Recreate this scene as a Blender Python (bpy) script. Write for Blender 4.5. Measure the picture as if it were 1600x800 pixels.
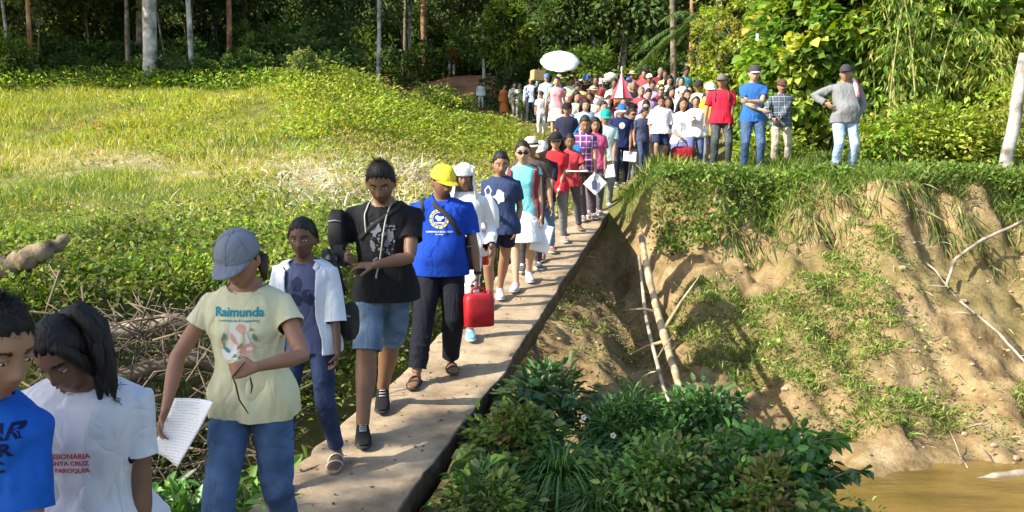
import bpy, bmesh, math, random
import numpy as np
from mathutils import Vector, Matrix, Quaternion
from mathutils.bvhtree import BVHTree

# ---------------------------------------------------------------- camera, sky, sun, exposure
for o in list(bpy.data.objects):
    bpy.data.objects.remove(o)
SC = bpy.context.scene
COL = SC.collection
F = 1330.0                       # focal length in pixels of the 1600 px wide photograph
HY = 270.0                       # image row of the horizon
cam_d = bpy.data.cameras.new('camera')
cam = bpy.data.objects.new('camera', cam_d)
COL.objects.link(cam)
cam_d.sensor_width = 36.0
cam_d.lens = 36.0 * F / 1600.0
cam_d.clip_start = 0.1
cam_d.clip_end = 2000
cam.location = (0, 0, 0)
cam.rotation_euler = (math.radians(90) - math.atan((400 - HY) / F), 0, 0)
SC.camera = cam

SUN_DIR = Vector((1.0, 0.50, -0.80)).normalized()      # the way the light travels
w = bpy.data.worlds.new('World')
SC.world = w
w.use_nodes = True
nt = w.node_tree
nt.nodes.clear()
sky = nt.nodes.new('ShaderNodeTexSky')
sky.sky_type = 'NISHITA'
sky.sun_disc = False
sky.sun_elevation = math.asin(-SUN_DIR.z)
sky.sun_rotation = math.atan2(-SUN_DIR.x, -SUN_DIR.y)
sky.air_density = 1.0
sky.dust_density = 1.5
bg = nt.nodes.new('ShaderNodeBackground')
bg.inputs['Strength'].default_value = 0.15
wo = nt.nodes.new('ShaderNodeOutputWorld')
nt.links.new(sky.outputs[0], bg.inputs[0])
nt.links.new(bg.outputs[0], wo.inputs[0])
sl = bpy.data.lights.new('sun', 'SUN')
sl.energy = 5.0
sl.angle = math.radians(0.5)
sl.color = (1.0, 0.93, 0.80)
so = bpy.data.objects.new('sun', sl)
COL.objects.link(so)
so.rotation_euler = SUN_DIR.to_track_quat('-Z', 'Y').to_euler()
SC.view_settings.view_transform = 'Standard'
SC.view_settings.look = 'None'
SC.view_settings.gamma = 1.0
SC.view_settings.exposure = 0.95
SC.cycles.use_denoising = True
SC.cycles.max_bounces = 6
SC.cycles.transparent_max_bounces = 4

# ---------------------------------------------------------------- helpers
RS = np.random.RandomState(7)

def ray(px, py, d):
    """world point seen at photograph pixel (px,py) at distance d along the view"""
    th = math.atan((400 - HY) / F)
    x = (px - 800) / F
    v = (400 - py) / F
    fwd = Vector((0, math.cos(th), -math.sin(th)))
    up = Vector((0, math.sin(th), math.cos(th)))
    r = fwd + up * v + Vector((x, 0, 0))
    return r * (d / r.y)

def tag(o, label=None, cat=None, group=None, kind=None):
    if label: o['label'] = label
    if cat: o['category'] = cat
    if group: o['group'] = group
    if kind: o['kind'] = kind
    return o

def empty(name, loc=(0, 0, 0), rz=0.0):
    o = bpy.data.objects.new(name, None)
    o.empty_display_size = 0.1
    COL.objects.link(o)
    o.location = loc
    o.rotation_euler = (0, 0, rz)
    return o

def link(name, me, mat=None, parent=None, smooth=True):
    o = bpy.data.objects.new(name, me)
    COL.objects.link(o)
    if mat is not None:
        for m in (mat if isinstance(mat, (list, tuple)) else [mat]):
            me.materials.append(m)
    if smooth and len(me.polygons):
        me.polygons.foreach_set('use_smooth', np.ones(len(me.polygons), dtype=bool))
    if parent is not None:
        o.parent = parent
    return o

def np_mesh(name, v, f, col=None):
    """mesh from an (n,3) array and an (m,k) array of equal faces, colours per face"""
    me = bpy.data.meshes.new(name)
    v = np.asarray(v, dtype=np.float32)
    f = np.asarray(f, dtype=np.int32)
    k = f.shape[1]
    me.vertices.add(len(v)); me.vertices.foreach_set('co', v.ravel())
    me.loops.add(f.size); me.loops.foreach_set('vertex_index', f.ravel())
    me.polygons.add(len(f))
    me.polygons.foreach_set('loop_start', np.arange(0, f.size, k, dtype=np.int32))
    me.polygons.foreach_set('loop_total', np.full(len(f), k, dtype=np.int32))
    me.update(calc_edges=True)
    if col is not None:
        a = me.color_attributes.new('Col', 'FLOAT_COLOR', 'POINT')
        c = np.ones((len(v), 4), dtype=np.float32)
        c[:, :3] = col
        a.data.foreach_set('color', c.ravel())
    return me

class MB:
    def __init__(s): s.v = []; s.f = []
    def add(s, v, f):
        n = len(s.v)
        s.v += [tuple(p) for p in v]
        s.f += [tuple(i + n for i in q) for q in f]
    def ring_loft(s, rings, caps=True):
        n = len(rings[0]); b = len(s.v)
        for r in rings: s.v += [tuple(p) for p in r]
        for i in range(len(rings) - 1):
            for j in range(n):
                k = (j + 1) % n
                s.f.append((b + i*n + j, b + i*n + k, b + (i+1)*n + k, b + (i+1)*n + j))
        if caps:
            s.f.append(tuple(b + j for j in reversed(range(n))))
            s.f.append(tuple(b + (len(rings)-1)*n + j for j in range(n)))
    def tube(s, pts, rad, n=10, flat=1.0, hint=(0, 0, 1)):
        pts = [Vector(p) for p in pts]
        if not isinstance(rad, (list, tuple)): rad = [rad] * len(pts)
        rings = []
        h = Vector(hint)
        for i, p in enumerate(pts):
            a = pts[max(i-1, 0)]; c = pts[min(i+1, len(pts)-1)]
            t = (c - a).normalized()
            sd = t.cross(h)
            if sd.length < 1e-3: sd = t.cross(Vector((0, 1, 0.1)))
            sd.normalize(); u = sd.cross(t).normalized(); h = u
            r = rad[i]
            rings.append([p + sd * (r*math.cos(2*math.pi*j/n)) + u * (r*flat*math.sin(2*math.pi*j/n)) for j in range(n)])
        s.ring_loft(rings)
    def box(s, c, h, R=None):
        c = Vector(c); vs = []
        for z in (-1, 1):
            for y in (-1, 1):
                for x in (-1, 1):
                    p = Vector((x*h[0], y*h[1], z*h[2]))
                    if R is not None: p = R @ p
                    vs.append(c + p)
        s.add(vs, [(0, 2, 3, 1), (4, 5, 7, 6), (0, 1, 5, 4), (2, 6, 7, 3), (0, 4, 6, 2), (1, 3, 7, 5)])
    def ellipsoid(s, c, r, R=None, nu=14, nv=9):
        c = Vector(c); rings = []
        for i in range(nv):
            a = -math.pi/2 + math.pi * (i + 0.5) / nv
            ring = []
            for j in range(nu):
                b = 2*math.pi*j/nu
                p = Vector((r[0]*math.cos(a)*math.cos(b), r[1]*math.cos(a)*math.sin(b), r[2]*math.sin(a)))
                if R is not None: p = R @ p
                ring.append(c + p)
            rings.append(ring)
        s.ring_loft(rings)
    def mesh(s, name='m'):
        me = bpy.data.meshes.new(name)
        me.from_pydata(s.v, [], s.f)
        me.update()
        return me
    def build(s, name, mat, parent=None, smooth=True):
        return link(name, s.mesh(name), mat, parent, smooth)

# smooth pseudo noise on arrays
def snoise(p, freq, seed, octaves=3, ridged=False):
    rs = np.random.RandomState(seed)
    p = np.asarray(p, dtype=np.float64)
    out = np.zeros(len(p)); amp = 1.0; tot = 0
    for o in range(octaves):
        acc = np.zeros(len(p))
        for k in range(5):
            d = rs.normal(size=p.shape[1]); d /= np.linalg.norm(d)
            e = rs.normal(size=p.shape[1]); e /= np.linalg.norm(e)
            ph = rs.uniform(0, 6.28, 2)
            a = np.sin(p @ d * freq + ph[0] + 1.3*np.sin(p @ e * freq * 0.7 + ph[1]))
            acc += (1 - 2*np.abs(a)) if ridged else a
        out += amp * acc / 2.5
        tot += amp; amp *= 0.5; freq *= 2.1
    return out / tot

# ---------------------------------------------------------------- materials
def new_mat(name):
    m = bpy.data.materials.new(name)
    m.use_nodes = True
    t = m.node_tree
    t.nodes.clear()
    out = t.nodes.new('ShaderNodeOutputMaterial')
    return m, t, out

def nd(t, kind, **kw):
    n = t.nodes.new(kind)
    for k, v in kw.items():
        if k in n.inputs: n.inputs[k].default_value = v
        else: setattr(n, k, v)
    return n

def leaf_mat(name, rough=0.55, trans=0.35, gloss=0.25):
    m, t, out = new_mat(name)
    at = nd(t, 'ShaderNodeAttribute', attribute_name='Col')
    p = nd(t, 'ShaderNodeBsdfPrincipled')
    p.inputs['Roughness'].default_value = rough
    p.inputs['Specular IOR Level'].default_value = gloss
    tr = nd(t, 'ShaderNodeBsdfTranslucent')
    hs = nd(t, 'ShaderNodeHueSaturation')
    hs.inputs['Hue'].default_value = 0.485
    hs.inputs['Saturation'].default_value = 1.15
    hs.inputs['Value'].default_value = 1.6
    t.links.new(at.outputs['Color'], p.inputs['Base Color'])
    t.links.new(at.outputs['Color'], hs.inputs['Color'])
    t.links.new(hs.outputs[0], tr.inputs[0])
    mx = nd(t, 'ShaderNodeMixShader')
    mx.inputs[0].default_value = trans
    t.links.new(p.outputs[0], mx.inputs[1])
    t.links.new(tr.outputs[0], mx.inputs[2])
    t.links.new(mx.outputs[0], out.inputs[0])
    return m

def plain(name, rgb, rough=0.6, spec=0.4, var=0.15, scale=12.0, bump=0.0, bscale=80.0, rgb2=None, metal=0.0, wrinkle=0.0):
    """one base colour broken up by noise, with an optional fine bump"""
    m, t, out = new_mat(name)
    tc = nd(t, 'ShaderNodeTexCoord')
    nz = nd(t, 'ShaderNodeTexNoise')
    nz.inputs['Scale'].default_value = scale
    nz.inputs['Detail'].default_value = 5
    t.links.new(tc.outputs['Object'], nz.inputs['Vector'])
    cr = nd(t, 'ShaderNodeValToRGB')
    cr.color_ramp.elements[0].position = 0.3
    cr.color_ramp.elements[1].position = 0.7
    a = [max(c*(1-var), 0) for c in rgb]
    b = list(rgb2) if rgb2 else [min(c*(1+var), 1) for c in rgb]
    cr.color_ramp.elements[0].color = (*a, 1)
    cr.color_ramp.elements[1].color = (*b, 1)
    t.links.new(nz.outputs['Fac'], cr.inputs[0])
    p = nd(t, 'ShaderNodeBsdfPrincipled')
    p.inputs['Roughness'].default_value = rough
    p.inputs['Specular IOR Level'].default_value = spec
    p.inputs['Metallic'].default_value = metal
    t.links.new(cr.outputs[0], p.inputs['Base Color'])
    if bump:
        n2 = nd(t, 'ShaderNodeTexNoise')
        n2.inputs['Scale'].default_value = bscale
        n2.inputs['Detail'].default_value = 4
        t.links.new(tc.outputs['Object'], n2.inputs['Vector'])
        bp = nd(t, 'ShaderNodeBump')
        bp.inputs['Strength'].default_value = bump
        bp.inputs['Distance'].default_value = 0.01
        t.links.new(n2.outputs['Fac'], bp.inputs['Height'])
        t.links.new(bp.outputs[0], p.inputs['Normal'])
        if wrinkle:      # creases: stretched, distorted ridges
            mp = nd(t, 'ShaderNodeMapping'); mp.inputs['Scale'].default_value = (1, 1, .55); mp.inputs['Rotation'].default_value = (.3, .6, 0)
            t.links.new(tc.outputs['Object'], mp.inputs[0])
            n3 = nd(t, 'ShaderNodeTexNoise'); n3.inputs['Scale'].default_value = 6.5; n3.inputs['Detail'].default_value = 2; n3.inputs['Distortion'].default_value = .9
            t.links.new(mp.outputs[0], n3.inputs['Vector'])
            s1 = nd(t, 'ShaderNodeMath', operation='SUBTRACT'); s1.inputs[1].default_value = .5; t.links.new(n3.outputs['Fac'], s1.inputs[0])
            s2 = nd(t, 'ShaderNodeMath', operation='ABSOLUTE'); t.links.new(s1.outputs[0], s2.inputs[0])
            s3 = nd(t, 'ShaderNodeMath', operation='POWER'); s3.inputs[1].default_value = .6; t.links.new(s2.outputs[0], s3.inputs[0])
            b2 = nd(t, 'ShaderNodeBump'); b2.inputs['Strength'].default_value = wrinkle; b2.inputs['Distance'].default_value = .035
            t.links.new(s3.outputs[0], b2.inputs['Height']); t.links.new(bp.outputs[0], b2.inputs['Normal']); t.links.new(b2.outputs[0], p.inputs['Normal'])
    t.links.new(p.outputs[0], out.inputs[0])
    return m

_cache = {}
def cloth(rgb, kind='cotton'):
    key = (tuple(round(c, 3) for c in rgb), kind)
    if key in _cache: return _cache[key]
    if kind == 'denim':
        m = plain('denim', rgb, 0.85, 0.15, 0.25, 7.0, 0.5, 400, rgb2=[min(c*1.7+0.01, 1) for c in rgb], wrinkle=.6)
    elif kind == 'plain':
        m = plain('cloth', rgb, 0.8, 0.2, 0.05, 9.0)
    else:
        m = plain('cloth', rgb, 0.85, 0.2, 0.09, 5.0, 0.35, 500, wrinkle=.5)
    _cache[key] = m
    return m
LEAF = leaf_mat('leaf')
LEAF_DULL = leaf_mat('grass_blade', 0.7, 0.3, 0.12)
LEAF_GLOSS = leaf_mat('glossy_leaf', 0.4, 0.25, 0.45)
# ---------------------------------------------------------------- terrain
FEX = np.array([-300, -12, -6, -3.6, -1.9, -0.9, -0.2, 0.5, 1.2, 1.7, 2.3, 3.2, 5, 8, 12, 300.0])
FEY = np.array([6.0, 6.0, 6.3, 7.2, 9.4, 11.1, 12.2, 13.3, 14.3, 14.3, 13.7, 13.3, 13.1, 12.9, 12.4, 12.0])
NEX = np.array([-300, -8, -3, -1.5, 0.3, 1.3, 2.2, 2.9, 3.6, 6, 10, 300.0])
NEY = np.array([3.4, 3.6, 4.2, 4.9, 6.3, 6.6, 6.3, 5.2, 3.6, 1.5, 0.0, -2.0])
def smooth(a, b, x):
    t = np.clip((x - a) / (b - a), 0, 1)
    return t*t*(3 - 2*t)
def farY(x):
    return np.interp(x, FEX, FEY)
def T_far(x, y):
    z = np.interp(y, [5, 8, 11, 14.5, 17, 20, 24, 27, 33, 40, 60, 90, 140, 300],
                  [-1.25, -1.05, -0.85, -0.66, -0.36, 0.15, 0.95, 1.45, 2.0, 3.0, 7.6, 15, 28, 60])
    z = z + 1.15 * smooth(-1.0, -4.0, x - (y-20)*(-0.25)) * smooth(12, 27, y) * smooth(120, 40, y)
    z = z + 0.66 * smooth(1.5, 2.6, x) * smooth(17.5, 15.5, y)* smooth(9, 12, y)
    z = z + 0.8 * smooth(3.0, 6.0, x) * smooth(15, 20, y)
    z = z + 0.30 * np.exp(-((x + 2.3)/1.5)**2 - ((y - 16.2)/1.4)**2)
    # reddish cut in the hillside left of the round tree
    z = z + 1.2 * np.exp(-((x + 1.5)/4.5)**2 - ((y - 42)/5.0)**2)
    return z
def T_near(x, y):
    z = -1.98 - 0.07*np.maximum(y - 3.5, 0) - 0.12*np.maximum(x, 0) - .42*smooth(-1.3, -.6, x - .222*(y - 4.27))
    return z
def ground(x, y, rough=True):
    x = np.asarray(x, dtype=np.float64); y = np.asarray(y, dtype=np.float64)
    fy = farY(x); ny = np.interp(x, NEX, NEY)
    sdep = np.clip(fy - y, 0, 5)
    wob = 0.34*np.sin(x*1.7 + 1 + .8*sdep) + 0.12*np.sin(x*5.1 + 2.2*sdep) + 0.07*np.sin(x*11.3 + 2 - 3*sdep)
    wob = wob * smooth(1.5, 3.2, x)
    cosf = np.interp(x, [-3.5, -1.6, 1.2, 2.0, 3], [0.95, 0.55, 0.5, 0.95, 1.0])
    sf = (fy + wob - y) * cosf
    sn = (y - ny) * 0.9
    sr = np.maximum(sf, 0)
    right = smooth(1.6, 3.0, x)
    gul = 0.16*snoise(np.stack([x, y*1.0], -1).reshape(-1, 2), 1.5, 9, 3).reshape(x.shape) + 0.035*np.sin(x*4.7 + 3*np.sin(y*1.7)) + .07*snoise(np.stack([x*.6, y*2.2], -1).reshape(-1, 2), 2.2, 19, 2, True).reshape(x.shape)
    dr = np.interp(sr, [0, .25, .6, 1.0, 1.7, 3.0, 4.1, 5.0, 9], [0, .08, .50, .95, 1.40, 2.25, 2.85, 3.2, 3.5])
    dl = np.interp(sr, [0, .12, .45, 1.0, 1.9, 4], [0, .25, .95, 1.3, 1.75, 2.4])
    d = dr*right + dl*(1 - right)
    zf = T_far(x, np.maximum(y, fy)) - d + gul * smooth(0.3, 1.0, sr) * smooth(5, 3.5, sr)
    dn = np.interp(np.maximum(sn, 0), [0, .4, 1.2, 2.5], [0, .2, .7, 1.4])
    zn = T_near(x, y) - dn
    inside_f = sf > 0
    z = np.where(inside_f, np.maximum(np.maximum(zf, zn), -3.3), zf)
    z = np.where(y < ny, np.maximum(T_near(x, y), np.where(inside_f, zf, -99)), z)
    if rough:
        p = np.stack([x, y, z], -1).reshape(-1, 3)
        ch = (smooth(0.1, 0.6, sf) * smooth(-0.2, 0.5, z + 3.05)).reshape(-1)
        n1 = snoise(p, 2.6, 3, 4)
        n2 = snoise(p, 7.0, 4, 3, True)
        zz = z.reshape(-1) + 0.05*n1*(1 - ch) + ch*(0.10*n1 + 0.075*n2 + .03*snoise(p, 22, 8, 2, True))
        z = zz.reshape(z.shape)
    return z
def gz(x, y):
    return float(ground(np.array([x]), np.array([y]))[0])

def axis(segs):
    out = []
    for a, b, st in segs:
        out.append(np.arange(a, b, st))
    return np.concatenate(out + [np.array([segs[-1][1]])])
def deckRv(y): return -0.60 + 0.222*(y - 4.27)
gx = axis([(-300, -60, 20), (-60, -20, 2), (-20, -7, .35), (-7, -2, .12), (-2, 8, .055), (8, 14, .15), (14, 30, .7), (30, 60, 3), (60, 300, 20)])
gy = axis([(-40, 0, 4), (0, 4, .4), (4, 6.5, .12), (6.5, 15, .055), (15, 22, .2), (22, 45, .5), (45, 110, 2.5), (110, 300, 19)])
XX, YY = np.meshgrid(gx, gy)
ZZ = ground(XX, YY)
nx, ny_ = len(gx), len(gy)
V = np.stack([XX, YY, ZZ], -1).reshape(-1, 3)
ii = np.arange(ny_-1)[:, None]*nx + np.arange(nx-1)[None, :]
Fq = np.stack([ii, ii+1, ii+1+nx, ii+nx], -1).reshape(-1, 4)
x_, y_, z_ = V.T
sfv = (farY(x_) - y_)
inch = smooth(0.05, 0.45, sfv)
pn = np.stack([x_, y_, z_], -1)
nz1 = snoise(pn, 1.5, 51, 3)
earth = np.clip(inch * (y_ > np.interp(x_, NEX, NEY)), 0, 1)
earth *= np.clip(smooth(-.35, .05, nz1 + .55*smooth(-2.2, -2.7, z_) + .25*smooth(3, 1.5, x_)), .60, 1)
earth *= np.where(x_ < deckRv(y_) - .5, .15, 1)
# bare reddish earth showing on the wooded hillside and dry straw by the path
red = np.exp(-((x_ + 2.0)/4.2)**2 - ((y_ - 43)/9.0)**2) + 0.8*np.exp(-((x_ + 4.5)/3)**2 - ((y_ - 50)/8)**2)
dry = np.clip(smooth(-5.5, -3.0, x_)*smooth(0.3, -0.8, x_)*smooth(12, 13.5, y_)*smooth(19.5, 17, y_)
              + 0.8*np.exp(-((y_ - 17.5 - .2*np.sin(x_))/1.6)**2)*smooth(-2, -8, x_), 0, 1)
colr = np.stack([earth, np.clip(red, 0, 1), dry], -1)
gme = np_mesh('ground', V, Fq, colr)

def ground_material():
    m, t, out = new_mat('ground')
    at = nd(t, 'ShaderNodeAttribute', attribute_name='Col')
    sp = nd(t, 'ShaderNodeSeparateColor')
    t.links.new(at.outputs['Color'], sp.inputs[0])
    tc = nd(t, 'ShaderNodeTexCoord')
    def noise(s, d=6, rough=.6):
        n = nd(t, 'ShaderNodeTexNoise'); n.inputs['Scale'].default_value = s; n.inputs['Detail'].default_value = d
        n.inputs['Roughness'].default_value = rough
        t.links.new(tc.outputs['Object'], n.inputs['Vector']); return n.outputs['Fac']
    def ramp(fac, stops):
        r = nd(t, 'ShaderNodeValToRGB'); e = r.color_ramp.elements
        e[0].position = stops[0][0]; e[0].color = (*stops[0][1], 1)
        e[1].position = stops[-1][0]; e[1].color = (*stops[-1][1], 1)
        for p_, c_ in stops[1:-1]:
            q = e.new(p_); q.color = (*c_, 1)
        t.links.new(fac, r.inputs[0]); return r.outputs[0]
    def mix(f, a, b):
        n = nd(t, 'ShaderNodeMix', data_type='RGBA')
        t.links.new(f, n.inputs[0]); t.links.new(a, n.inputs[6]); t.links.new(b, n.inputs[7]); return n.outputs[2]
    soil = ramp(noise(1.3), [(.3, (.10, .105, .03)), (.5, (.15, .15, .045)), (.7, (.21, .19, .075))])
    ea = ramp(noise(2.6, 9, .72), [(.28, (.08, .054, .025)), (.42, (.205, .142, .066)), (.55, (.33, .235, .118)), (.72, (.49, .38, .22))])
    rd = ramp(noise(.8), [(.35, (.16, .08, .035)), (.6, (.42, .22, .11))])
    dr = ramp(noise(3.0), [(.3, (.22, .17, .08)), (.5, (.42, .35, .20)), (.68, (.66, .60, .42))])
    c = mix(sp.outputs[2], soil, dr)
    c = mix(sp.outputs[1], c, rd)
    c = mix(sp.outputs[0], c, ea)
    p = nd(t, 'ShaderNodeBsdfPrincipled')
    p.inputs['Roughness'].default_value = 0.95
    p.inputs['Specular IOR Level'].default_value = 0.1
    t.links.new(c, p.inputs['Base Color'])
    b = nd(t, 'ShaderNodeBump'); b.inputs['Strength'].default_value = .9; b.inputs['Distance'].default_value = .06
    t.links.new(noise(9, 8, .7), b.inputs['Height'])
    t.links.new(b.outputs[0], p.inputs['Normal'])
    t.links.new(p.outputs[0], out.inputs[0])
    return m
go = link('ground', gme, ground_material())
tag(go, kind='structure')

# muddy river
def water_material():
    m, t, out = new_mat('river_water')
    tc = nd(t, 'ShaderNodeTexCoord')
    n = nd(t, 'ShaderNodeTexNoise'); n.inputs['Scale'].default_value = 1.2; n.inputs['Detail'].default_value = 4
    mp = nd(t, 'ShaderNodeMapping'); mp.inputs['Scale'].default_value = (1, 2.5, 1)
    t.links.new(tc.outputs['Object'], mp.inputs[0]); t.links.new(mp.outputs[0], n.inputs['Vector'])
    r = nd(t, 'ShaderNodeValToRGB')
    r.color_ramp.elements[0].position = .3; r.color_ramp.elements[0].color = (.11, .070, .017, 1)
    r.color_ramp.elements[1].position = .7; r.color_ramp.elements[1].color = (.23, .145, .038, 1)
    t.links.new(n.outputs['Fac'], r.inputs[0])
    p = nd(t, 'ShaderNodeBsdfPrincipled')
    p.inputs['Roughness'].default_value = .12
    t.links.new(r.outputs[0], p.inputs['Base Color'])
    n2 = nd(t, 'ShaderNodeTexNoise'); n2.inputs['Scale'].default_value = 6; n2.inputs['Detail'].default_value = 3
    t.links.new(mp.outputs[0], n2.inputs['Vector'])
    b = nd(t, 'ShaderNodeBump'); b.inputs['Strength'].default_value = .35; b.inputs['Distance'].default_value = .03
    t.links.new(n2.outputs['Fac'], b.inputs['Height']); t.links.new(b.outputs[0], p.inputs['Normal'])
    t.links.new(p.outputs[0], out.inputs[0])
    return m
WZ = -3.06
wx = np.linspace(1.2, 60, 60); wy = np.linspace(-30, 11.5, 60)
WX, WY = np.meshgrid(wx, wy)
ii = np.arange(59)[:, None]*60 + np.arange(59)[None, :]
wme = np_mesh('river', np.stack([WX, WY, np.full_like(WX, WZ)], -1).reshape(-1, 3), np.stack([ii, ii+1, ii+61, ii+60], -1).reshape(-1, 4))
tag(link('river', wme, water_material()), kind='structure')

# ---------------------------------------------------------------- the narrow concrete footbridge
def deckZ(y):
    return float(np.interp(y, [-3, 2, 4.3, 6.6, 9.4, 12, 14.5, 16], [-2.0, -1.85, -1.735, -1.585, -1.24, -.93, -.625, -.55]))
def deckR(y):
    return -0.60 + 0.222*(y - 4.27)
DW = 0.80
def bridge_deck():
    rings = []
    ys = np.arange(-2.0, 14.76, 0.07)
    rs = np.random.RandomState(5)
    n = 22
    W = []
    for y in ys:
        xr, xl = deckR(y), deckR(y) - DW
        zt = deckZ(y)
        jr = 0.007*math.sin(y*3.1) + 0.004*math.sin(y*7.7 + 1) + 0.003*rs.normal()
        jl = 0.012*math.sin(y*2.7 + 2) + 0.008*rs.normal()
        th = 0.20 + 0.01*math.sin(y*4.2)
        top = [(xl + jl + .02 + (xr - xl - .028 + jr - jl)*k/9.0, y, zt + 0.004*math.sin(y*5 + k)) for k in range(10)]
        side = [(xr + jr - .004, y, zt - .004), (xr + jr + .004, y, zt - .03), (xr + jr + .002*rs.normal(), y, zt - .11), (xr - .02 + jr, y, zt - th)]
        bot = [(xr - .2 - .12*k, y, zt - th - .01) for k in range(4)]
        sid2 = [(xl + .01 + jl, y, zt - th), (xl + jl - .01, y, zt - .1), (xl + jl - .005, y, zt - .04), (xl + jl, y, zt - .012)]
        W.append(top + side + bot + sid2)
    m = MB(); m.ring_loft([[Vector(p) for p in r] for r in W])
    return m
def concrete():
    m, t, out = new_mat('worn_concrete')
    tc = nd(t, 'ShaderNodeTexCoord')
    def noise(s, d, ro=.6):
        n = nd(t, 'ShaderNodeTexNoise'); n.inputs['Scale'].default_value = s; n.inputs['Detail'].default_value = d
        n.inputs['Roughness'].default_value = ro
        t.links.new(tc.outputs['Object'], n.inputs['Vector']); return n.outputs['Fac']
    r = nd(t, 'ShaderNodeValToRGB'); e = r.color_ramp.elements
    e[0].position = .32; e[0].color = (.21, .148, .09, 1)
    e[1].position = .72; e[1].color = (.54, .43, .29, 1)
    t.links.new(noise(2.5, 9, .7), r.inputs[0])
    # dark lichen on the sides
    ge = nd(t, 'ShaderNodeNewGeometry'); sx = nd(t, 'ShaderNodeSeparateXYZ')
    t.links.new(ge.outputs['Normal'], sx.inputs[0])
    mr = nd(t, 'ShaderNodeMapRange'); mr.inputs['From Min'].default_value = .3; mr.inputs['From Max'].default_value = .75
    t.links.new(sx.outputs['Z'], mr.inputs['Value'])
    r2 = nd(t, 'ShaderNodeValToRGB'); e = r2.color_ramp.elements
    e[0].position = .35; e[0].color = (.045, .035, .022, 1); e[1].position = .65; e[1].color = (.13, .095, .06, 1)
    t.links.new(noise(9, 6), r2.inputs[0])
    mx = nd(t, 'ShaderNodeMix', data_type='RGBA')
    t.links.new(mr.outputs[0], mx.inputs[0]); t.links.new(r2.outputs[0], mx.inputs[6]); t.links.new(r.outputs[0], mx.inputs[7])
    p = nd(t, 'ShaderNodeBsdfPrincipled'); p.inputs['Roughness'].default_value = .92
    p.inputs['Specular IOR Level'].default_value = .15
    t.links.new(mx.outputs[2], p.inputs['Base Color'])
    b = nd(t, 'ShaderNodeBump'); b.inputs['Strength'].default_value = .5; b.inputs['Distance'].default_value = .02
    t.links.new(noise(22, 8, .75), b.inputs['Height']); t.links.new(b.outputs[0], p.inputs['Normal'])
    t.links.new(p.outputs[0], out.inputs[0])
    return m
CONC = concrete()
fb = empty('footbridge', (deckR(5) - .4, 5, deckZ(5)))
tag(fb, 'narrow worn concrete footbridge without railings carrying the procession over the river', 'footbridge')
def child_of(o, parent):
    o.parent = parent
    o.matrix_parent_inverse = Matrix.Translation(parent.location).inverted()
    return o
child_of(bridge_deck().build('deck', CONC), fb)
mb = MB()
for k in range(2):
    y0 = 14.35 + .5*k
    mb.box((deckR(y0) - .42, y0, deckZ(y0) - .75), (.36, .22, .52))
child_of(mb.build('abutment', CONC, smooth=False), fb)

# ---------------------------------------------------------------- foliage tools
def leaf_cloud(P, N, size, aspect, col, curl=0.25, rs=RS, droop=0.0, jit=0.5, full=False):
    """kite leaves: P (n,3) bases, N (n,3) pointing direction, size (n,), colour (n,3)"""
    n = len(P)
    D = N + jit*rs.normal(size=(n, 3)); D[:, 2] -= droop
    D /= np.linalg.norm(D, axis=1, keepdims=True) + 1e-9
    U = rs.normal(size=(n, 3))*0.6; U[:, 2] += 1.0
    S = np.cross(D, U); S /= np.linalg.norm(S, axis=1, keepdims=True) + 1e-9
    Q = np.cross(S, D)
    sz = size[:, None]
    mid = P + D*sz*0.45
    if full:
        l1 = P + D*sz*.22; l2 = P + D*sz*.62; w1 = S*sz*aspect*.42; w2 = S*sz*aspect*.40; up = Q*sz*curl*aspect*.8
        tip = P + D*sz + Q*sz*(-0.12 - 0.1*rs.rand(n, 1))
        Vv = np.stack([P, l1 + w1 + up, l2 + w2 + up*.8, tip, l2 - w2 + up*.8, l1 - w1 + up], 1).reshape(-1, 3)
        o = np.arange(n)[:, None]*6
        Ff = np.stack([o + np.array([[0, 1, 2, 3]]), o + np.array([[0, 3, 4, 5]])], 1).reshape(-1, 4)
        return Vv, Ff, np.repeat(col, 6, axis=0)
    wv = S*sz*aspect*0.5
    up = Q*sz*curl*aspect
    tip = P + D*sz + Q*sz*(-0.10 - 0.1*rs.rand(n, 1))
    Vv = np.stack([P, mid + wv + up, tip, mid - wv + up], 1).reshape(-1, 3)
    Ff = np.arange(4*n).reshape(n, 4)
    c = np.repeat(col, 4, axis=0)
    return Vv, Ff, c
def jcol(base, n, rs=RS, v=0.25, h=0.12):
    """scatter of leaf colours around one or several base colours"""
    base = np.atleast_2d(np.array(base, dtype=float))
    c = base[rs.randint(0, len(base), n)]
    c = c * (1 + v*rs.normal(size=(n, 1)))
    c = c * (1 + h*rs.normal(size=(n, 3)))
    return np.clip(c, 0.005, 0.85)
def cat(parts):
    vs, fs, cs, o = [], [], [], 0
    for v, f, c in parts:
        vs.append(v); fs.append(f + o); cs.append(c); o += len(v)
    return np.concatenate(vs), np.concatenate(fs), np.concatenate(cs)
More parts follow.
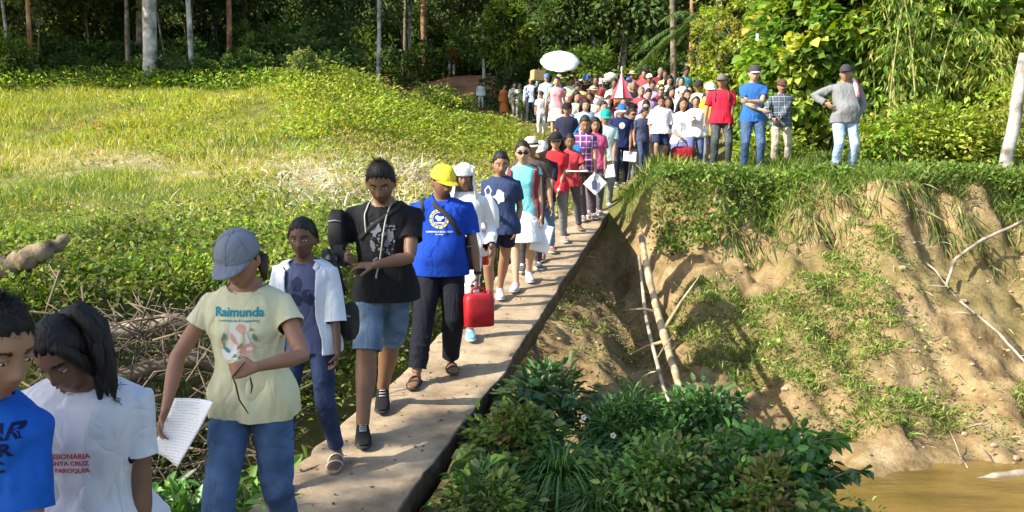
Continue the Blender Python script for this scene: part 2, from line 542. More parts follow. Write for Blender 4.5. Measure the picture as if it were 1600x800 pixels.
def crown_points(n_clumps, per, R, rs, csize=(.25, .5), shell=0.55, low=-1):
    """leaf positions and outward directions in clumps spread through an ellipsoid R"""
    d = rs.normal(size=(n_clumps, 3)); d /= np.linalg.norm(d, axis=1, keepdims=True)
    r = (shell + (1 - shell)*rs.rand(n_clumps))**0.7
    # lumpy outline
    lump = 0.82 + 0.28*snoise(d, 2.5, rs.randint(1000), 2)
    C = d*r[:, None]*lump[:, None]*np.array(R)
    C = C[C[:, 2] > low*R[2]]
    cs = rs.uniform(csize[0], csize[1], len(C))
    q = rs.normal(size=(len(C), per, 3)); q /= np.linalg.norm(q, axis=2, keepdims=True)
    q[:, :, 2] *= 0.7
    P = C[:, None, :] + q*cs[:, None, None]*rs.rand(len(C), per, 1)**0.4
    out = q + 0.8*(C/np.array(R))[:, None, :]
    return P.reshape(-1, 3), out.reshape(-1, 3), np.repeat(np.arange(len(C)), per), C
def bush_mesh(name, R, n_clumps, per, leaf, aspect, cols, seed, csize=(.2, .45), droop=.2, shell=.5, jit=.5, stems=8, low=-.6, curl=.25, full=False):
    rs = np.random.RandomState(seed)
    P, N, ci, C = crown_points(n_clumps, per, R, rs, csize, shell, low)
    P[:, 2] += R[2]*(-low)
    sz = leaf*rs.uniform(.6, 1.3, len(P))
    base = jcol(cols, len(C), rs, .22, .08)
    col = base[ci]*(1 + .15*rs.normal(size=(len(P), 1)))
    return np_mesh(name, *leaf_cloud(P, N, sz, aspect, np.clip(col, .004, .9), curl, rs, droop, jit, full)), C + np.array([0, 0, R[2]*(-low)])
def stem_mb(C, rs, n, r0=.02, base=(0, 0, -.1), k=None):
    m = MB()
    idx = rs.permutation(len(C))[:n]
    for i in idx:
        c = Vector(C[i]); b = Vector(base) + Vector((rs.normal()*.08, rs.normal()*.08, 0))
        mid = b.lerp(c, .5) + Vector((rs.normal()*.1, rs.normal()*.1, .12*c.length))
        m.tube([b, b.lerp(mid, .6), mid, mid.lerp(c, .6), c], [r0, r0*.8, r0*.6, r0*.4, r0*.2], 5)
    return m
BARK = plain('bark', (.16, .12, .08), .9, .1, .45, 5, .8, 25, rgb2=(.30, .26, .20))
BARK_PALE = plain('pale_bark', (.24, .22, .19), .9, .1, .5, 4, .8, 20, rgb2=(.62, .60, .55))
BARK_RED = plain('reddish_bark', (.22, .11, .05), .9, .1, .4, 4, .7, 22, rgb2=(.50, .30, .16))
TWIG = plain('dry_wood', (.24, .19, .13), .9, .1, .4, 6, .5, 30, rgb2=(.55, .48, .37))
# ---------------------------------------------------------------- forest
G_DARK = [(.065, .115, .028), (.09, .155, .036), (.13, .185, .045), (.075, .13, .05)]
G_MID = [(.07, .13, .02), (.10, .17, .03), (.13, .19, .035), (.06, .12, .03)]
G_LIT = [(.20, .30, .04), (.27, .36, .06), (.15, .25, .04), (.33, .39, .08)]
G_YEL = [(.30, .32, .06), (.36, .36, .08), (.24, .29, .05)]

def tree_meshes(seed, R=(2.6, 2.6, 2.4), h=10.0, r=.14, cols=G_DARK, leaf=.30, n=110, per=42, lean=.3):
    rs = np.random.RandomState(seed)
    lx, ly = rs.normal()*lean, rs.normal()*lean
    pts, rad = [], []
    for i in range(12):
        t = i/11.0
        pts.append((lx*t + .10*math.sin(3.1*t + seed), ly*t + .08*math.sin(4*t + 2*seed), -.3 + (h + .3)*t))
        rad.append(r*(1.15 if i == 0 else 1.0)*(1 - .62*t))
    m = MB(); m.tube(pts, rad, 9)
    top = Vector(pts[-1])
    P, N, ci, C = crown_points(n, per, R, rs, (.35, .8), .25)
    for i in rs.permutation(len(C))[:16]:
        c = Vector(C[i]) + top
        t = rs.uniform(.62, .97)
        b = Vector(pts[int(t*11)])
        m.tube([b, b.lerp(c, .5) + Vector((0, 0, .25)), c], [r*.35, r*.2, r*.06], 5)
    P = P + np.array(top)
    base = jcol(cols, len(C), rs, .2, .08)
    col = base[ci]*(1 + .18*rs.normal(size=(len(P), 1)))
    cm = np_mesh('crown', *leaf_cloud(P, N, leaf*rs.uniform(.6, 1.3, len(P)), .55, np.clip(col, .004, .9), .2, rs, .25, .6))
    return m.mesh('trunk'), cm

def add_mats(me, mat):
    me.materials.clear(); me.materials.append(mat)
    me.polygons.foreach_set('use_smooth', np.ones(len(me.polygons), dtype=bool))
BARK_DIM = plain('dim_bark', (.09, .07, .05), .9, .1, .4, 5, .8, 25, rgb2=(.20, .17, .13))
FT = []
for k, (rr, bk, hh) in enumerate([(.10, BARK, 9.0), (.15, BARK, 11), (.075, BARK_DIM, 9.5), (.12, BARK, 10), (.09, BARK_DIM, 8.5)]):
    tm, cm = tree_meshes(40 + k, h=hh, r=rr, R=(2.7, 2.7, 2.8))
    add_mats(tm, bk); add_mats(cm, LEAF)
    FT.append((tm, cm, hh))
def place_tree(tm, cm, x, y, s, rz, label, group=None, name='forest_tree', cat_='tree', z=None, sxy=None):
    e = empty(name, (x, y, gz(x, y) if z is None else z), rz)
    q = sxy or s
    e.scale = (q, q, s)
    tag(e, label, cat_, group)
    a = link('trunk', tm, None, e, False)
    if cm is not None:
        b = link('crown', cm, None, e, False)
    return e
rs = np.random.RandomState(11)
def wood_tree_group(pts, label, group):
    for (x, y) in pts:
        k = rs.randint(len(FT)); tm, cm, hh = FT[k]
        place_tree(tm, cm, x, y, rs.uniform(.85, 1.25), rs.uniform(0, 6.28), label, group)
pts = []
for row, (yy, n_) in enumerate([(31, 9), (36, 10), (42, 11), (50, 12), (60, 13), (72, 13)]):
    for i in range(n_):
        x0, x1 = -0.66*yy, 0.12*yy
        x = x0 + (x1 - x0)*(i + rs.uniform(.1, .9))/n_
        if yy < 48 and -5.5 < x < 0.8: continue
        if yy < 36 and x > -13: continue
        if i % 2 and yy < 60: continue
        pts.append((x, yy + rs.uniform(-1.8, 1.8)))
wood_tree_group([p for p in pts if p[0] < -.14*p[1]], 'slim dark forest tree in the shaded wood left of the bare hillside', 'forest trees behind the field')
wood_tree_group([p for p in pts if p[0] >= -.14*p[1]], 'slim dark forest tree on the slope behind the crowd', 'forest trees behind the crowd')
pts = [(x, y) for x, y in [(5.5, 30), (8.5, 33), (12, 29), (15.5, 33), (19, 28), (23, 32), (10, 40), (17, 41), (25, 42), (4, 37), (6.5, 27.0)]]
wood_tree_group(pts, 'tall forest tree standing behind the sunlit thicket on the right', 'forest trees behind the right thicket')
# trees on the left, past the picture's edge, whose shade keeps the wood dark
wood_tree_group([(-20.5, 23), (-23.5, 28), (-27, 22)], 'tall forest tree at the far left end of the wood edge', 'forest trees at the left end')

def single_trunk(px, py_base, d, wpx, bark, label, lean=0.0, hh=None, fork=False, crown=True, zb=None):
    """a trunk one can point at: base pixel, distance, width in pixels"""
    b = ray(px, py_base, d)
    z0 = gz(b.x, b.y)
    r = wpx*d/F/2
    hh = hh or 9.5
    rs2 = np.random.RandomState(int(px))
    e = empty('forest_tree', (b.x, b.y, z0))
    tag(e, label, 'tree')
    m = MB(); pts = []; rad = []
    for i in range(16):
        t = i/15
        pts.append((lean*hh*t + .05*math.sin(5*t + px), .06*math.sin(4*t + px), -.3 + (hh + .3)*t))
        rad.append(r*(1.25 - .25*min(t*8, 1))*(1 - .45*t)*(1 + .05*rs2.normal()))
    m.tube(pts, rad, 12)
    if fork:
        p0 = Vector(pts[7]); m.tube([p0, p0 + Vector((.35, 0, 1.0)), p0 + Vector((.5, 0, 2.4)), p0 + Vector((.9, .1, 4.0))], [r*.7, r*.6, r*.5, r*.3], 8)
        p0 = Vector(pts[5]); m.tube([p0, p0 + Vector((-.3, 0, .9)), p0 + Vector((-.35, 0, 2.4))], [r*.6, r*.5, r*.3], 8)
    m.build('trunk', bark, e)
    if crown:
        tm, cm, h0 = FT[rs2.randint(len(FT))]
        c = link('crown', cm, None, e, False)
        c.location = (lean*hh, 0, hh - h0)
    return e
single_trunk(238, 140, 27.0, 22, BARK_PALE, 'thickest pale mottled trunk at the left wood edge', -.01)
single_trunk(297, 135, 27.5, 9, BARK_PALE, 'thin pale forked trunk right of the thickest trunk', .012, fork=True, crown=False)
single_trunk(45, 140, 27.5, 8, BARK_RED, 'thin brown leaning trunk near the left edge of the wood', .02)
single_trunk(14, 120, 29, 6, BARK_PALE, 'thin grey trunk, the leftmost in the wood', -.03)
single_trunk(358, 120, 31, 9, BARK_RED, 'reddish bare trunk right of the forked trunk', 0, crown=False)
single_trunk(205, 140, 29, 8, BARK, 'dim straight trunk just left of the thickest pale trunk', .01)
single_trunk(590, 125, 31, 8, BARK_PALE, 'pale slender trunk in the middle of the wood', .01, crown=False)
single_trunk(662, 85, 44, 10, BARK_RED, 'orange brown trunk above the bare red hillside', .01)
single_trunk(640, 85, 46, 6, BARK_PALE, 'whitish pole trunk above the red hillside', 0)
single_trunk(925, 125, 33, 8, BARK_PALE, 'pale straight trunk right of the white umbrella', .012)
single_trunk(973, 125, 34, 8, BARK_PALE, 'pale straight trunk above the red and white umbrella', .015)
single_trunk(905, 120, 37, 6, BARK, 'thin dark trunk directly behind the white umbrella', -.01)
single_trunk(1080, 130, 30, 7, BARK_RED, 'thin tan trunk left of the sunlit thicket', -.02)
single_trunk(1052, 110, 35, 6, BARK, 'thin dark trunk between the crowd and the sunlit thicket', .02)

# slender understorey trees whose crowns hang between the trunks
UT = []
for k in range(4):
    tm, cm = tree_meshes(140 + k, h=3.6 + .5*k, r=.045, R=(1.7, 1.6, 1.9), cols=G_DARK + [(.07, .12, .03)], leaf=.20, n=70, per=40, lean=.5)
    add_mats(tm, BARK_DIM); add_mats(cm, LEAF); UT.append((tm, cm))
rs = np.random.RandomState(88)
for yy, n_ in [(29.5, 9), (33, 11), (38, 12), (46, 12)]:
    for i in range(n_):
        x0, x1 = -.68*yy, (-.17*yy if yy < 40 else -.12*yy); x = x0 + (x1 - x0)*(i + rs.uniform(.05, .95))/n_
        tm, cm = UT[rs.randint(4)]
        if yy < 37 and x > -9.5: continue
        place_tree(tm, cm, x, yy + rs.uniform(-1, 1), rs.uniform(.75, 1.35), rs.uniform(0, 6.28), 'slender understorey tree with a low dark crown in the left wood', 'understorey trees of the left wood', 'understorey_tree')
for yy, x0, x1, n_ in [(33, 1.0, 9, 6), (40, 0.5, 12, 7), (50, -6, 12, 8)]:
    for i in range(n_):
        x = x0 + (x1 - x0)*(i + rs.uniform(.05, .95))/n_; tm, cm = UT[rs.randint(4)]
        place_tree(tm, cm, x, yy + rs.uniform(-1, 1), rs.uniform(.8, 1.4), rs.uniform(0, 6.28), 'slender understorey tree with a low crown behind the crowd', 'understorey trees behind the crowd', 'understorey_tree')
# far off wood that reads as one mass on the hill
rs = np.random.RandomState(3)
n = 60000
fx = rs.uniform(-75, 62, n); fy = rs.uniform(52, 125, n); fh = rs.rand(n)**.8*13
fz = ground(fx, fy, False) + fh
keep = ~((np.abs(fx/fy + .07) < .05) & (fh > 3.5) & (rs.rand(n) < .75))
P = np.stack([fx, fy, fz], -1)[keep]
n = len(P)
me = np_mesh('distant_wood', *leaf_cloud(P, rs.normal(size=(n, 3)), rs.uniform(.4, 1.0, n), .6, jcol(G_DARK, n, rs), .2, rs, .2, .6))
tag(link('distant_wood', me, LEAF, None, False), 'dark mass of far trees closing off the hill behind the wood', None, None, 'stuff')

# undergrowth shrubs in the wood, shared meshes
UG = []
for k in range(4):
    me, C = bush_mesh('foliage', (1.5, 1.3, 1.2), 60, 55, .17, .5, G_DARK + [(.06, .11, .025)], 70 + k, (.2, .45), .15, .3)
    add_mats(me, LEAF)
    st = stem_mb(C, np.random.RandomState(k), 9, .018).mesh('stem'); add_mats(st, BARK)
    UG.append((me, st))
rs = np.random.RandomState(21)
def shrub(x, y, s, k, label, group=None, name='shrub', sz=None, UGs=UG):
    e = empty(name, (x, y, gz(x, y) - .05), rs.uniform(0, 6.28))
    e.scale = (s, s, sz or s)
    tag(e, label, 'shrub', group)
    link('foliage', UGs[k][0], None, e, False); link('stem', UGs[k][1], None, e, False)
    return e
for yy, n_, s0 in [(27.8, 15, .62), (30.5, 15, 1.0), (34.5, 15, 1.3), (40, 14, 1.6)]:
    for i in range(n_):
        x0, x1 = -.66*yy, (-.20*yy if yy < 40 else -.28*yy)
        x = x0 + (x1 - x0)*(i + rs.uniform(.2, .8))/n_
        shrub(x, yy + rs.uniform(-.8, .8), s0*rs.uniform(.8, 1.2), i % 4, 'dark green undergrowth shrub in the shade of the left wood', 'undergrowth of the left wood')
for yy, x0, x1, n_, s0 in [(31, 0.5, 8, 7, .9), (36, -.5, 10, 9, 1.2), (44, -5, 12, 9, 1.3), (54, -8, 12, 9, 2.0)]:
    for i in range(n_):
        x = x0 + (x1 - x0)*(i + rs.uniform(.2, .8))/n_
        shrub(x, yy + rs.uniform(-.6, .6), s0*rs.uniform(.8, 1.2), i % 4, 'dark green undergrowth shrub on the slope behind the crowd', 'undergrowth behind the crowd')

# ---------------------------------------------------------------- sunlit single bushes
def big_bush(name, label, x, y, R, n_clumps, per, leaf, aspect, cols, seed, droop=.2, shell=.5, jit=.5, low=-.6, csize=(.2, .45), mat=LEAF, dz=0, stems=10, cat_='bush', curl=.25):
    me, C = bush_mesh('foliage', R, n_clumps, per, leaf, aspect, cols, seed, csize, droop, shell, jit, 8, low, curl, leaf >= .17)
    e = empty(name, (x, y, gz(x, y) + dz))
    tag(e, label, cat_)
    link('foliage', me, mat, e, False)
    stem_mb(C, np.random.RandomState(seed), stems, .03 + .02*(dz > 0), (0, 0, -.1 - dz)).build('stem', BARK, e)
    return e
big_bush('round_tree', 'round bushy sunlit tree with broad leaves above the left of the crowd', -.15, 36.2, (1.12, .95, 1.42), 120, 60, .17, .6, G_LIT + G_MID, 5, .35, .45, .5, -.9, cat_='tree', dz=1.75)
big_bush('sapling', 'pale leafy sapling standing at the wood edge above the tall weeds', -6.1, 25.2, (.62, .5, .85), 40, 26, .12, .6, [(.22, .24, .08), (.17, .21, .06)], 6, .3, .3, .6, -.95, (.08, .2))
big_bush('vine_thicket', 'thicket of large heart shaped leaves behind the four standing men', 7.0, 19.2, (2.3, 1.6, 3.3), 340, 60, .20, .95, G_LIT + [(.15, .25, .05)], 8, .5, .72, .35, -.45, (.25, .5), curl=.15)
big_bush('leafy_bush', 'yellow green bush of mixed leaves between the crowd and the heart leaved thicket', 6.4, 23.5, (1.5, 1.4, 4.2), 200, 60, .14, .6, G_LIT + G_YEL, 9, .3, .65, .6, -.5)
big_bush('vine_thicket', 'tall sunlit thicket of round leaves right of the man in grey', 9.6, 19.8, (2.2, 1.6, 4.0), 260, 60, .19, .9, G_LIT, 10, .5, .7, .4, -.5, (.25, .5), curl=.15)
big_bush('bush', 'dense mid green bush at the far right behind the pale post', 12.6, 19.6, (2.7, 1.7, 4.2), 300, 60, .13, .5, G_MID + G_LIT, 12, .3, .65, .6, -.5)
big_bush('bush', 'low bush of pale leaves on the bank right of the man in grey', 7.3, 15.6, (1.8, .9, .8), 120, 60, .11, .55, G_LIT, 13, .2, .5, .6, -.4)
big_bush('bush', 'low yellowish bush left of the foot of the pale post', 9.6, 15.6, (1.7, 1.0, 1.0), 120, 60, .10, .45, G_YEL + G_LIT, 14, .2, .5, .7, -.4)
big_bush('bush', 'small low bush at the knees of the man in plaid', 4.9, 16.2, (.8, .5, .55), 50, 50, .10, .6, G_LIT, 15, .2, .5, .7, -.4)
big_bush('bush', 'yellow green bush high up behind the heart leaved thicket', 9.8, 24.0, (3.6, 1.6, 5.6), 320, 60, .17, .55, G_LIT + G_YEL, 16, .3, .65, .6, -.3)
big_bush('bush', 'dark leafed bush in the gap above the white umbrella people', 2.6, 27.5, (1.3, 1.1, 1.9), 90, 50, .16, .5, G_MID, 17, .3, .6, .6, -.5)

def bamboo(name, label, x, y, n_culm, h, seed, cols, spread=1.0):
    rs2 = np.random.RandomState(seed)
    e = empty(name, (x, y, gz(x, y)))
    tag(e, label, 'bamboo')
    P, N = [], []
    culms = []
    for i in range(n_culm):
        a = rs2.uniform(0, 6.28); b = rs2.uniform(.5, 1.0)*spread
        base = Vector((rs2.normal()*.3, rs2.normal()*.3, -.1)); hh = h*rs2.uniform(.75, 1.1)
        pts = []
        for k in range(9):
            t = k/8
            out = b*(t**2)*1.4
            pts.append(base + Vector((math.cos(a)*out, math.sin(a)*out*.8, hh*(t - .22*t**3*b))))
        mm = MB(); mm.tube(pts, [.022*(1 - .8*k/8) for k in range(9)], 6); culms.append(mm)
        for k in range(60):
            t = rs2.uniform(.25, 1.0); f = t*8; j = min(int(f), 7)
            c = pts[j].lerp(pts[j+1], f - j)
            dd = Vector((rs2.normal(), rs2.normal(), -.2)).normalized()
            for q in range(7):
                P.append(c + dd*(.1 + .08*q)*rs2.uniform(.7, 1.3)); N.append((dd.x*.9, dd.y*.9, -.8))
    P = np.array([tuple(p) for p in P]); N = np.array(N)
    me = np_mesh('foliage', *leaf_cloud(P, N, rs2.uniform(.10, .24, len(P)), .18, jcol(cols, len(P), rs2), .3, rs2, .4, .35))
    link('foliage', me, LEAF, e, False)
    for mm in culms: mm.build('culm', plain_culm, e)
plain_culm = plain('culm', (.25, .27, .08), .5, .4, .3, 3, rgb2=(.45, .42, .18))
bamboo('bamboo_clump', 'tall bamboo clump with drooping leaves above the man in grey', 8.0, 17.8, 11, 6.4, 31, G_LIT + G_MID, 1.2)
bamboo('bamboo_clump', 'bamboo clump with yellow drooping leaves left of the pale post', 10.2, 17.0, 8, 3.4, 32, G_YEL + G_LIT, 1.0)
bamboo('bamboo_clump', 'bamboo clump leaning in at the upper right corner', 12.6, 17.3, 11, 6.5, 33, G_LIT + G_MID, 1.3)

def palm(x, y, h, label, seed):
    rs2 = np.random.RandomState(seed)
    e = empty('palm_tree', (x, y, gz(x, y))); tag(e, label, 'palm')
    m = MB(); m.tube([(0, 0, -.2), (.05, 0, h*.5), (0.1, 0, h)], [.09, .07, .06], 9); m.build('trunk', BARK, e)
    for i in range(13):
        a = i*2.4; L = rs2.uniform(1.6, 2.2); P = []; N = []
        el = rs2.uniform(.1, 1.1); pts = []
        for k in range(14):
            t = k/13
            rr = L*(math.cos(el)*t + .1*t*t); zz = L*(math.sin(el)*t - .75*t*t)
            pts.append(Vector((math.cos(a)*rr + .1, math.sin(a)*rr, h + zz)))
        for k in range(60):
            t = .12 + .88*k/59; f = t*13; j = min(int(f), 12); c = pts[j].lerp(pts[j+1], f - j)
            tg = (pts[j+1] - pts[j]).normalized(); sd = Vector((-math.sin(a), math.cos(a), 0))
            for sg in (-1, 1):
                P.append(c); N.append(tg*.6 + sd*sg + Vector((0, 0, -.35)))
        n = len(P)
        me = np_mesh('frond', *leaf_cloud(np.array([tuple(p) for p in P]), np.array([tuple(p) for p in N]), np.full(n, .42), .09, jcol([(.07, .13, .03), (.11, .17, .05)], n, rs2, .1, .05), .2, rs2, 0, .05))
        link('frond', me, LEAF, e, False)
palm(6.1, 28.5, 2.4, 'small feathery palm behind the right end of the crowd', 3)

big_bush('bush', 'yellow green bush at the left edge of the wood', -16.2, 27.2, (1.3, .8, 1.3), 90, 45, .13, .5, G_LIT + G_MID, 61, .3, .4, .6, -.6)
big_bush('bush', 'leafy bush under the orange brown trunk at the wood edge', -2.6, 30.0, (1.2, .8, .8), 80, 45, .12, .5, G_MID + G_LIT, 62, .3, .4, .6, -.6)
# pale posts
def post(px, pyb, pyt, d, wpx, lean, label):
    b = ray(px, pyb, d); z0 = gz(b.x, b.y); hh = (pyb - pyt)*d/F + max(b.z - z0, 0)
    e = MB(); r = wpx*d/F/2
    rs2 = np.random.RandomState(int(px))
    e.tube([(lean*hh*t + .01*rs2.normal(), 0, -.2 + (hh + .2)*t) for t in np.linspace(0, 1, 9)], [r*(1.05 - .15*t)*(1 + .04*rs2.normal()) for t in np.linspace(0, 1, 9)], 9)
    o = e.build('wooden_post', BARK_PALE); o.location = (b.x, b.y, z0)
    tag(o, label, 'post')
post(1570, 225, 88, 14.6, 19, .13, 'pale weathered leaning post at the right edge of the photo')
post(757, 100, 35, 36.3, 6, -.01, 'tall pale cut post left of the round sunlit tree')
# white notice hung in the thicket
p = ray(1183, 58, 17.7)
o = MB(); o.box((0, 0, 0), (.025, .004, .07)); o = o.build('white_tag', plain('white_plastic', (.8, .8, .78), .4), None, False)
o.location = p; tag(o, 'small white strip hanging in the leaves above the man in blue', 'tag')

# ---------------------------------------------------------------- the shade tree beside the photographer
Dn = SUN_DIR
Nn = Vector((Dn.y, -Dn.x, 0)).normalized(); Nn = Vector((.45, -.89, 0)).normalized() if False else Nn
Mn = Dn.cross(Nn).normalized()
if Mn.z < 0: Mn = -Mn
shade_c = Nn*(-2.6) + Mn*(-0.95) - Dn*13.0
rs = np.random.RandomState(77)
e = empty('shade_tree', (shade_c.x, shade_c.y, -2.2)); tag(e, 'big leafy tree standing left behind the photographer and shading the near end of the bridge', 'tree')
P, N, ci, C = crown_points(170, 60, (3.5, 3.2, 2.9), rs, (.4, .8), .1)
P[:, 2] += shade_c.z + 2.2
me = np_mesh('crown', *leaf_cloud(P, N, .28*rs.uniform(.6, 1.3, len(P)), .6, jcol(G_MID, len(P), rs), .2, rs, .2, .6))
link('crown', me, LEAF, e, False)
m = MB(); hh = shade_c.z + 2.2
m.tube([(0, 0, -.3), (.1, 0, hh*.3), (-.05, .1, hh*.6), (0, 0, hh)], [.3, .24, .2, .12], 12)
for i in rs.permutation(len(C))[:24]:
    m.tube([(0, 0, hh*.7), tuple(C[i]*.5 + np.array([0, 0, hh + .1])), tuple(C[i] + np.array([0, 0, hh]))], [.09, .05, .015], 6)
m.build('trunk', BARK, e)
# ---------------------------------------------------------------- grass, weeds, bank plants
def not_bridge(x, y, pad=.05):
    return (x < deckRv(y) - DW - pad) | (x > deckRv(y) + pad) | (y > 14.8)
def corridor(x, y):
    c = np.interp(y, [14, 17, 20, 26, 33], [1.3, 2.1, 2.2, 1.6, .2])
    return np.abs(x - c) < np.interp(y, [14, 16, 26, 33], [.5, 1.2, 1.8, 1.2])
def blades(x, y, hh, cols, rs, per=5, spread=.06, asp=.07, lean=.45, mesh='grass'):
    z = ground(x, y)
    P = np.stack([x, y, z - .015], -1)
    P = np.repeat(P, per, axis=0) + rs.normal(size=(len(P)*per, 3))*np.array([spread, spread, 0])
    N = rs.normal(size=P.shape)*lean; N[:, 2] = 1
    h = np.repeat(hh, per)*rs.uniform(.5, 1.25, len(P))
    c = np.clip(np.repeat(cols, per, axis=0)*(1 + .2*rs.normal(size=(len(P), 1))), .01, .9)
    return leaf_cloud(P, N, h, asp, c, .3, rs, 0, .12)
YG = np.array([(.42, .45, .07), (.36, .41, .06), (.50, .47, .11), (.30, .38, .05)])
GG = np.array([(.16, .25, .05), (.22, .31, .06), (.12, .20, .04), (.27, .33, .08)])
ST = np.array([(.62, .55, .32), (.52, .44, .22), (.70, .63, .42)])
def field_cols(x, y, rs):
    n = len(x)
    nz = snoise(np.stack([x, y], -1), 1.2, 71, 3)
    wy = smooth(12.5, 18, y + 2.5*nz)*smooth(30, 25, y)*(.75 + .4*nz)          # yellow far field
    st = np.exp(-((x + 2.3)/1.8)**2 - ((y - 16.3)/1.8)**2)*.95 + .35*np.exp(-((y - 18.0)/1.0)**2)*smooth(-3, -7, x)
    pick = rs.rand(n)
    c = GG[rs.randint(0, 4, n)].copy()
    k = pick < wy; c[k] = YG[rs.randint(0, 4, k.sum())]
    k = rs.rand(n) < st*(.75 + .6*nz); c[k] = ST[rs.randint(0, 3, k.sum())]
    dry = rs.rand(n) < .08; c[dry] = ST[rs.randint(0, 3, dry.sum())]
    return c
rs = np.random.RandomState(101)
n = 90000
u = rs.rand(n)
y = 6.3 + (30.5 - 6.3)*u**1.5
x = rs.uniform(-.66, .20, n)*y
k = (y > farY(x) - .9) & not_bridge(x, y) & ~corridor(x, y) & (x < 1.5)
x, y = x[k], y[k]
h = np.interp(y, [6, 10, 14, 20, 28], [.10, .13, .15, .20, .30])*(1 + .5*snoise(np.stack([x, y], -1), 1.4, 5, 2))
k = np.exp(-((x + 2.3)/1.7)**2 - ((y - 16.3)/1.8)**2) > .45
h = np.where(k, h*.45, h)
v, f, c = blades(x, y, h, field_cols(x, y, rs), rs)
tag(link('field_grass', np_mesh('field_grass', v, f, c), LEAF_DULL, None, False), 'sunlit yellow green grass covering the field left of the procession', None, None, 'stuff')

# leafy weeds
def weeds(name, label, x, y, hgt, leaf, cols, rs, per=16, asp=.55, mat=LEAF, rad=.22):
    z = ground(x, y)
    P = np.stack([x, y, z], -1); n = len(P)
    P = np.repeat(P, per, axis=0)
    H = np.repeat(hgt, per)
    q = rs.normal(size=P.shape)*rad*np.array([1, 1, 0])
    t = rs.rand(len(P))**.7
    P = P + q; P[:, 2] += H*t
    N = q*2; N[:, 2] += .35
    patch = 1 + .38*snoise(np.stack([x, y], -1), 1.8, 61, 3) + .2*snoise(np.stack([x, y], -1), .6, 62, 1)
    c = np.repeat(jcol(cols, n, rs, .25, .08)*patch[:, None], per, axis=0)*(1 + .15*rs.normal(size=(len(P), 1)))
    v, f, c = leaf_cloud(P, N, leaf*rs.uniform(.5, 1.4, len(P)), asp, np.clip(c, .01, .9), .2, rs, .05, .5, name == 'bank_undergrowth')
    return tag(link(name, np_mesh(name, v, f, c), mat, None, False), label, None, None, 'stuff')
n = 9500
y = rs.uniform(6.4, 15.0, n); x = rs.uniform(-.66, -.02, n)*y
k = (y > farY(x) - 1.3) & not_bridge(x, y) & (rs.rand(n) < smooth(14.5, 8.0, y + 3.2*snoise(np.stack([x, y], -1), 1.6, 6, 3))) & (x < -.3)
weeds('leafy_weeds', 'bright green leafy weeds at the near edge of the left field', x[k], y[k], rs.uniform(.03, .26, k.sum())*(.7 + .8*rs.rand(k.sum())**3), .062, [(.13, .22, .035), (.19, .28, .05), (.10, .17, .03), (.26, .33, .07), (.30, .30, .10)], rs, 18, .6)
n = 2600
y = rs.uniform(20.0, 27.5, n); x = rs.uniform(-.26, .075, n)*y
k = ~corridor(x, y) & (rs.rand(n) < smooth(-.30, -.2, x/y + .02*snoise(np.stack([x, y], -1), 1, 6, 2)))
weeds('tall_weeds', 'tall tangled weeds between the field and the back of the crowd', x[k], y[k], rs.uniform(.15, .75, k.sum())*smooth(19, 24, y[k])*(.45 + .55*smooth(-.04, -.12, x[k]/y[k]))+.10, .11, G_YEL + G_LIT + [(.20, .28, .05)], rs, 22, .4, LEAF, .3)
n = 900
y = rs.uniform(25.5, 28.5, n); x = rs.uniform(-.66, -.18, n)*y
weeds('edge_weeds', 'leafy green weeds along the shaded foot of the wood', x, y, rs.uniform(.2, .7, n), .14, G_MID + G_LIT, rs, 20, .4, LEAF, .3)
n = 1500
y = rs.uniform(14.0, 20, n); x = rs.uniform(-.2, .075, n)*y
k = ~corridor(x, y) & not_bridge(x, y)
weeds('path_weeds', 'short yellowish weeds beside the path left of the queue', x[k], y[k], rs.uniform(.05, .4, k.sum())*smooth(14, 18, y[k]) + .05, .09, G_YEL + [(.42, .38, .18)], rs, 18, .35, LEAF, .2)
n = 420
y = rs.uniform(12, 24, n); x = rs.uniform(-.66, -.1, n)*y
k = (snoise(np.stack([x, y], -1), .8, 17, 2) > .1) & (x < -.6)
weeds('scattered_weeds', 'clumps of taller weeds scattered over the sunlit field', x[k], y[k], rs.uniform(.12, .5, k.sum()), .10, G_LIT + G_YEL + [(.40, .26, .12), (.14, .22, .05)], rs, 26, .35, LEAF, .22)
# fallen leaves and grit on the bridge
n = 420
y = 3.6 + 10.5*rs.rand(n); x = deckRv(y) - DW*rs.rand(n)**.6*.98 - .01
z = np.array([deckZ(q) for q in y]) + .006
v, f, c = leaf_cloud(np.stack([x, y, z], -1), rs.normal(size=(n, 3))*np.array([1, 1, .08]), rs.uniform(.008, .04, n), .5, jcol([(.16, .10, .04), (.30, .22, .1), (.10, .13, .04), (.08, .06, .04)], n, rs), .2, rs, 0, .05)
tag(link('leaf_litter', np_mesh('leaf_litter', v, f, c), LEAF_DULL, None, False), 'dry leaf bits and grit lying on the bridge deck', None, None, 'stuff')
n = 420
y = rs.uniform(33, 56, n); x = rs.uniform(-.20, .02, n)*y
k = (snoise(np.stack([x, y], -1), .5, 27, 2) > .0)
weeds('hill_weeds', 'patchy weeds on the bare reddish hillside', x[k], y[k], rs.uniform(.15, .8, k.sum()), .2, G_MID + G_LIT, rs, 26, .4, LEAF, .5)
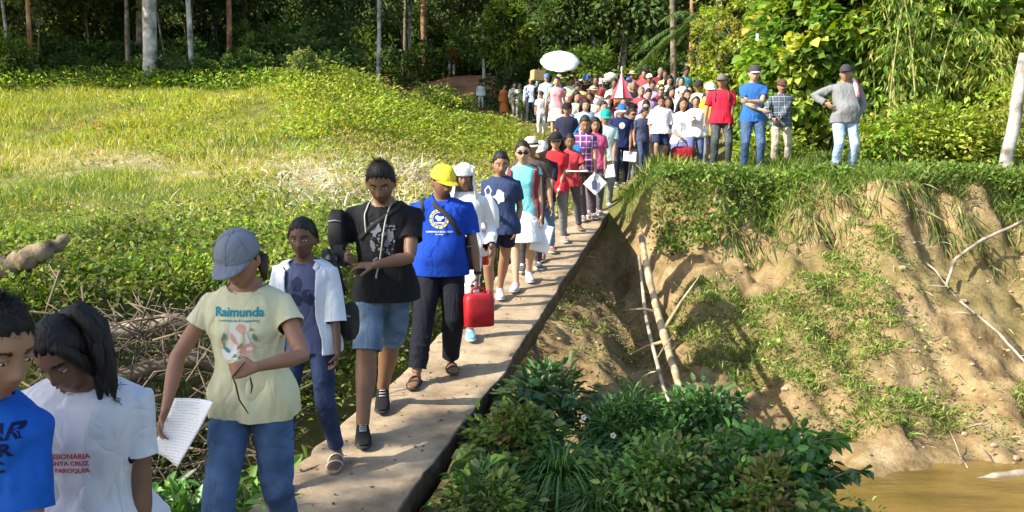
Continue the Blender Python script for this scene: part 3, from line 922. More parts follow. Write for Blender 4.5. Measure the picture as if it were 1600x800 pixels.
# pale rubble and dry brush mound
rs = np.random.RandomState(55)
n = 2200
x = rs.normal(-2.3, 1.15, n); y = rs.normal(16.3, 1.3, n)
k = not_bridge(x, y, .1) & (x < .2) & (y > 13)
x, y = x[k], y[k]; z = ground(x, y)
P = np.repeat(np.stack([x, y, z], -1), 8, axis=0) + rs.normal(size=(len(x)*8, 3))*np.array([.18, .18, .03]); P[:, 2] += .03
N = rs.normal(size=P.shape); N[:, 2] = np.abs(N[:, 2])*.4
v, f, c = leaf_cloud(P, N, rs.uniform(.08, .4, len(P)), .06, jcol([(.68, .62, .46), (.5, .42, .26), (.8, .76, .62)], len(P), rs), .3, rs, 0, .2)
tag(link('dry_brush', np_mesh('dry_brush', v, f, c), LEAF_DULL, None, False), 'pale dry brush and straw heaped beside the path', None, None, 'stuff')

# right bank: turf on the lip, hanging grass, patches on the slope
rs = np.random.RandomState(202)
n = 26000
x = rs.uniform(1.9, 11.5, n); y = farY(x) + rs.uniform(-.45, 3.6, n)
k = (y - farY(x) > -.4*np.clip(.3 + 1.3*snoise(x[:, None]*np.array([[1.0, .3]]), 2.3, 47, 3), 0, 1)) & (~corridor(x, y)) | (y < farY(x) + .8)
x, y = x[k], y[k]
cc = np.array([(.13, .21, .04), (.19, .27, .05), (.09, .15, .03), (.27, .30, .09)])[rs.randint(0, 4, len(x))]
v, f, c = blades(x, y, rs.uniform(.06, .22, len(x))*(1 + .7*snoise(np.stack([x, y], -1), 1.7, 48, 2)), cc*(1 + .4*snoise(np.stack([x, y], -1), 2.2, 49, 2))[:, None], rs, 5, .06, .09, .8)
tag(link('bank_turf', np_mesh('bank_turf', v, f, c), LEAF_DULL, None, False), 'green turf along the top of the eroded right bank', None, None, 'stuff')
n = 9000                                   # blades hanging over the lip
x = rs.uniform(2.0, 11, n); t = rs.rand(n)
y = farY(x) - .05 - .8*t
z = ground(x, y) + .05
P = np.stack([x, y, z], -1); N = np.stack([rs.normal(size=n)*.3, -np.ones(n)*.7, -1.2 + .8*rs.rand(n)], -1)
dens = .9*snoise(np.stack([x, t], -1), 1.6, 91, 2) + .45*smooth(4.5, 2.5, x)*-1 - .1
k = rs.rand(n) < np.clip(.55 + dens, 0, 1)
v, f, c = leaf_cloud(P[k], N[k], rs.uniform(.12, .42, k.sum()), .07, jcol([(.16, .20, .05), (.10, .15, .04), (.30, .26, .12), (.2, .24, .07)], k.sum(), rs), .2, rs, .2, .3)
tag(link('hanging_grass', np_mesh('hanging_grass', v, f, c), LEAF_DULL, None, False), 'dark grass and roots hanging over the lip of the right bank', None, None, 'stuff')
n = 4200
x = rs.uniform(2.3, 11, n); y = farY(x) + rs.uniform(-.9, .7, n)
nz = snoise(np.stack([x, y], -1), 1.7, 33, 2)
ext = .12 + .85*np.clip(.15 + .95*snoise(x[:, None]*np.array([[1.0, .3]]), 1.6, 44, 3) + .35*np.exp(-((x - 5.0)/1.0)**2), 0, 1)
k = (nz + .05 > .0) & (farY(x) - y < ext)
weeds('lip_creepers', 'dark green creepers spreading over the top edge of the right bank', x[k], y[k], rs.uniform(.02, .2, k.sum()), .07, [(.09, .16, .03), (.13, .21, .04), (.18, .26, .06)], rs, 12, .6, LEAF, .13)
n = 26000
x = rs.uniform(1.9, 9.5, n); s_ = rs.uniform(1.0, 4.2, n); y = farY(x) - s_
nz = snoise(np.stack([x, y], -1), 1.25, 37, 3)
m_ = .8*nz + .45*np.exp(-((x - 4.0)/1.7)**2 - ((s_ - 2.7)/.9)**2) + .35*np.exp(-((x - 6.3)/1.2)**2 - ((s_ - 3.0)/.9)**2) - .15
k = (m_ > .1) & (ground(x, y, False) > WZ + .25)
x, y = x[k], y[k]
cc = np.array([(.17, .25, .05), (.24, .32, .07), (.12, .19, .04), (.34, .35, .12)])[rs.randint(0, 4, len(x))]
v, f, c = blades(x, y, rs.uniform(.05, .13, len(x)), cc, rs, 4, .05, .16, 1.0)
tag(link('slope_grass', np_mesh('slope_grass', v, f, c), LEAF_DULL, None, False), 'patches of short green grass growing on the sandy right bank', None, None, 'stuff')
n = 1500
x = rs.uniform(.2, 9.0, n); y = farY(x) - rs.uniform(.7, 4.4, n)
nz = snoise(np.stack([x, y], -1), 1.6, 39, 2)
k = (nz > .1) & (ground(x, y, False) > WZ + .1)
weeds('slope_weeds', 'small scattered weeds on the eroded river bank', x[k], y[k], rs.uniform(.02, .10, k.sum()), .05, [(.18, .26, .05), (.3, .33, .1), (.12, .2, .04)], rs, 8, .5, LEAF, .08)
# clods, pebbles and dry sticks on the bank
n = 420
m = MB()
x = rs.uniform(.3, 9, n); y = farY(x) - rs.uniform(.5, 4.6, n)
z = ground(x, y)
for i in range(n):
    if z[i] < WZ - .02: continue
    r = .008 + .035*rs.rand()**3
    m.ellipsoid((x[i], y[i], z[i] + r*.3), (r*rs.uniform(.8, 1.5), r, r*.7), None, 6, 4)
tag(m.build('clods', plain('dry_clay', (.30, .21, .12), .95, .1, .4, 6, .5, 40, rgb2=(.55, .44, .28)), None, False), 'loose clay clods strewn over the bank', None, None, 'stuff')
P = []; 
n = 1100
x = rs.uniform(.2, 9, n); y = farY(x) - rs.uniform(.6, 4.4, n); z = ground(x, y) + .015
k = z > WZ
v, f, c = leaf_cloud(np.stack([x, y, z], -1)[k], rs.normal(size=(k.sum(), 3))*np.array([1, .8, .25]), rs.uniform(.06, .35, k.sum()), .05, jcol([(.5, .42, .28), (.33, .25, .15), (.62, .55, .4)], k.sum(), rs), .4, rs, 0, .1)
tag(link('dry_stalks', np_mesh('dry_stalks', v, f, c), LEAF_DULL, None, False), 'dry stalks lying on the bank', None, None, 'stuff')

# ---------------------------------------------------------------- near bank foliage, bottom of the picture
rs = np.random.RandomState(303)
DG = [(.13, .24, .04), (.08, .17, .035), (.19, .29, .05), (.10, .19, .045), (.25, .32, .08), (.22, .20, .07), (.07, .13, .03)]
n = 5000
x = rs.uniform(-1.0, 3.2, n); y = rs.uniform(3.6, 6.9, n)
k = (x > deckRv(y) + .10) & (y < np.interp(x, NEX, NEY) + .3)
hg = rs.uniform(.10, .55, k.sum())*np.interp(x[k] - deckRv(y[k]), [0, .25, .8], [.35, .6, 1])
weeds('bank_undergrowth', 'dark shaded ground plants on the near bank beside the bridge', x[k], y[k], hg, .052, DG, rs, 32, .45, LEAF_GLOSS, .12)
n = 900
x = rs.uniform(-2.6, -.9, n); y = rs.uniform(3.6, 6.6, n)
k = (x < deckRv(y) - DW - .03)
weeds('bank_undergrowth', 'green ground plants under the left side of the bridge', x[k], y[k], rs.uniform(.05, .40, k.sum()), .10, [(.10, .22, .03), (.15, .29, .05), (.07, .15, .03)], rs, 18, .5, LEAF_GLOSS, .14)
def near_bush(name, label, px, py, d, R, ncl, per, leaf, asp, cols, seed, **kw):
    p = ray(px, py, d)
    me, C = bush_mesh('foliage', R, ncl, per, leaf, asp, cols, seed, kw.get('cs', (.08, .2)), kw.get('droop', .2), kw.get('shell', .5), kw.get('jit', .5), 8, -.7, .2, True)
    e = empty(name, (p.x, p.y, p.z - R[2]*.7)); tag(e, label, 'shrub')
    link('foliage', me, LEAF_GLOSS, e, False)
    g = gz(p.x, p.y) - (p.z - R[2]*.7)
    stem_mb(C, np.random.RandomState(seed), 8, .012, (0, 0, min(g, -.05))).build('stem', BARK, e)
    return e
near_bush('shrub', 'dark broad leaved shrub against the near side of the bridge', 800, 705, 5.3, (.34, .32, .34), 70, 50, .062, .6, DG, 1)
near_bush('shrub', 'dark shrub at the bottom edge beside the bridge', 765, 800, 4.6, (.30, .3, .26), 50, 36, .06, .5, DG, 2)
near_bush('shrub', 'feathery green shrub in the centre of the near bank', 985, 680, 5.9, (.50, .4, .30), 90, 60, .06, .35, [(.10, .22, .05), (.07, .16, .04)], 3)
near_bush('shrub', 'dark green shrub at the middle of the bottom edge', 1020, 780, 4.7, (.55, .35, .35), 90, 56, .05, .55, DG, 4)
near_bush('shrub', 'green shrub under the leaning bamboo pole', 1095, 700, 5.5, (.42, .3, .36), 70, 56, .06, .6, [(.10, .22, .05), (.07, .16, .04)], 5)
near_bush('shrub', 'brighter green shrub overhanging the muddy water', 1205, 745, 5.0, (.30, .28, .28), 64, 40, .065, .65, [(.10, .25, .05), (.06, .15, .04), (.13, .30, .06)], 6, cs=(.1, .25))
near_bush('shrub', 'dark lanky shrub at the bottom right of the near bank', 1180, 790, 4.6, (.35, .3, .25), 50, 34, .06, .55, DG, 7)
near_bush('shrub', 'thin shrub of pointed leaves right against the bridge edge', 850, 622, 6.3, (.30, .22, .20), 34, 18, .11, .4, [(.05, .11, .03), (.10, .16, .06)], 8, shell=.6)
def spray(px, py, d, n_st, L, leaf, cols, label, seed, asp=.6, upz=.7):
    """open plant of arching stems with separate leaves"""
    rs2 = np.random.RandomState(seed)
    p = ray(px, py, d)
    e = empty('young_plant', p); tag(e, label, 'plant')
    m = MB(); P = []; N = []
    for i in range(n_st):
        a = rs2.uniform(0, 6.28); l = L*rs2.uniform(.6, 1.1)
        pts = [Vector((math.cos(a)*l*.75*t**1.3, math.sin(a)*l*.5*t**1.3, l*upz*(t - .35*t*t*t))) for t in np.linspace(0, 1, 7)]
        m.tube(pts, [.007, .006, .005, .005, .004, .003, .002], 5)
        for j in range(2, 7):
            for sg in (-1, 1):
                P.append(tuple(pts[j])); N.append((math.cos(a)*.5 - sg*math.sin(a), math.sin(a)*.5 + sg*math.cos(a), -.1))
    P = np.array(P); N = np.array(N)
    link('foliage', np_mesh('foliage', *leaf_cloud(P, N, leaf*rs2.uniform(.7, 1.3, len(P)), asp, jcol(cols, len(P), rs2), .2, rs2, .2, .3, True)), LEAF_GLOSS, e, False)
    m.build('stem', BARK, e)
spray(1285, 765, 4.9, 8, .30, .085, [(.05, .11, .04), (.08, .17, .05)], 'long stemmed plant reaching out over the brown water', 11)
spray(1235, 720, 5.1, 8, .34, .12, [(.12, .30, .05), (.08, .2, .04)], 'bright green plant above the water edge', 12)
spray(1270, 712, 5.6, 7, .28, .07, [(.12, .18, .05), (.25, .27, .12)], 'pale leaved plant in front of the sand', 13)
spray(870, 640, 6.0, 8, .34, .10, [(.07, .16, .05)], 'leafy stems poking up left of the feathery shrub', 14)
spray(745, 745, 4.9, 8, .30, .11, DG, 'large leaved plant close to the deck edge', 15, .75)
spray(822, 650, 5.9, 7, .34, .13, [(.06, .13, .035), (.04, .09, .03)], 'dark drooping plant beside the deck edge', 16, .4)
# arching clump of long grass
def grass_clump(px, py, d, L, n, label, seed, cols):
    rs2 = np.random.RandomState(seed); p = ray(px, py, d)
    e = empty('grass_clump', p); tag(e, label, 'grass clump')
    V_, F_, C_ = [], [], []
    o = 0
    for i in range(n):
        a = rs2.uniform(0, 6.28); l = L*rs2.uniform(.5, 1.1); el = rs2.uniform(.3, 1.35); wd = .006*rs2.uniform(.7, 1.4)
        col = np.clip(np.array(cols[rs2.randint(len(cols))])*(1 + .2*rs2.normal()), .01, .9)
        sd = np.array([-math.sin(a), math.cos(a), 0]); pts = []
        for t in np.linspace(0, 1, 6):
            rr = l*math.cos(el)*t*1.1; zz = l*(math.sin(el)*t - .65*t**2.3)
            pts.append(np.array([math.cos(a)*rr + .04*math.cos(a), math.sin(a)*rr + .04*math.sin(a), zz]))
        for k, q in enumerate(pts):
            w_ = wd*(1 - (k/5)**2) + .0005
            V_ += [q - sd*w_, q + sd*w_]; C_ += [col, col]
        for k in range(5): F_.append((o + 2*k, o + 2*k + 1, o + 2*k + 3, o + 2*k + 2))
        o += 12
    link('foliage', np_mesh('foliage', np.array(V_), np.array(F_), np.array(C_)), LEAF_GLOSS, e, False)
grass_clump(875, 745, 5.0, .55, 420, 'arching clump of long dark grass in the middle of the near bank', 5, [(.09, .20, .045), (.06, .14, .03), (.13, .26, .06)])
grass_clump(1090, 770, 4.9, .38, 200, 'grass clump low at the right of the near bank', 8, [(.09, .19, .04), (.13, .22, .06)])
grass_clump(930, 790, 4.6, .34, 180, 'grass clump at the bottom edge below the long grass', 9, [(.08, .17, .04), (.05, .11, .03)])
grass_clump(1000, 700, 5.6, .42, 220, 'smaller grass clump right of the long grass', 6, [(.06, .16, .05), (.05, .12, .035)])
grass_clump(810, 690, 5.4, .40, 200, 'grass clump between the bridge edge and the long grass', 7, [(.05, .13, .04), (.04, .09, .03)])
# small pale blossoms
for i, (px, py, d, lb) in enumerate([(912, 652, 5.6, 'small white flower highest above the long grass'), (958, 680, 5.4, 'pale yellow flower right of the long grass'), (1078, 660, 5.45, 'small white flower near the foot of the bamboo pole')]):
    m = MB(); p = ray(px, py, d)
    for k in range(5):
        a = k*1.257; m.ellipsoid((math.cos(a)*.012, math.sin(a)*.006 - .01, math.sin(a)*.012), (.010, .004, .008), None, 6, 4)
    o = m.build('flower', plain('petal', (.80, .78, .55) if i == 1 else (.8, .8, .74), .6)); o.location = p; tag(o, lb, 'flower')

# ---------------------------------------------------------------- dead wood
def stick(name, pts, rad, mat, label, cat_, n=8, knots=.10, seed=1, group=None, twigs=0):
    rs2 = np.random.RandomState(seed)
    W = [Vector(p) for p in pts]
    fine, fr = [], []
    for i in range(len(W) - 1):
        for k in range(6):
            t = k/6; fine.append(W[i].lerp(W[i+1], t) + Vector(rs2.normal(size=3))*rad[i]*.12)
            fr.append((rad[i]*(1 - t) + rad[i+1]*t)*(1 + knots*rs2.normal()))
    fine.append(W[-1]); fr.append(rad[-1])
    o0 = fine[0].copy(); m = MB(); m.tube([p - o0 for p in fine], fr, n)
    for k in range(twigs):
        j = rs2.randint(len(fine)//4, len(fine)); q = fine[j] - o0
        dv = Vector(rs2.normal(size=3)).normalized()*rad[0]*rs2.uniform(6, 16)
        m.tube([q, q + dv*.5 + Vector((0, 0, .02)), q + dv], [fr[j]*.5, fr[j]*.35, fr[j]*.15], 5)
    o = m.build(name, mat); o.location = o0
    tag(o, label, cat_, group); return o
BAM = plain('dry_bamboo', (.26, .19, .10), .6, .3, .5, 6, .3, 40, rgb2=(.62, .48, .28))
stick('bamboo_pole', [ray(1000, 365, 11.0), ray(1020, 460, 9.3), ray(1045, 550, 7.9), ray(1075, 648, 6.4)], [.045, .04, .035, .026], BAM, 'bamboo pole leaning against the far bank right of the bridge end', 'pole', twigs=3)
stick('dead_branch', [ray(998, 400, 10.6), ray(1010, 500, 9.0), ray(1035, 600, 7.4), ray(1050, 640, 6.8)], [.02, .02, .015, .012], TWIG, 'thin grey dead branch beside the bamboo pole', 'branch', twigs=2)
stick('dead_branch', [ray(824, 520, 9.2), ray(842, 560, 8.8), ray(856, 612, 8.6)], [.02, .028, .03], BARK, 'dark forked stick rising under the middle of the bridge', 'branch', twigs=3, seed=5)
stick('dead_branch', [ray(838, 500, 9.2), ray(836, 540, 9.0), ray(843, 566, 8.8)], [.012, .018, .02], BARK, 'short dark stick leaning on the forked stick', 'branch', seed=6)
stick('dead_branch', [ray(1478, 448, 11.3), ray(1492, 405, 11.7), ray(1535, 375, 12.0), ray(1600, 345, 12.2)], [.022, .026, .022, .02], TWIG, 'pale bent branch on the upper right bank', 'branch', twigs=2, seed=7)
stick('dead_branch', [ray(1355, 325, 12.6), ray(1400, 380, 12.2), ray(1460, 420, 11.7), ray(1480, 448, 11.3)], [.012, .014, .014, .012], TWIG, 'thin root trailing down to the pale bent branch', 'branch', seed=8)
stick('dead_branch', [ray(1500, 470, 11.2), ray(1560, 520, 10.7), ray(1610, 575, 10.2)], [.014, .016, .014], TWIG, 'pale thin branch low on the right bank edge', 'branch', seed=9, twigs=2)
stick('dead_branch', [ray(1298, 400, 12.3), ray(1306, 440, 12.0), ray(1306, 475, 11.6)], [.008, .012, .010], TWIG, 'short white twig hanging down the right bank', 'branch', seed=10)
def on_water(px, py, dz=.03):
    d = (-(WZ + dz))*F/(py - HY); return ray(px, py, d*1.0)
stick('driftwood_log', [on_water(1510, 752, .05), on_water(1560, 745, .07), on_water(1640, 735, .09)], [.02, .045, .055], plain('wet_wood', (.16, .12, .08), .8, .2, .4, 6, .6, 30, rgb2=(.45, .38, .28)), 'pale driftwood log lying at the right water edge', 'log', 10, seed=11)
stick('driftwood', [on_water(1398, 733), on_water(1425, 724, .06), on_water(1440, 720, .09)], [.012, .022, .016], TWIG, 'small pale driftwood stick at the water line', 'driftwood', seed=12, twigs=3)
stick('driftwood', [on_water(1486, 735), on_water(1500, 722, .06), on_water(1503, 712, .14)], [.02, .02, .012], TWIG, 'upright forked driftwood stub left of the log', 'driftwood', seed=13, twigs=4)
stick('driftwood', [on_water(1530, 722, .05), on_water(1560, 728, .05)], [.02, .014], TWIG, 'broken driftwood piece behind the log', 'driftwood', seed=14, twigs=3)
stick('dead_branch', [ray(1178, 700, 9.0), ray(1215, 690, 9.0), ray(1260, 682, 9.0)], [.012, .016, .010], TWIG, 'pale stick on the sand beside the bright shrub', 'branch', seed=15, twigs=2)
# left: log and the heap of dead branches
stick('fallen_log', [ray(-60, 440, 7.4), ray(10, 418, 7.4), ray(58, 398, 7.5), ray(104, 372, 7.7)], [.13, .12, .09, .045], plain('log_wood', (.10, .075, .045), .9, .1, .5, 7, 1.0, 30, rgb2=(.33, .26, .17)), 'weathered log rising from the left edge behind the boy', 'log', 14, .035, seed=16)
stick('fallen_log', [ray(130, 530, 6.3), ray(240, 508, 6.4), ray(345, 505, 6.5)], [.085, .08, .06], plain('grey_wood', (.14, .11, .08), .9, .1, .4, 6, .6, 30, rgb2=(.36, .30, .22)), 'long grey log across the top of the branch heap', 'log', 10, seed=17)
stick('fallen_log', [ray(150, 600, 6.0), ray(280, 560, 6.1), ray(420, 590, 6.2)], [.05, .06, .05], plain('dark_wood', (.07, .055, .04), .9, .1, .4, 6, .6, 30, rgb2=(.2, .16, .12)), 'dark log in the middle of the branch heap', 'log', 10, seed=18)
rs = np.random.RandomState(404)
m = MB(); hv = ray(250, 600, 6.0)
for i in range(420):
    p = ray(rs.uniform(60, 450), rs.uniform(490, 760), rs.uniform(5.7, 6.6)) - hv
    a = Vector((rs.normal(), rs.normal()*.5, rs.normal()*.55)).normalized()*rs.uniform(.12, .5)
    r = rs.uniform(.003, .010)
    m.tube([p - a, p + Vector(rs.normal(size=3))*.05, p + a*.6 + Vector(rs.normal(size=3))*.04, p + a], [r, r*.9, r*.7, r*.4], 5)
o = m.build('branch_heap', plain('heap_wood', (.07, .055, .04), .9, .1, .5, 3, .4, 30, rgb2=(.25, .20, .145))); o.location = hv
tag(o, 'tangled heap of dead branches below the left field', None, None, 'stuff')
# ---------------------------------------------------------------- people
def two_bone(a, b, l1, l2, hint):
    """joint between a and b, bending towards hint; b is pulled in when out of reach"""
    d = b - a; L = d.length; mx = (l1 + l2)*.999
    if L > mx: b = a + d*(mx/L); d = b - a; L = mx
    L = max(L, abs(l1 - l2)*1.01)
    x = (l1*l1 - l2*l2 + L*L)/(2*L)
    h = math.sqrt(max(l1*l1 - x*x, 0))
    u = d.normalized(); hh = hint - u*hint.dot(u)
    if hh.length < 1e-4: hh = Vector((0, 1, 0)) - u*u.y
    return a + u*x + hh.normalized()*h, b

def remesh(m, vox, smooth_it=2, name='m'):
    me = m.mesh(name)
    o = bpy.data.objects.new('tmp', me); COL.objects.link(o)
    r = o.modifiers.new('r', 'REMESH'); r.mode = 'VOXEL'; r.voxel_size = vox; r.use_smooth_shade = True
    if smooth_it:
        s = o.modifiers.new('s', 'SMOOTH'); s.factor = .5; s.iterations = smooth_it
    return o
def bake(objs):
    bpy.context.view_layer.update()
    dg = bpy.context.evaluated_depsgraph_get()
    out = []
    for o in objs:
        me = bpy.data.meshes.new_from_object(o.evaluated_get(dg), depsgraph=dg)
        out.append(me)
    for o in objs:
        old = o.data; bpy.data.objects.remove(o); bpy.data.meshes.remove(old)
    return out
def cut_open(me, cuts, is_torso=None):
    """open the closed ends of a garment with clean plane cuts: (point, outward direction, reach)"""
    bm_ = bmesh.new(); bm_.from_mesh(me)
    for P, D, rad in cuts:
        P = Vector(P); D = Vector(D).normalized()
        fs = []
        for f in bm_.faces:
            c_ = f.calc_center_median(); v = c_ - P
            if v.length > rad or v.dot(D) < -.03: continue
            if rad < .2 and is_torso and is_torso(c_): continue
            ax = v - D*v.dot(D)
            if rad < .2 and not (f.normal.dot(D) > .6) and ax.length > 1e-6 and f.normal.dot(ax)/ax.length < .15: continue
            fs.append(f)
        if not fs: continue
        g = set(fs)
        for f in fs: g.update(f.edges); g.update(f.verts)
        bmesh.ops.bisect_plane(bm_, geom=list(g), plane_co=P - D*.010, plane_no=D, clear_outer=True)
    bm_.to_mesh(me); bm_.free(); me.update()
def coords(me):
    c = np.empty(len(me.vertices)*3, dtype=np.float32); me.vertices.foreach_get('co', c); return c.reshape(-1, 3)
def normals(me):
    c = np.empty(len(me.vertices)*3, dtype=np.float32); me.vertices.foreach_get('normal', c); return c.reshape(-1, 3)
def set_coords(me, c):
    me.vertices.foreach_set('co', np.asarray(c, dtype=np.float32).ravel()); me.update()
def set_col(me, c):
    a = me.color_attributes.new('Col', 'FLOAT_COLOR', 'POINT'); q = np.ones((len(c), 4), dtype=np.float32); q[:, :3] = c
    a.data.foreach_set('color', q.ravel())

SKIN_M = None
def skin_material():
    m, t, out = new_mat('skin')
    at = nd(t, 'ShaderNodeAttribute', attribute_name='Col')
    p = nd(t, 'ShaderNodeBsdfPrincipled')
    p.inputs['Roughness'].default_value = .5
    p.inputs['Specular IOR Level'].default_value = .4
    p.inputs['Subsurface Weight'].default_value = .08
    p.inputs['Subsurface Radius'].default_value = (.02, .008, .004)
    tc = nd(t, 'ShaderNodeTexCoord'); nz = nd(t, 'ShaderNodeTexNoise'); nz.inputs['Scale'].default_value = 18; nz.inputs['Detail'].default_value = 5
    t.links.new(tc.outputs['Object'], nz.inputs['Vector'])
    mr = nd(t, 'ShaderNodeMapRange'); mr.inputs['To Min'].default_value = .78; mr.inputs['To Max'].default_value = 1.2
    t.links.new(nz.outputs['Fac'], mr.inputs['Value'])
    mx = nd(t, 'ShaderNodeVectorMath', operation='SCALE')
    t.links.new(at.outputs['Color'], mx.inputs[0]); t.links.new(mr.outputs[0], mx.inputs['Scale'])
    t.links.new(mx.outputs[0], p.inputs['Base Color'])
    t.links.new(p.outputs[0], out.inputs[0])
    return m
SKIN_M = skin_material()
HAIR = {}
def hair_mat(rgb):
    k = tuple(rgb)
    if k not in HAIR:
        m, t, out = new_mat('hair')
        tc = nd(t, 'ShaderNodeTexCoord'); nz = nd(t, 'ShaderNodeTexNoise')
        mp = nd(t, 'ShaderNodeMapping'); mp.inputs['Scale'].default_value = (140, 140, 14)
        nz.inputs['Scale'].default_value = 1.0; nz.inputs['Detail'].default_value = 3
        t.links.new(tc.outputs['Object'], mp.inputs[0]); t.links.new(mp.outputs[0], nz.inputs['Vector'])
        r = nd(t, 'ShaderNodeValToRGB'); e = r.color_ramp.elements
        e[0].position = .35; e[0].color = (*[c*.6 for c in rgb], 1); e[1].position = .7; e[1].color = (*[c*1.8 + .004 for c in rgb], 1)
        t.links.new(nz.outputs['Fac'], r.inputs[0])
        p = nd(t, 'ShaderNodeBsdfPrincipled'); p.inputs['Roughness'].default_value = .6
        p.inputs['Specular IOR Level'].default_value = .35
        t.links.new(r.outputs[0], p.inputs['Base Color'])
        b = nd(t, 'ShaderNodeBump'); b.inputs['Strength'].default_value = .7; b.inputs['Distance'].default_value = .006
        t.links.new(nz.outputs['Fac'], b.inputs['Height']); t.links.new(b.outputs[0], p.inputs['Normal'])
        t.links.new(p.outputs[0], out.inputs[0]); HAIR[k] = m
    return HAIR[k]
BLACK_HAIR = (.008, .006, .005); BROWN_HAIR = (.035, .018, .010); GREY_HAIR = (.16, .15, .14)

def head_verts(nu, nv, fem=False):
    """points of a head with face, centre at origin, facing +y; unit = metres at 1.70 m height"""
    a = -np.pi/2 + np.pi*(np.arange(nv) + .5)/nv
    b = 2*np.pi*np.arange(nu)/nu
    A, B = np.meshgrid(a, b, indexing='ij')
    X = np.cos(A)*np.cos(B); Y = np.cos(A)*np.sin(B); Z = np.sin(A)
    t = np.clip(-Z, 0, 1)
    sx = .076*(1 - .26*t**1.3); x = X*sx
    y = Y*.096; z = Z*.117
    y = np.where(Y < 0, y*(1 - .42*t), y*(1 - .06*t))
    y = np.where(Y > 0, y - .010*np.exp(-(z/.05)**2)*(np.abs(X) < 2), y)
    fr = np.clip(Y*2.2, 0, 1)
    g = lambda u, c, s: np.exp(-((u - c)/s)**2)
    ridge = np.interp(z, [-.052, -.040, -.030, .0, .022, .03], [0, .016, .023, .012, .004, 0])
    y += fr*ridge*g(x, 0, .0115)
    y += fr*.008*g(z, -.034, .010)*(g(x, .013, .008) + g(x, -.013, .008))
    y -= fr*.012*g(z, .006, .013)*(g(x, .031, .016) + g(x, -.031, .016))
    y += fr*.006*g(z, .030, .009)*(g(x, .03, .022) + g(x, -.03, .022))
    y += fr*.007*g(z, -.060, .0055)*g(x, 0, .022) + fr*.007*g(z, -.072, .006)*g(x, 0, .018)
    y -= fr*.003*g(z, -.066, .003)*g(x, 0, .024)
    y += fr*.008*g(z, -.098, .014)*g(x, 0, .022)
    y += fr*.004*g(z, -.018, .02)*(g(x, .045, .018) + g(x, -.045, .018))
    return x, y, z

class Fig: pass
def torso_rings(spec):
    fem = spec.get('fem'); fat = spec.get('fat', 0.0); bel = spec.get('belly', fat)
    if fem:
        T = [(-.12, .165, .112, -.005), (-.02, .178, .120, -.006), (.05, .160, .108, 0), (.13, .135, .095, .004), (.22, .138, .10, .004), (.31, .150, .112, .004), (.38, .160, .105, 0), (.44, .158, .088, -.006), (.475, .125, .070, -.012), (.505, .070, .056, -.012), (.535, .053, .053, -.008)]
    else:
        T = [(-.12, .160, .110, -.005), (-.02, .165, .112, -.004), (.05, .155, .105, 0), (.13, .148, .102, .004), (.22, .155, .108, .004), (.31, .168, .116, .004), (.38, .176, .112, 0), (.44, .178, .094, -.006), (.475, .142, .074, -.012), (.505, .080, .060, -.012), (.535, .060, .060, -.008)]
    out = []
    for z, rx, ry, oy in T:
        k = math.exp(-((z - .10)/.14)**2)
        out.append((z, rx*1.05*(1 + .35*fat), ry*(1 + .3*fat) + .05*bel*k, oy + .05*bel*k))
    a = np.array(out); zs = a[:, 0]; q = np.linspace(0, len(zs) - 1, 31)
    def cr(col):
        y = a[:, col]; r = []
        for t in q:
            i = min(int(t), len(y) - 2); f = t - i
            p0, p1, p2, p3 = y[max(i-1, 0)], y[i], y[i+1], y[min(i+2, len(y)-1)]
            r.append(.5*((2*p1) + (p2 - p0)*f + (2*p0 - 5*p1 + 4*p2 - p3)*f*f + (3*p1 - p0 - 3*p2 + p3)*f**3))
        return r
    return list(zip(cr(0), cr(1), cr(2), cr(3)))
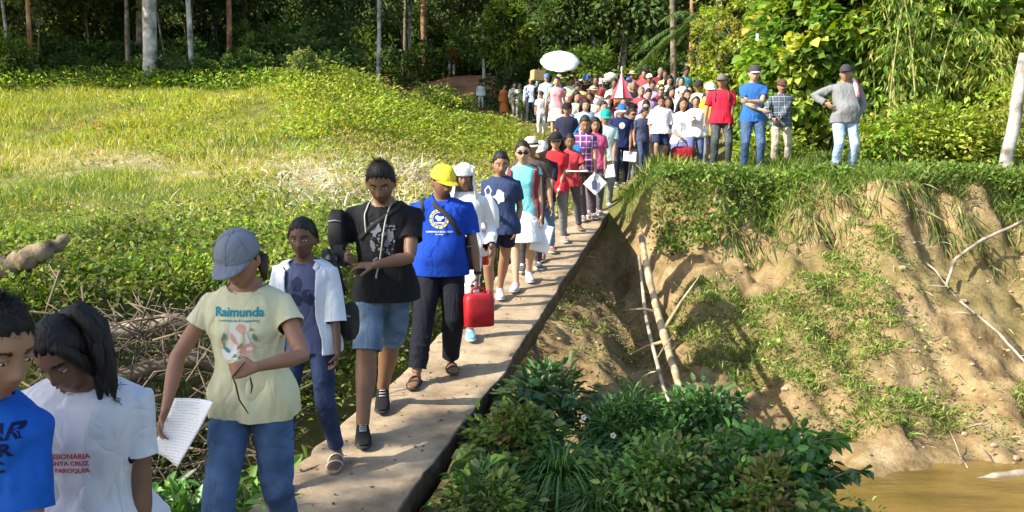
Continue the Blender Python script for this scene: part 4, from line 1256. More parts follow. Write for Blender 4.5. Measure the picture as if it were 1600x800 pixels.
def person(spec):
    """One figure. spec: loc, rz (facing angle, 180 deg faces the camera), h (height); local targets for hands and feet."""
    H = spec['h']; s = H/1.70
    loc = Vector(spec['loc']); rz = spec.get('rz', math.pi)
    R = Matrix.Rotation(rz, 3, 'Z'); Ri = R.transposed()
    toL = lambda p: Ri @ (Vector(p) - loc)
    det = spec.get('det', 2)           # 3 near, 2 middle, 1 far
    vox = spec.get('vox', {3: .0062, 2: .011, 1: .021, 0: .032}[det])
    rnd = random.Random(spec.get('seed', 1))
    fem = spec.get('fem', False)
    lean = spec.get('lean', .06); side = spec.get('side', 0.0)
    ph = spec.get('pelvis', .925 if not spec.get('drop') else .925 - spec['drop'])*s
    Lm = Matrix.Rotation(-lean, 3, 'X') @ Matrix.Rotation(side, 3, 'Y') @ Matrix.Rotation(spec.get('twist', 0.0), 3, 'Z')
    pel = Vector((0, 0, ph))
    up = lambda x, y, z: pel + Lm @ Vector((x*s, y*s, z*s))
    wid = spec.get('wid', .172 if not fem else .155)*1.05
    root = empty('person', loc, rz)
    tag(root, spec['label'], 'person', spec.get('group'))
    seg = {3: 22, 2: 16, 1: 12, 0: 10}[det]
    # feet
    F_ = {}
    fd = spec.get('feet') or {'r': (.10*s, .16*s, 0), 'l': (-.10*s, -.14*s, 0)}
    for sd in 'rl':
        F_[sd] = Vector(fd[sd])
    heel_up = spec.get('heel', {'r': 0.0, 'l': 0.0})
    sh = {sd: up((wid if sd == 'r' else -wid), -.005, .415) for sd in 'rl'}
    # arms
    hands = spec.get('hands') or {}
    arm = {}
    UL, FL = .285*s, .245*s
    for sd in 'rl':
        sg = 1 if sd == 'r' else -1
        tg = hands.get(sd)
        if tg is None: tg = Vector((sg*(.235 + .03*rnd.random())*s, (.05 + .1*(rnd.random() - .5))*s, ph - .10*s))
        else: tg = Vector(tg)
        hint = Vector(spec.get('elbow', {}).get(sd, (sg*.22, -1, -.2)))
        e, wv = two_bone(sh[sd], tg, UL, FL, hint)
        arm[sd] = (sh[sd], e, wv)
    leg = {}
    TL, SL = .435*s, .42*s
    for sd in 'rl':
        sg = 1 if sd == 'r' else -1
        hp = pel + Vector((sg*.088*s, 0, -.03*s))
        an = F_[sd] + Vector((0, -.02*s, (.085 + .5*heel_up.get(sd, 0))*s))
        k, an2 = two_bone(hp, an, TL, SL, Vector((sg*.12, 1, 0)))
        leg[sd] = (hp, k, an)
    # head
    neck0 = up(0, -.012, .50)
    yaw, pitch, roll = spec.get('head', (0, .15, 0))
    HR = Matrix.Rotation(yaw, 3, 'Z') @ Matrix.Rotation(-pitch, 3, 'X') @ Matrix.Rotation(roll, 3, 'Y')
    hs = s*spec.get('hs', 1.10)
    npiv = up(spec.get('headoff', 0), .014, .548)
    hc = npiv + HR @ Vector((0, .015, .095))*s
    B = MB()
    TR = torso_rings(spec)
    if det < 2: TR = TR[::3]
    def torso(mb, e, zlo=-9, zhi=9, rings=None, hem=0.0, n=None):
        n = n or {3: 44, 2: 32}.get(det, seg + 6); rr = []
        for z, rx, ry, oy in TR:
            if z < zlo - 1e-6 or z > zhi + 1e-6: continue
            ex = e*(1.0 if z < .45 else .5) + (hem*max(0, (.12 - z)/.2) if hem else 0)
            ring = []
            for j in range(n):
                b = 2*math.pi*j/n; c, q = math.cos(b), math.sin(b)
                c = math.copysign(abs(c)**.88, c); q = math.copysign(abs(q)**.88, q)
                ring.append(up((rx + ex)*c, oy + (ry + ex)*q, z))
            rr.append(ring)
        mb.ring_loft(rr)
        if fem and e > -1:
            for sg in (-1, 1):
                mb.ellipsoid(up(sg*.064, .036 + e, .305), (.076*s, .086*s, .080*s), Lm, 26, 16)
    torso(B, -.012)
    B.tube([neck0 - Lm @ Vector((0, 0, .04*s)), npiv + Vector((0, 0, 0)), npiv + HR @ Vector((0, 0, .05*s))], [.058*s, .052*s*(.92 if fem else 1.05), .05*s], seg)
    nu, nv = {3: (56, 46), 2: (36, 28), 1: (20, 16), 0: (14, 11)}[det]
    hx, hy, hz = head_verts(nu, nv, fem)
    fw = spec.get('facew', 1.0)
    rings = []
    for i in range(nv):
        rings.append([hc + HR @ Vector((hx[i, j]*fw, hy[i, j], hz[i, j]))*hs for j in range(nu)])
    B.ring_loft(rings)
    if det >= 2:
        for sg in (-1, 1):
            B.ellipsoid(hc + HR @ Vector((sg*.074*fw, -.008, -.008))*hs, (.010*hs, .020*hs, .032*hs), HR @ Matrix.Rotation(sg*.3, 3, 'Z'), 10, 8)
    # arms and hands
    ar = spec.get('armr', .042 if fem else .047)
    tips = {}
    for sd in 'rl':
        sg = 1 if sd == 'r' else -1
        a, e, wv = arm[sd]
        lg = (spec.get('top') or {}).get('sleeve') == 'long' or (spec.get('jacket') or {}).get('sleeve') in ('long', 'rolled')
        q_ = .75 if lg else 1.0
        B.tube([a, a.lerp(e, .3), a.lerp(e, .8), e, e.lerp(wv, .3), e.lerp(wv, .75), wv],
               [ar*1.0*s*q_, ar*1.02*s*q_, ar*.86*s*q_, ar*.84*s*q_, ar*.88*s*q_, ar*.62*s, ar*.52*s], max(seg - 6, 8))
        hd = (wv - e).normalized()
        hspec = spec.get('grip', {}).get(sd, {})
        if 'dir' in hspec: hd = Vector(hspec['dir']).normalized()
        pn = Vector(hspec.get('palm', (-sg, 0, 0)))          # palm normal
        pn = (pn - hd*pn.dot(hd)).normalized()
        th = hd.cross(pn)*1.0                                 # towards the thumb
        if 'thumb' in hspec:
            if th.dot(Vector(hspec['thumb'])) < 0: th = -th
        elif th.dot(Vector((0, 1, .2))) < 0: th = -th
        curl = hspec.get('curl', .35)
        hsz = s*(.92 if fem else 1.0)
        def hp_(f, t, p): return wv + hd*(f*hsz) + th*(t*hsz) + pn*(p*hsz)
        # palm: rounded slab
        rings = []
        for f, hw, thk in [(-.015, .024, .018), (.01, .029, .016), (.045, .039, .015), (.08, .042, .013), (.093, .039, .010)]:
            rings.append([hp_(f, hw*math.copysign(abs(math.cos(q))**.7, math.cos(q)), thk*math.sin(q)) for q in [2*math.pi*j/12 for j in range(12)]])
        B.ring_loft(rings)
        if det >= 2:
            for k, (t, L) in enumerate([(.031, .070), (.0105, .079), (-.0105, .073), (-.031, .058)]):
                p = hp_(.085, t, 0); ang = 0.0; pts = [hp_(.07, t*.95, 0), p]
                for q, fr_ in enumerate((.42, .32, .26)):
                    ang += curl*(.8 + .15*k)*(1.0 if q else .8)
                    dv = hd*math.cos(ang) + pn*math.sin(ang) + th*(t*1.2)*math.cos(ang)
                    p = p + dv.normalized()*(L*fr_*hsz); pts.append(p)
                B.tube(pts, [.0088*hsz, .0088*hsz, .0082*hsz, .0076*hsz, .0062*hsz], 8)
            p = hp_(.018, .026, .004); d1 = (hd*.62 + th*.72 + pn*.25).normalized(); d2 = (hd*.85 + th*.25 + pn*(.2 + curl*.8)).normalized()
            B.tube([hp_(.005, .012, 0), p, p + d1*(.036*hsz), p + d1*(.036*hsz) + d2*(.030*hsz), p + d1*(.036*hsz) + d2*(.052*hsz)], [.014*hsz, .0125*hsz, .0105*hsz, .0095*hsz, .007*hsz], 8)
        else:
            B.tube([hp_(.08, 0, 0), hp_(.12, 0, .01 + .03*curl), hp_(.155, 0, .02 + .09*curl)], [.034*hsz, .03*hsz, .018*hsz], 8, .4, tuple(pn))
            B.tube([hp_(.01, .02, 0), hp_(.055, .055, .01)], [.013*hsz, .009*hsz], 6)
        tips[sd] = (wv, hd, pn, th, hsz)
    # legs, feet
    for sd in 'rl':
        hp, k, an = leg[sd]
        lr = spec.get('legr', 1.0)
        bk_ = (spec.get('bottom') or {}).get('kind', 'trousers'); tf = .78; cf = .78 if bk_ == 'trousers' else 1.0
        tk = 1.0 if bk_ in ('shorts',) else (.9 if bk_ == 'skirt' else .80)
        calf = k.lerp(an, .3) + Vector((0, -.016*s, 0)); lr = lr*1.08
        B.tube([hp + Vector((0, 0, .05*s)), hp.lerp(k, .3), k, calf, k.lerp(an, .7), an],
               [.085*s*lr*tf, .078*s*lr*(tf + .06), .053*s*lr*tk, .055*s*lr*cf*(.8 if bk_ == 'leggings' else 1), .038*s*lr*cf, .034*s*lr], max(seg - 4, 8))
        yw = spec.get('footyaw', {}).get(sd, (.15 if sd == 'l' else -.15))
        fx = Vector((-math.sin(yw), math.cos(yw), 0)); fs = Vector((fx.y, -fx.x, 0)); hu = heel_up.get(sd, 0)
        base = Vector((an.x, an.y, F_[sd].z))
        rings = []
        prof = [(-.055, .026, .030, .050), (-.03, .032, .038, .07), (.02, .034, .040, .075), (.08, .040, .026, .050), (.14, .045, .018, .034), (.185, .040, .013, .024), (.205, .022, .009, .016)]
        for f, hw, hz_, top in prof:
            lift = hu*max(0, (.14 - f)/.2)
            rings.append([base + fx*(f*s) + fs*(hw*s*math.cos(q)) + Vector((0, 0, (.012 + (top*.5)*(1 + math.sin(q)) + lift)*s)) for q in [2*math.pi*j/12 for j in range(12)]])
        B.ring_loft(rings)
    jobs = [('body', remesh(B, vox, 2 if det >= 2 else 1))]
    # ---------------- clothes
    top = spec.get('top') or {}
    bot = spec.get('bottom') or {}
    cuts = {'top': [], 'jacket': [], 'bottom': []}
    def sleeve(mb, sd, kind, e, which='top'):
        a, el, wv = arm[sd]
        ins = up((wid - .085)*(1 if sd == 'r' else -1), -.008, .432)
        if kind == 'none': return
        r0 = (ar*1.18 + e)*s
        if kind == 'short':
            t = top.get('len', .62); q = a.lerp(el, t); cuts[which].append((q, el - a, r0*1.5))
            mb.tube([ins, a + Vector((0, 0, .004*s)), a.lerp(el, .25), a.lerp(el, t*.8), q], [r0*.78, r0*.86, r0*.96, r0*1.0, r0*1.05], seg)
        elif kind == 'cap':
            q = a.lerp(el, .18)
            mb.tube([ins, a, q], [r0*.9, r0, r0*.98], seg)
            cuts[which].append((q, q - a, r0*1.4))
        elif kind == 'rolled':
            q = el.lerp(wv, .22); cuts[which].append((q, wv - el, r0*1.5))
            mb.tube([ins, a, a.lerp(el, .5), el, el.lerp(wv, .1), q], [r0*.78, r0*.88, r0*.96, r0*.98, r0*1.0, r0*1.03], seg)
        else:
            q = el.lerp(wv, .93); cuts[which].append((q, wv - el, r0*1.3))
            mb.tube([ins, a, a.lerp(el, .5), el, el.lerp(wv, .5), q], [r0*.80, r0*.90, r0*.98, r0*.95, r0*.85, r0*.78], seg)
    skirt = bot.get('kind') == 'skirt'
    jk = spec.get('jacket')
    if jk: top.setdefault('sleeve', 'cap')
    if top:
        M_ = MB(); e = top.get('ease', -.004 if jk else .012)
        tzlo = top.get('lo', -.12)
        torso(M_, e, tzlo, top.get('hi', .506), hem=top.get('hem', .02))
        for sd in 'rl': sleeve(M_, sd, top.get('sleeve', 'short'), .012)
        if top.get('sleeve', 'short') in ('short', 'cap', 'none'):
            z_, rx_, ry_, oy_ = TR[0]; cuts['top'].append((up(0, oy_, z_), Lm @ Vector((0, 0, -1)), .30*s))
        if det == 3: cuts['top'].append((up(0, -.012, .509), Lm @ Vector((0, .25, 1)), .085*s))
        jobs.append(('top', remesh(M_, vox*1.15, 3 if det >= 2 else 1)))
    if top and det == 3 and top.get('neck', 'crew') == 'crew':
        nb_ = MB(); ry_ = []
        cc_ = [up(.071*math.cos(a)*(1.0), -.010 + .066*math.sin(a), .500 - .030*max(0, math.sin(a))) for a in np.linspace(0, 2*math.pi, 33)]
        nb_.tube(cc_, .0075*s, 8); neckb = nb_
    else: neckb = None
    if jk:
        M_ = MB(); n = seg + 8; rr = []; gap = jk.get('gap', .55)
        for z, rx, ry, oy in TR:
            if z > .506: continue
            e1 = .030 + .03*max(0, (.1 - z)/.22); ring = []
            g_ = gap*(1 - .3*max(0, z)) if z < .45 else gap*1.2
            for th_, k in ((e1, 1), (e1 - .016, -1)):
                rg = [math.pi/2 + g_ + (2*math.pi - 2*g_)*j/(n-1) for j in range(n)]
                if k < 0: rg = rg[::-1]
                for b in rg:
                    ring.append(up((rx + th_)*math.cos(b), oy + (ry + th_)*math.sin(b), z))
            rr.append(ring)
        M_.ring_loft(rr)
        for sd in 'rl': sleeve(M_, sd, jk.get('sleeve', 'long'), .022, 'jacket')
        jobs.append(('jacket', remesh(M_, vox*1.15, 2)))
    if bot:
        M_ = MB(); kind = bot.get('kind', 'trousers'); lo = bot.get('loose', 1.0)
        rr = []
        for z, rx, ry, oy in [t_ for t_ in TR if t_[0] < .06]:
            rr.append([up((rx + .006)*math.cos(b), oy + (ry + .006)*math.sin(b), z) for b in [2*math.pi*j/seg for j in range(seg)]])
        if bot.get('show'):
            z, rx, ry, oy = [t_ for t_ in TR if t_[0] > .1][0]; rr.append([up((rx + .006)*math.cos(b), oy + (ry + .006)*math.sin(b), z) for b in [2*math.pi*j/seg for j in range(seg)]])
        M_.ring_loft(rr)
        if skirt:
            L = bot.get('len', .45); kn = (leg['r'][1] + leg['l'][1])/2
            c0 = pel + Vector((0, 0, -.02*s)); c1 = Vector((kn.x, kn.y*.6, ph - L*s)); rr = []
            for i in range(7):
                t = i/6; c = c0.lerp(c1, t); rx = (.18 + .06*t)*s; ry = (.135 + .12*t)*s
                rr.append([c + Vector((rx*math.cos(b), ry*math.sin(b), 0)) for b in [2*math.pi*j/24 for j in range(24)]])
            M_.ring_loft(rr)
        else:
            for sd in 'rl':
                hp, k, an = leg[sd]; lr = spec.get('legr', 1.0)
                top_ = hp + Vector((0, -.005*s, .02*s))
                if kind == 'trousers':
                    e_ = an.lerp(k, .06); cuts['bottom'].append((e_, an - k, .11*s))
                    M_.tube([top_, hp.lerp(k, .25), hp.lerp(k, .7), k, k.lerp(an, .35), k.lerp(an, .75), e_], [.070*s*lr, .088*s*lr, .074*s*lr*lo, .066*s*lr*lo, .064*s*lr*lo, .055*s*lr*lo, .055*s*lo*lr], seg)
                elif kind == 'shorts':
                    t = bot.get('len', .85); q = hp.lerp(k, t); cuts['bottom'].append((q, k - hp, .13*s))
                    M_.tube([top_, hp.lerp(k, .25), hp.lerp(k, t*.7), q], [.074*s*lr, .094*s*lr*lo, .094*s*lr*lo, .092*s*lr*lo], seg)
                else:   # leggings to the calf
                    q = k.lerp(an, bot.get('len', .6))
                    M_.tube([top_, hp.lerp(k, .25), k, k.lerp(an, .3) + Vector((0, -.012*s, 0)), q], [.094*s*lr, .086*s*lr, .06*s*lr, .061*s*lr, .048*s*lr], seg)
        jobs.append(('bottom', remesh(M_, vox*1.15, 3 if det >= 2 else 1)))
    meshes = bake([o for _, o in jobs])
    res = {}
    seedv = spec.get('seed', 1)
    sk = np.array(spec.get('skin', (.26, .135, .075)))
    for (nm, _), me in zip(jobs, meshes):
        me.name = nm
        if det >= 2 and cuts.get(nm):
            tz = [t_[0] for t_ in TR]; trx = [t_[1] for t_ in TR]; try_ = [t_[2] for t_ in TR]; toy = [t_[3] for t_ in TR]
            LmT = Lm.transposed()
            def is_torso(c_, pad=.030 if nm == 'top' else .050):
                v = LmT @ (c_ - pel)/s
                if v.z > .43 or nm == 'bottom': return False
                rx_ = np.interp(v.z, tz, trx) + pad; ry_ = np.interp(v.z, tz, try_) + pad + (.035 if fem and .2 < v.z < .42 else 0)
                return (v.x/rx_)**2 + ((v.y - np.interp(v.z, tz, toy))/ry_)**2 < 1.0
            cut_open(me, cuts[nm], is_torso)
        if nm == 'body':
            c = coords(me); hl = (c - np.array(hc)) @ np.array(HR)/hs       # head-local coordinates
            col = np.tile(sk, (len(c), 1))
            if det >= 2:
                x_l, y_l, z_l = hl.T; near_ = (np.abs(x_l) < .1) & (np.abs(z_l) < .13) & (y_l > .045)
                lip = near_ & (np.abs(z_l + .066) < .009) & (np.abs(x_l) < .021)
                col[lip] = sk*np.array([1.0, .68, .72])
                br = near_ & (np.abs(z_l - .030 + .25*np.abs(np.abs(x_l) - .03)) < .0045) & (np.abs(np.abs(x_l) - .031) < .018)
                col[br] = (.02, .012, .008)
                if spec.get('beard'):
                    bd = near_ & (((z_l < -.05) & ~lip & (np.abs(x_l) < .06)) | ((np.abs(x_l) > .05) & (z_l < -.03)))
                    col[bd] = sk*.62
                if spec.get('moustache'):
                    bd = near_ & (np.abs(z_l + .051) < .008) & (np.abs(x_l) < .03); col[bd] = (.02, .015, .01)
            set_col(me, col)
            o = link('body', me, SKIN_M, root)
        else:
            c = coords(me); n_ = normals(me)
            if det >= 1:
                amp = {'top': .016, 'jacket': .018, 'bottom': .013}[nm]*(spec.get('fold', 1.0))*(.4 if (jk and nm == 'top') else 1)
                st = np.array([1.0, 1.0, .45]) if nm != 'bottom' else np.array([1, 1, 1.3])
                f1 = snoise(c*st, 21, seedv*7 + len(nm), 2, True)
                f2 = snoise(c*np.array([1, 1, .8]), 6, seedv*3 + 1, 1)
                ww = np.clip(1 - np.clip((c[:, 2] - ph - .36*s)/(.1*s), 0, 1)*.6, 0, 1) if nm == 'top' else 1
                dsp = amp*(f1*.8 + .7*f2)*ww
                if nm == 'bottom':
                    dsp = np.clip(dsp + .002, -.0015, .009)
                    if top: dsp = np.where(c[:, 2] > ph + (top.get('lo', -.12) + .012)*s, -.014, dsp)
                else: dsp = np.clip(dsp + .2*amp, -.002, 1)
                c = c + n_*dsp[:, None]
                set_coords(me, c)
            sp = {'top': top, 'jacket': jk, 'bottom': bot}[nm]
            nmn = sp.get('name') or {'top': 'shirt', 'jacket': 'jacket', 'bottom': {'shorts': 'shorts', 'skirt': 'skirt', 'leggings': 'leggings'}.get(bot.get('kind'), 'trousers')}[nm]
            mt = sp.get('mat') or cloth(sp['col'], sp.get('cloth', 'cotton'))
            o = link(nmn, me, mt, root)
        res[nm] = o
    if neckb: neckb.build('neckband', top.get('mat') or cloth([min(1, c*.85) for c in top['col']]), res['top'])
    # ---------------- hair
    hat_ = spec.get('hat')
    hr = spec.get('hair', 'short'); hm = hair_mat(spec.get('haircol', BLACK_HAIR))
    if hr and hr != 'none':
        n1, n2 = {3: (64, 44), 2: (32, 24), 1: (18, 14), 0: (14, 10)}[det]
        x, y, z = head_verts(n1, n2)
        thick = {'short': 1.10, 'crop': 1.06, 'long': 1.13, 'bun': 1.09, 'pony': 1.10, 'curly': 1.2}.get(hr, 1.1)
        line = np.interp(y, [-.1, -.02, .02, .05, .08, .1], [-.075, -.05, .0, .04, .064, .075])
        if hr in ('long',): line = np.interp(y, [-.1, 0.0, .03, .05, .08, .1], [-.11, -.09, -.03, .03, .062, .07])
        line = line + .007*np.sin(x*260 + seedv) + .005*np.sin(x*610)
        ins = 1/(1 + np.exp(-(z - line)/(.005 if det < 2 else .008)))
        if hat_: thick = min(thick, 1.07)
        k = .86 + (thick - .86)*ins
        if hat_: k = np.where(z > .035, .97, k)
        pts_ = np.stack([x*fw*k, y*k - .004, z*k + .002], -1).reshape(-1, 3)
        pts_ *= (1 + .018*snoise(pts_, 60 if hr != 'curly' else 45, seedv, 2))[:, None]
        P_ = (pts_ @ np.array(HR.transposed()))*hs + np.array(hc)
        rings = [[tuple(q) for q in P_[i*n1:(i+1)*n1]] for i in range(n2)]
        Hm = MB(); Hm.ring_loft(rings)
        def hl2w(v): return hc + HR @ Vector(v)*hs
        if hr == 'pony':
            tl = spec.get('tail') or [(0, -.10, .03), (-.02, -.13, -.02), (-.03, -.12, -.12), (-.02, -.10, -.2)]
            for oq, ox in enumerate((-.014, .0, .015)):
                Hm.tube([hl2w((v[0] + ox*(.5 + .25*k_), v[1] + .010*math.sin(k_*1.9 + oq*2), v[2] + .012*math.cos(oq*2.1 + k_))) for k_, v in enumerate(tl)], [.016*hs] + [.020*hs]*(len(tl) - 2) + [.004*hs], 10)
        if hr == 'bun': Hm.ellipsoid(hl2w((0, -.12, .02)), (.04*hs, .035*hs, .04*hs))
        if hr == 'long':
            for q in range(7):
                b = math.pi*(1.08 + .84*q/6); bx, by = math.cos(b)*.085, math.sin(b)*.095
                Hm.tube([hl2w((bx*.7, by*.7, .05)), hl2w((bx*1.02, by, -.02)), hl2w((bx*1.05, by - .005, -.12)), hl2w((bx*1.0, by - .005, -.21 - .02*math.sin(q*2)))], [.03*hs, .034*hs, .032*hs, .012*hs], 8)
        if spec.get('hair_extra'):
            for tl, rr_ in spec['hair_extra']: Hm.tube([hl2w(v) for v in tl], [r_*hs for r_ in rr_], 10)
        hme = Hm.mesh('hair')
        if det >= 2 and not (hat_ and hr in ('short', 'crop')):
            # loose strands over the whole hair
            hc_ = coords(hme); hn_ = normals(hme); rs_h = np.random.RandomState(seedv)
            lo_ = (hc_ - np.array(hc)) @ np.array(HR)/hs
            ok_ = np.where((np.linalg.norm(lo_/np.array([.076, .096, .117]), axis=1) > .99) & ((lo_[:, 2] > np.interp(lo_[:, 1], [-.1, -.02, .02, .05, .08, .1], [-.075, -.05, .0, .035, .055, .065])) | (lo_[:, 1] < -.1) | (lo_[:, 0] < -.095)))[0]
            if len(ok_):
                ns = 5200 if det == 3 else 1400
                ix = ok_[rs_h.randint(0, len(ok_), ns)]
                P_s = hc_[ix] + rs_h.normal(size=(ns, 3))*.004*s - hn_[ix]*.003
                back = np.array(HR @ Vector((0, -1, -.2)))
                cut = {'short': .9, 'crop': 1.2, 'curly': 1.4}.get(hr, .16)
                Ns = hn_[ix]*cut + back*(1.0 if hr in ('bun', 'pony') else .35) + np.array([0, 0, -.9 if hr in ('pony', 'long') else -.5])
                Ln = (.020 if hr in ('short', 'crop') else .05)*rs_h.uniform(.5, 1.3, ns)*s
                v_, f_, c_ = leaf_cloud(P_s, Ns, Ln, .05, np.zeros((ns, 3)), .05, rs_h, 0, .25)
                n0 = len(hc_)
                hme2 = bpy.data.meshes.new('hair')
                hme2.from_pydata([tuple(q) for q in hc_] + [tuple(q) for q in v_], [], [tuple(q.vertices) for q in hme.polygons] + [tuple(int(i) + n0 for i in q) for q in f_])
                hme2.update(); hme = hme2
        res['hair'] = link('hair', hme, hm, root)
    # ---------------- hats
    hat = spec.get('hat')
    def hw(v): return hc + HR @ Vector(v)*hs
    if hat:
        hm_ = hat.get('mat') or cloth(hat['col']); kind = hat.get('kind', 'cap')
        M_ = MB(); n = {3: 40, 2: 26}.get(det, 14); rr = []
        z0 = .028
        for i in range(11):
            a = i/10*math.pi/2*.97
            ex = 1.13
            rr.append([hw((.0775*fw*ex*math.cos(a)**.8*math.cos(b), (.097*ex*math.cos(a)**.8*math.sin(b)) - .004, z0 + (.098 if kind != 'hat' else .09)*math.sin(a)**1.05)) for b in [2*math.pi*j/n for j in range(n)]])
        M_.ring_loft(rr)
        if kind == 'cloth':
            pass
        cap = M_.build('hat' if kind == 'hat' else ('head_cloth' if kind == 'cloth' else 'cap'), hm_, root)
        if kind == 'cap':
            if det >= 2: # button and seams
                Bt = MB(); Bt.ellipsoid(hw((0, -.004, z0 + .1)), (.008*hs, .008*hs, .004*hs), HR, 8, 5)
                for q in range(6):
                    b0 = math.pi/6 + q*math.pi/3
                    Bt.tube([hw((.0775*fw*1.14*math.cos(a)**.8*math.cos(b0), .097*1.14*math.cos(a)**.8*math.sin(b0) - .004, z0 + .099*math.sin(a)**1.05)) for a in np.linspace(.05, 1.5, 9)], .0012*hs, 5)
                Bt.build('seam', hm_, cap)
            Bm = MB(); th_ = .004
            nb = 15; up_, dn = [], []
            side_ = hat.get('brim_yaw', 0.0); BR = Matrix.Rotation(side_, 3, 'Z'); L = .078
            grid = []
            for i in range(6):
                t = i/5; row = []
                for j in range(nb):
                    q = -1 + 2*j/(nb - 1)
                    ang = q*1.12
                    ix, iy = .0875*fw*math.sin(ang), .107*math.cos(ang) - .004
                    ox, oy = ix*.92, iy + L*(1 - abs(q)**2.6)
                    x_ = ix + (ox - ix)*t; y_ = iy + (oy - iy)*t
                    zz = z0 + .004 - .012*t - .14*(x_*x_)/.0875 + .006
                    row.append(BR @ Vector((x_, y_, zz)))
                grid.append(row)
            vs = [hw(v) for r_ in grid for v in r_] + [hw(v + Vector((0, 0, -th_))) for r_ in grid for v in r_]
            off = 6*nb; fs_ = []
            for i in range(5):
                for j in range(nb - 1):
                    a_ = i*nb + j
                    fs_.append((a_, a_ + 1, a_ + nb + 1, a_ + nb)); fs_.append((off + a_, off + a_ + nb, off + a_ + nb + 1, off + a_ + 1))
            for j in range(nb - 1):
                a_ = 5*nb + j; fs_.append((a_, a_ + 1, off + a_ + 1, off + a_))
            for i in range(5):
                fs_.append((i*nb, (i+1)*nb, off + (i+1)*nb, off + i*nb)); a_ = i*nb + nb - 1; fs_.append((a_ + nb, a_, off + a_, off + a_ + nb))
            Bm.add(vs, fs_)
            Bm.build('brim', hat.get('brimmat') or (cloth(hat['brimcol']) if 'brimcol' in hat else hm_), cap)
        elif kind == 'hat':
            Bm = MB(); rr = []; bw = hat.get('brim', .055)
            for t, dz in [(0, .004), (.5, -.002), (1, -.006), (1, -.010), (.5, -.006), (0, 0)]:
                rr.append([hw(((.0875*fw + bw*t)*math.cos(b), (.108 + bw*t)*math.sin(b) - .004, z0 + dz - .012*t*math.cos(2*b)*-1)) for b in [2*math.pi*j/n for j in range(n)]])
            Bm.ring_loft(rr, False); Bm.build('brim', hm_, cap)
            Bd = MB(); Bd.ring_loft([[hw((.0895*fw*k_*math.cos(b), .111*k_*math.sin(b) - .004, z0 + zz)) for b in [2*math.pi*j/n for j in range(n)]] for zz, k_ in ((.004, 1.0), (.022, .985))]); Bd.build('hat_band', cloth((.02, .02, .02)), cap)
        elif kind == 'cloth':
            Dp = MB(); n = 26; rr = []
            for i in range(9):
                t = i/8; zz = .09 - .27*t
                row = []
                for j in range(n):
                    b = math.pi*.80 + 1.4*math.pi*j/(n-1)
                    ex = 1.17 + .75*max(0, t - .45) + .03*math.sin(j*1.7 + i)
                    row.append(hw((.077*ex*math.cos(b), .097*ex*math.sin(b), zz)))
                for j in reversed(range(n)):
                    b = math.pi*.80 + 1.4*math.pi*j/(n-1)
                    ex = 1.13 + .75*max(0, t - .45) + .03*math.sin(j*1.7 + i)
                    row.append(hw((.077*ex*math.cos(b), .097*ex*math.sin(b), zz)))
                rr.append(row)
            Dp.ring_loft(rr); Dp.build('drape', hm_, cap)
        res['hat'] = cap
    if spec.get('glasses'):
        G = MB(); gm = plain('dark_lens', (.01, .01, .012), .12, .6, 0)
        for sg in (-1, 1):
            G.ellipsoid(hw((sg*.031, .090, .006)), (.026*hs, .005*hs, .019*hs), HR @ Matrix.Rotation(-sg*.22, 3, 'Z'), 14, 8)
            G.tube([hw((sg*.054, .082, .012)), hw((sg*.074, .05, .010)), hw((sg*.078, -.005, .006))], .0028*hs, 6)
        G.tube([hw((-.010, .097, .012)), hw((.010, .097, .012))], .003*hs, 6)
        G.build('sunglasses', gm, root)
    elif det >= 2:
        for sg in (-1, 1):
            E = MB(); E.ellipsoid(hw((sg*.0305, .0705, .0045)), (.0125*hs, .0115*hs, .0072*hs), HR, 14, 9)
            ey = E.build('eye', EYE_W, root)
            I = MB(); I.ellipsoid(hw((sg*.0305, .0790, .0035)), (.0052*hs, .0036*hs, .0052*hs), HR, 10, 7); I.build('iris', EYE_D, ey)
            L_ = MB(); L_.ellipsoid(hw((sg*.0305, .0712, .0110)), (.0150*hs, .0128*hs, .0078*hs), HR, 14, 7)
            lm = L_.mesh('eyelid'); set_col(lm, np.tile(sk*.82, (len(lm.vertices), 1))); link('eyelid', lm, SKIN_M, ey)
    # ---------------- shoes
    sh_ = spec.get('shoes')
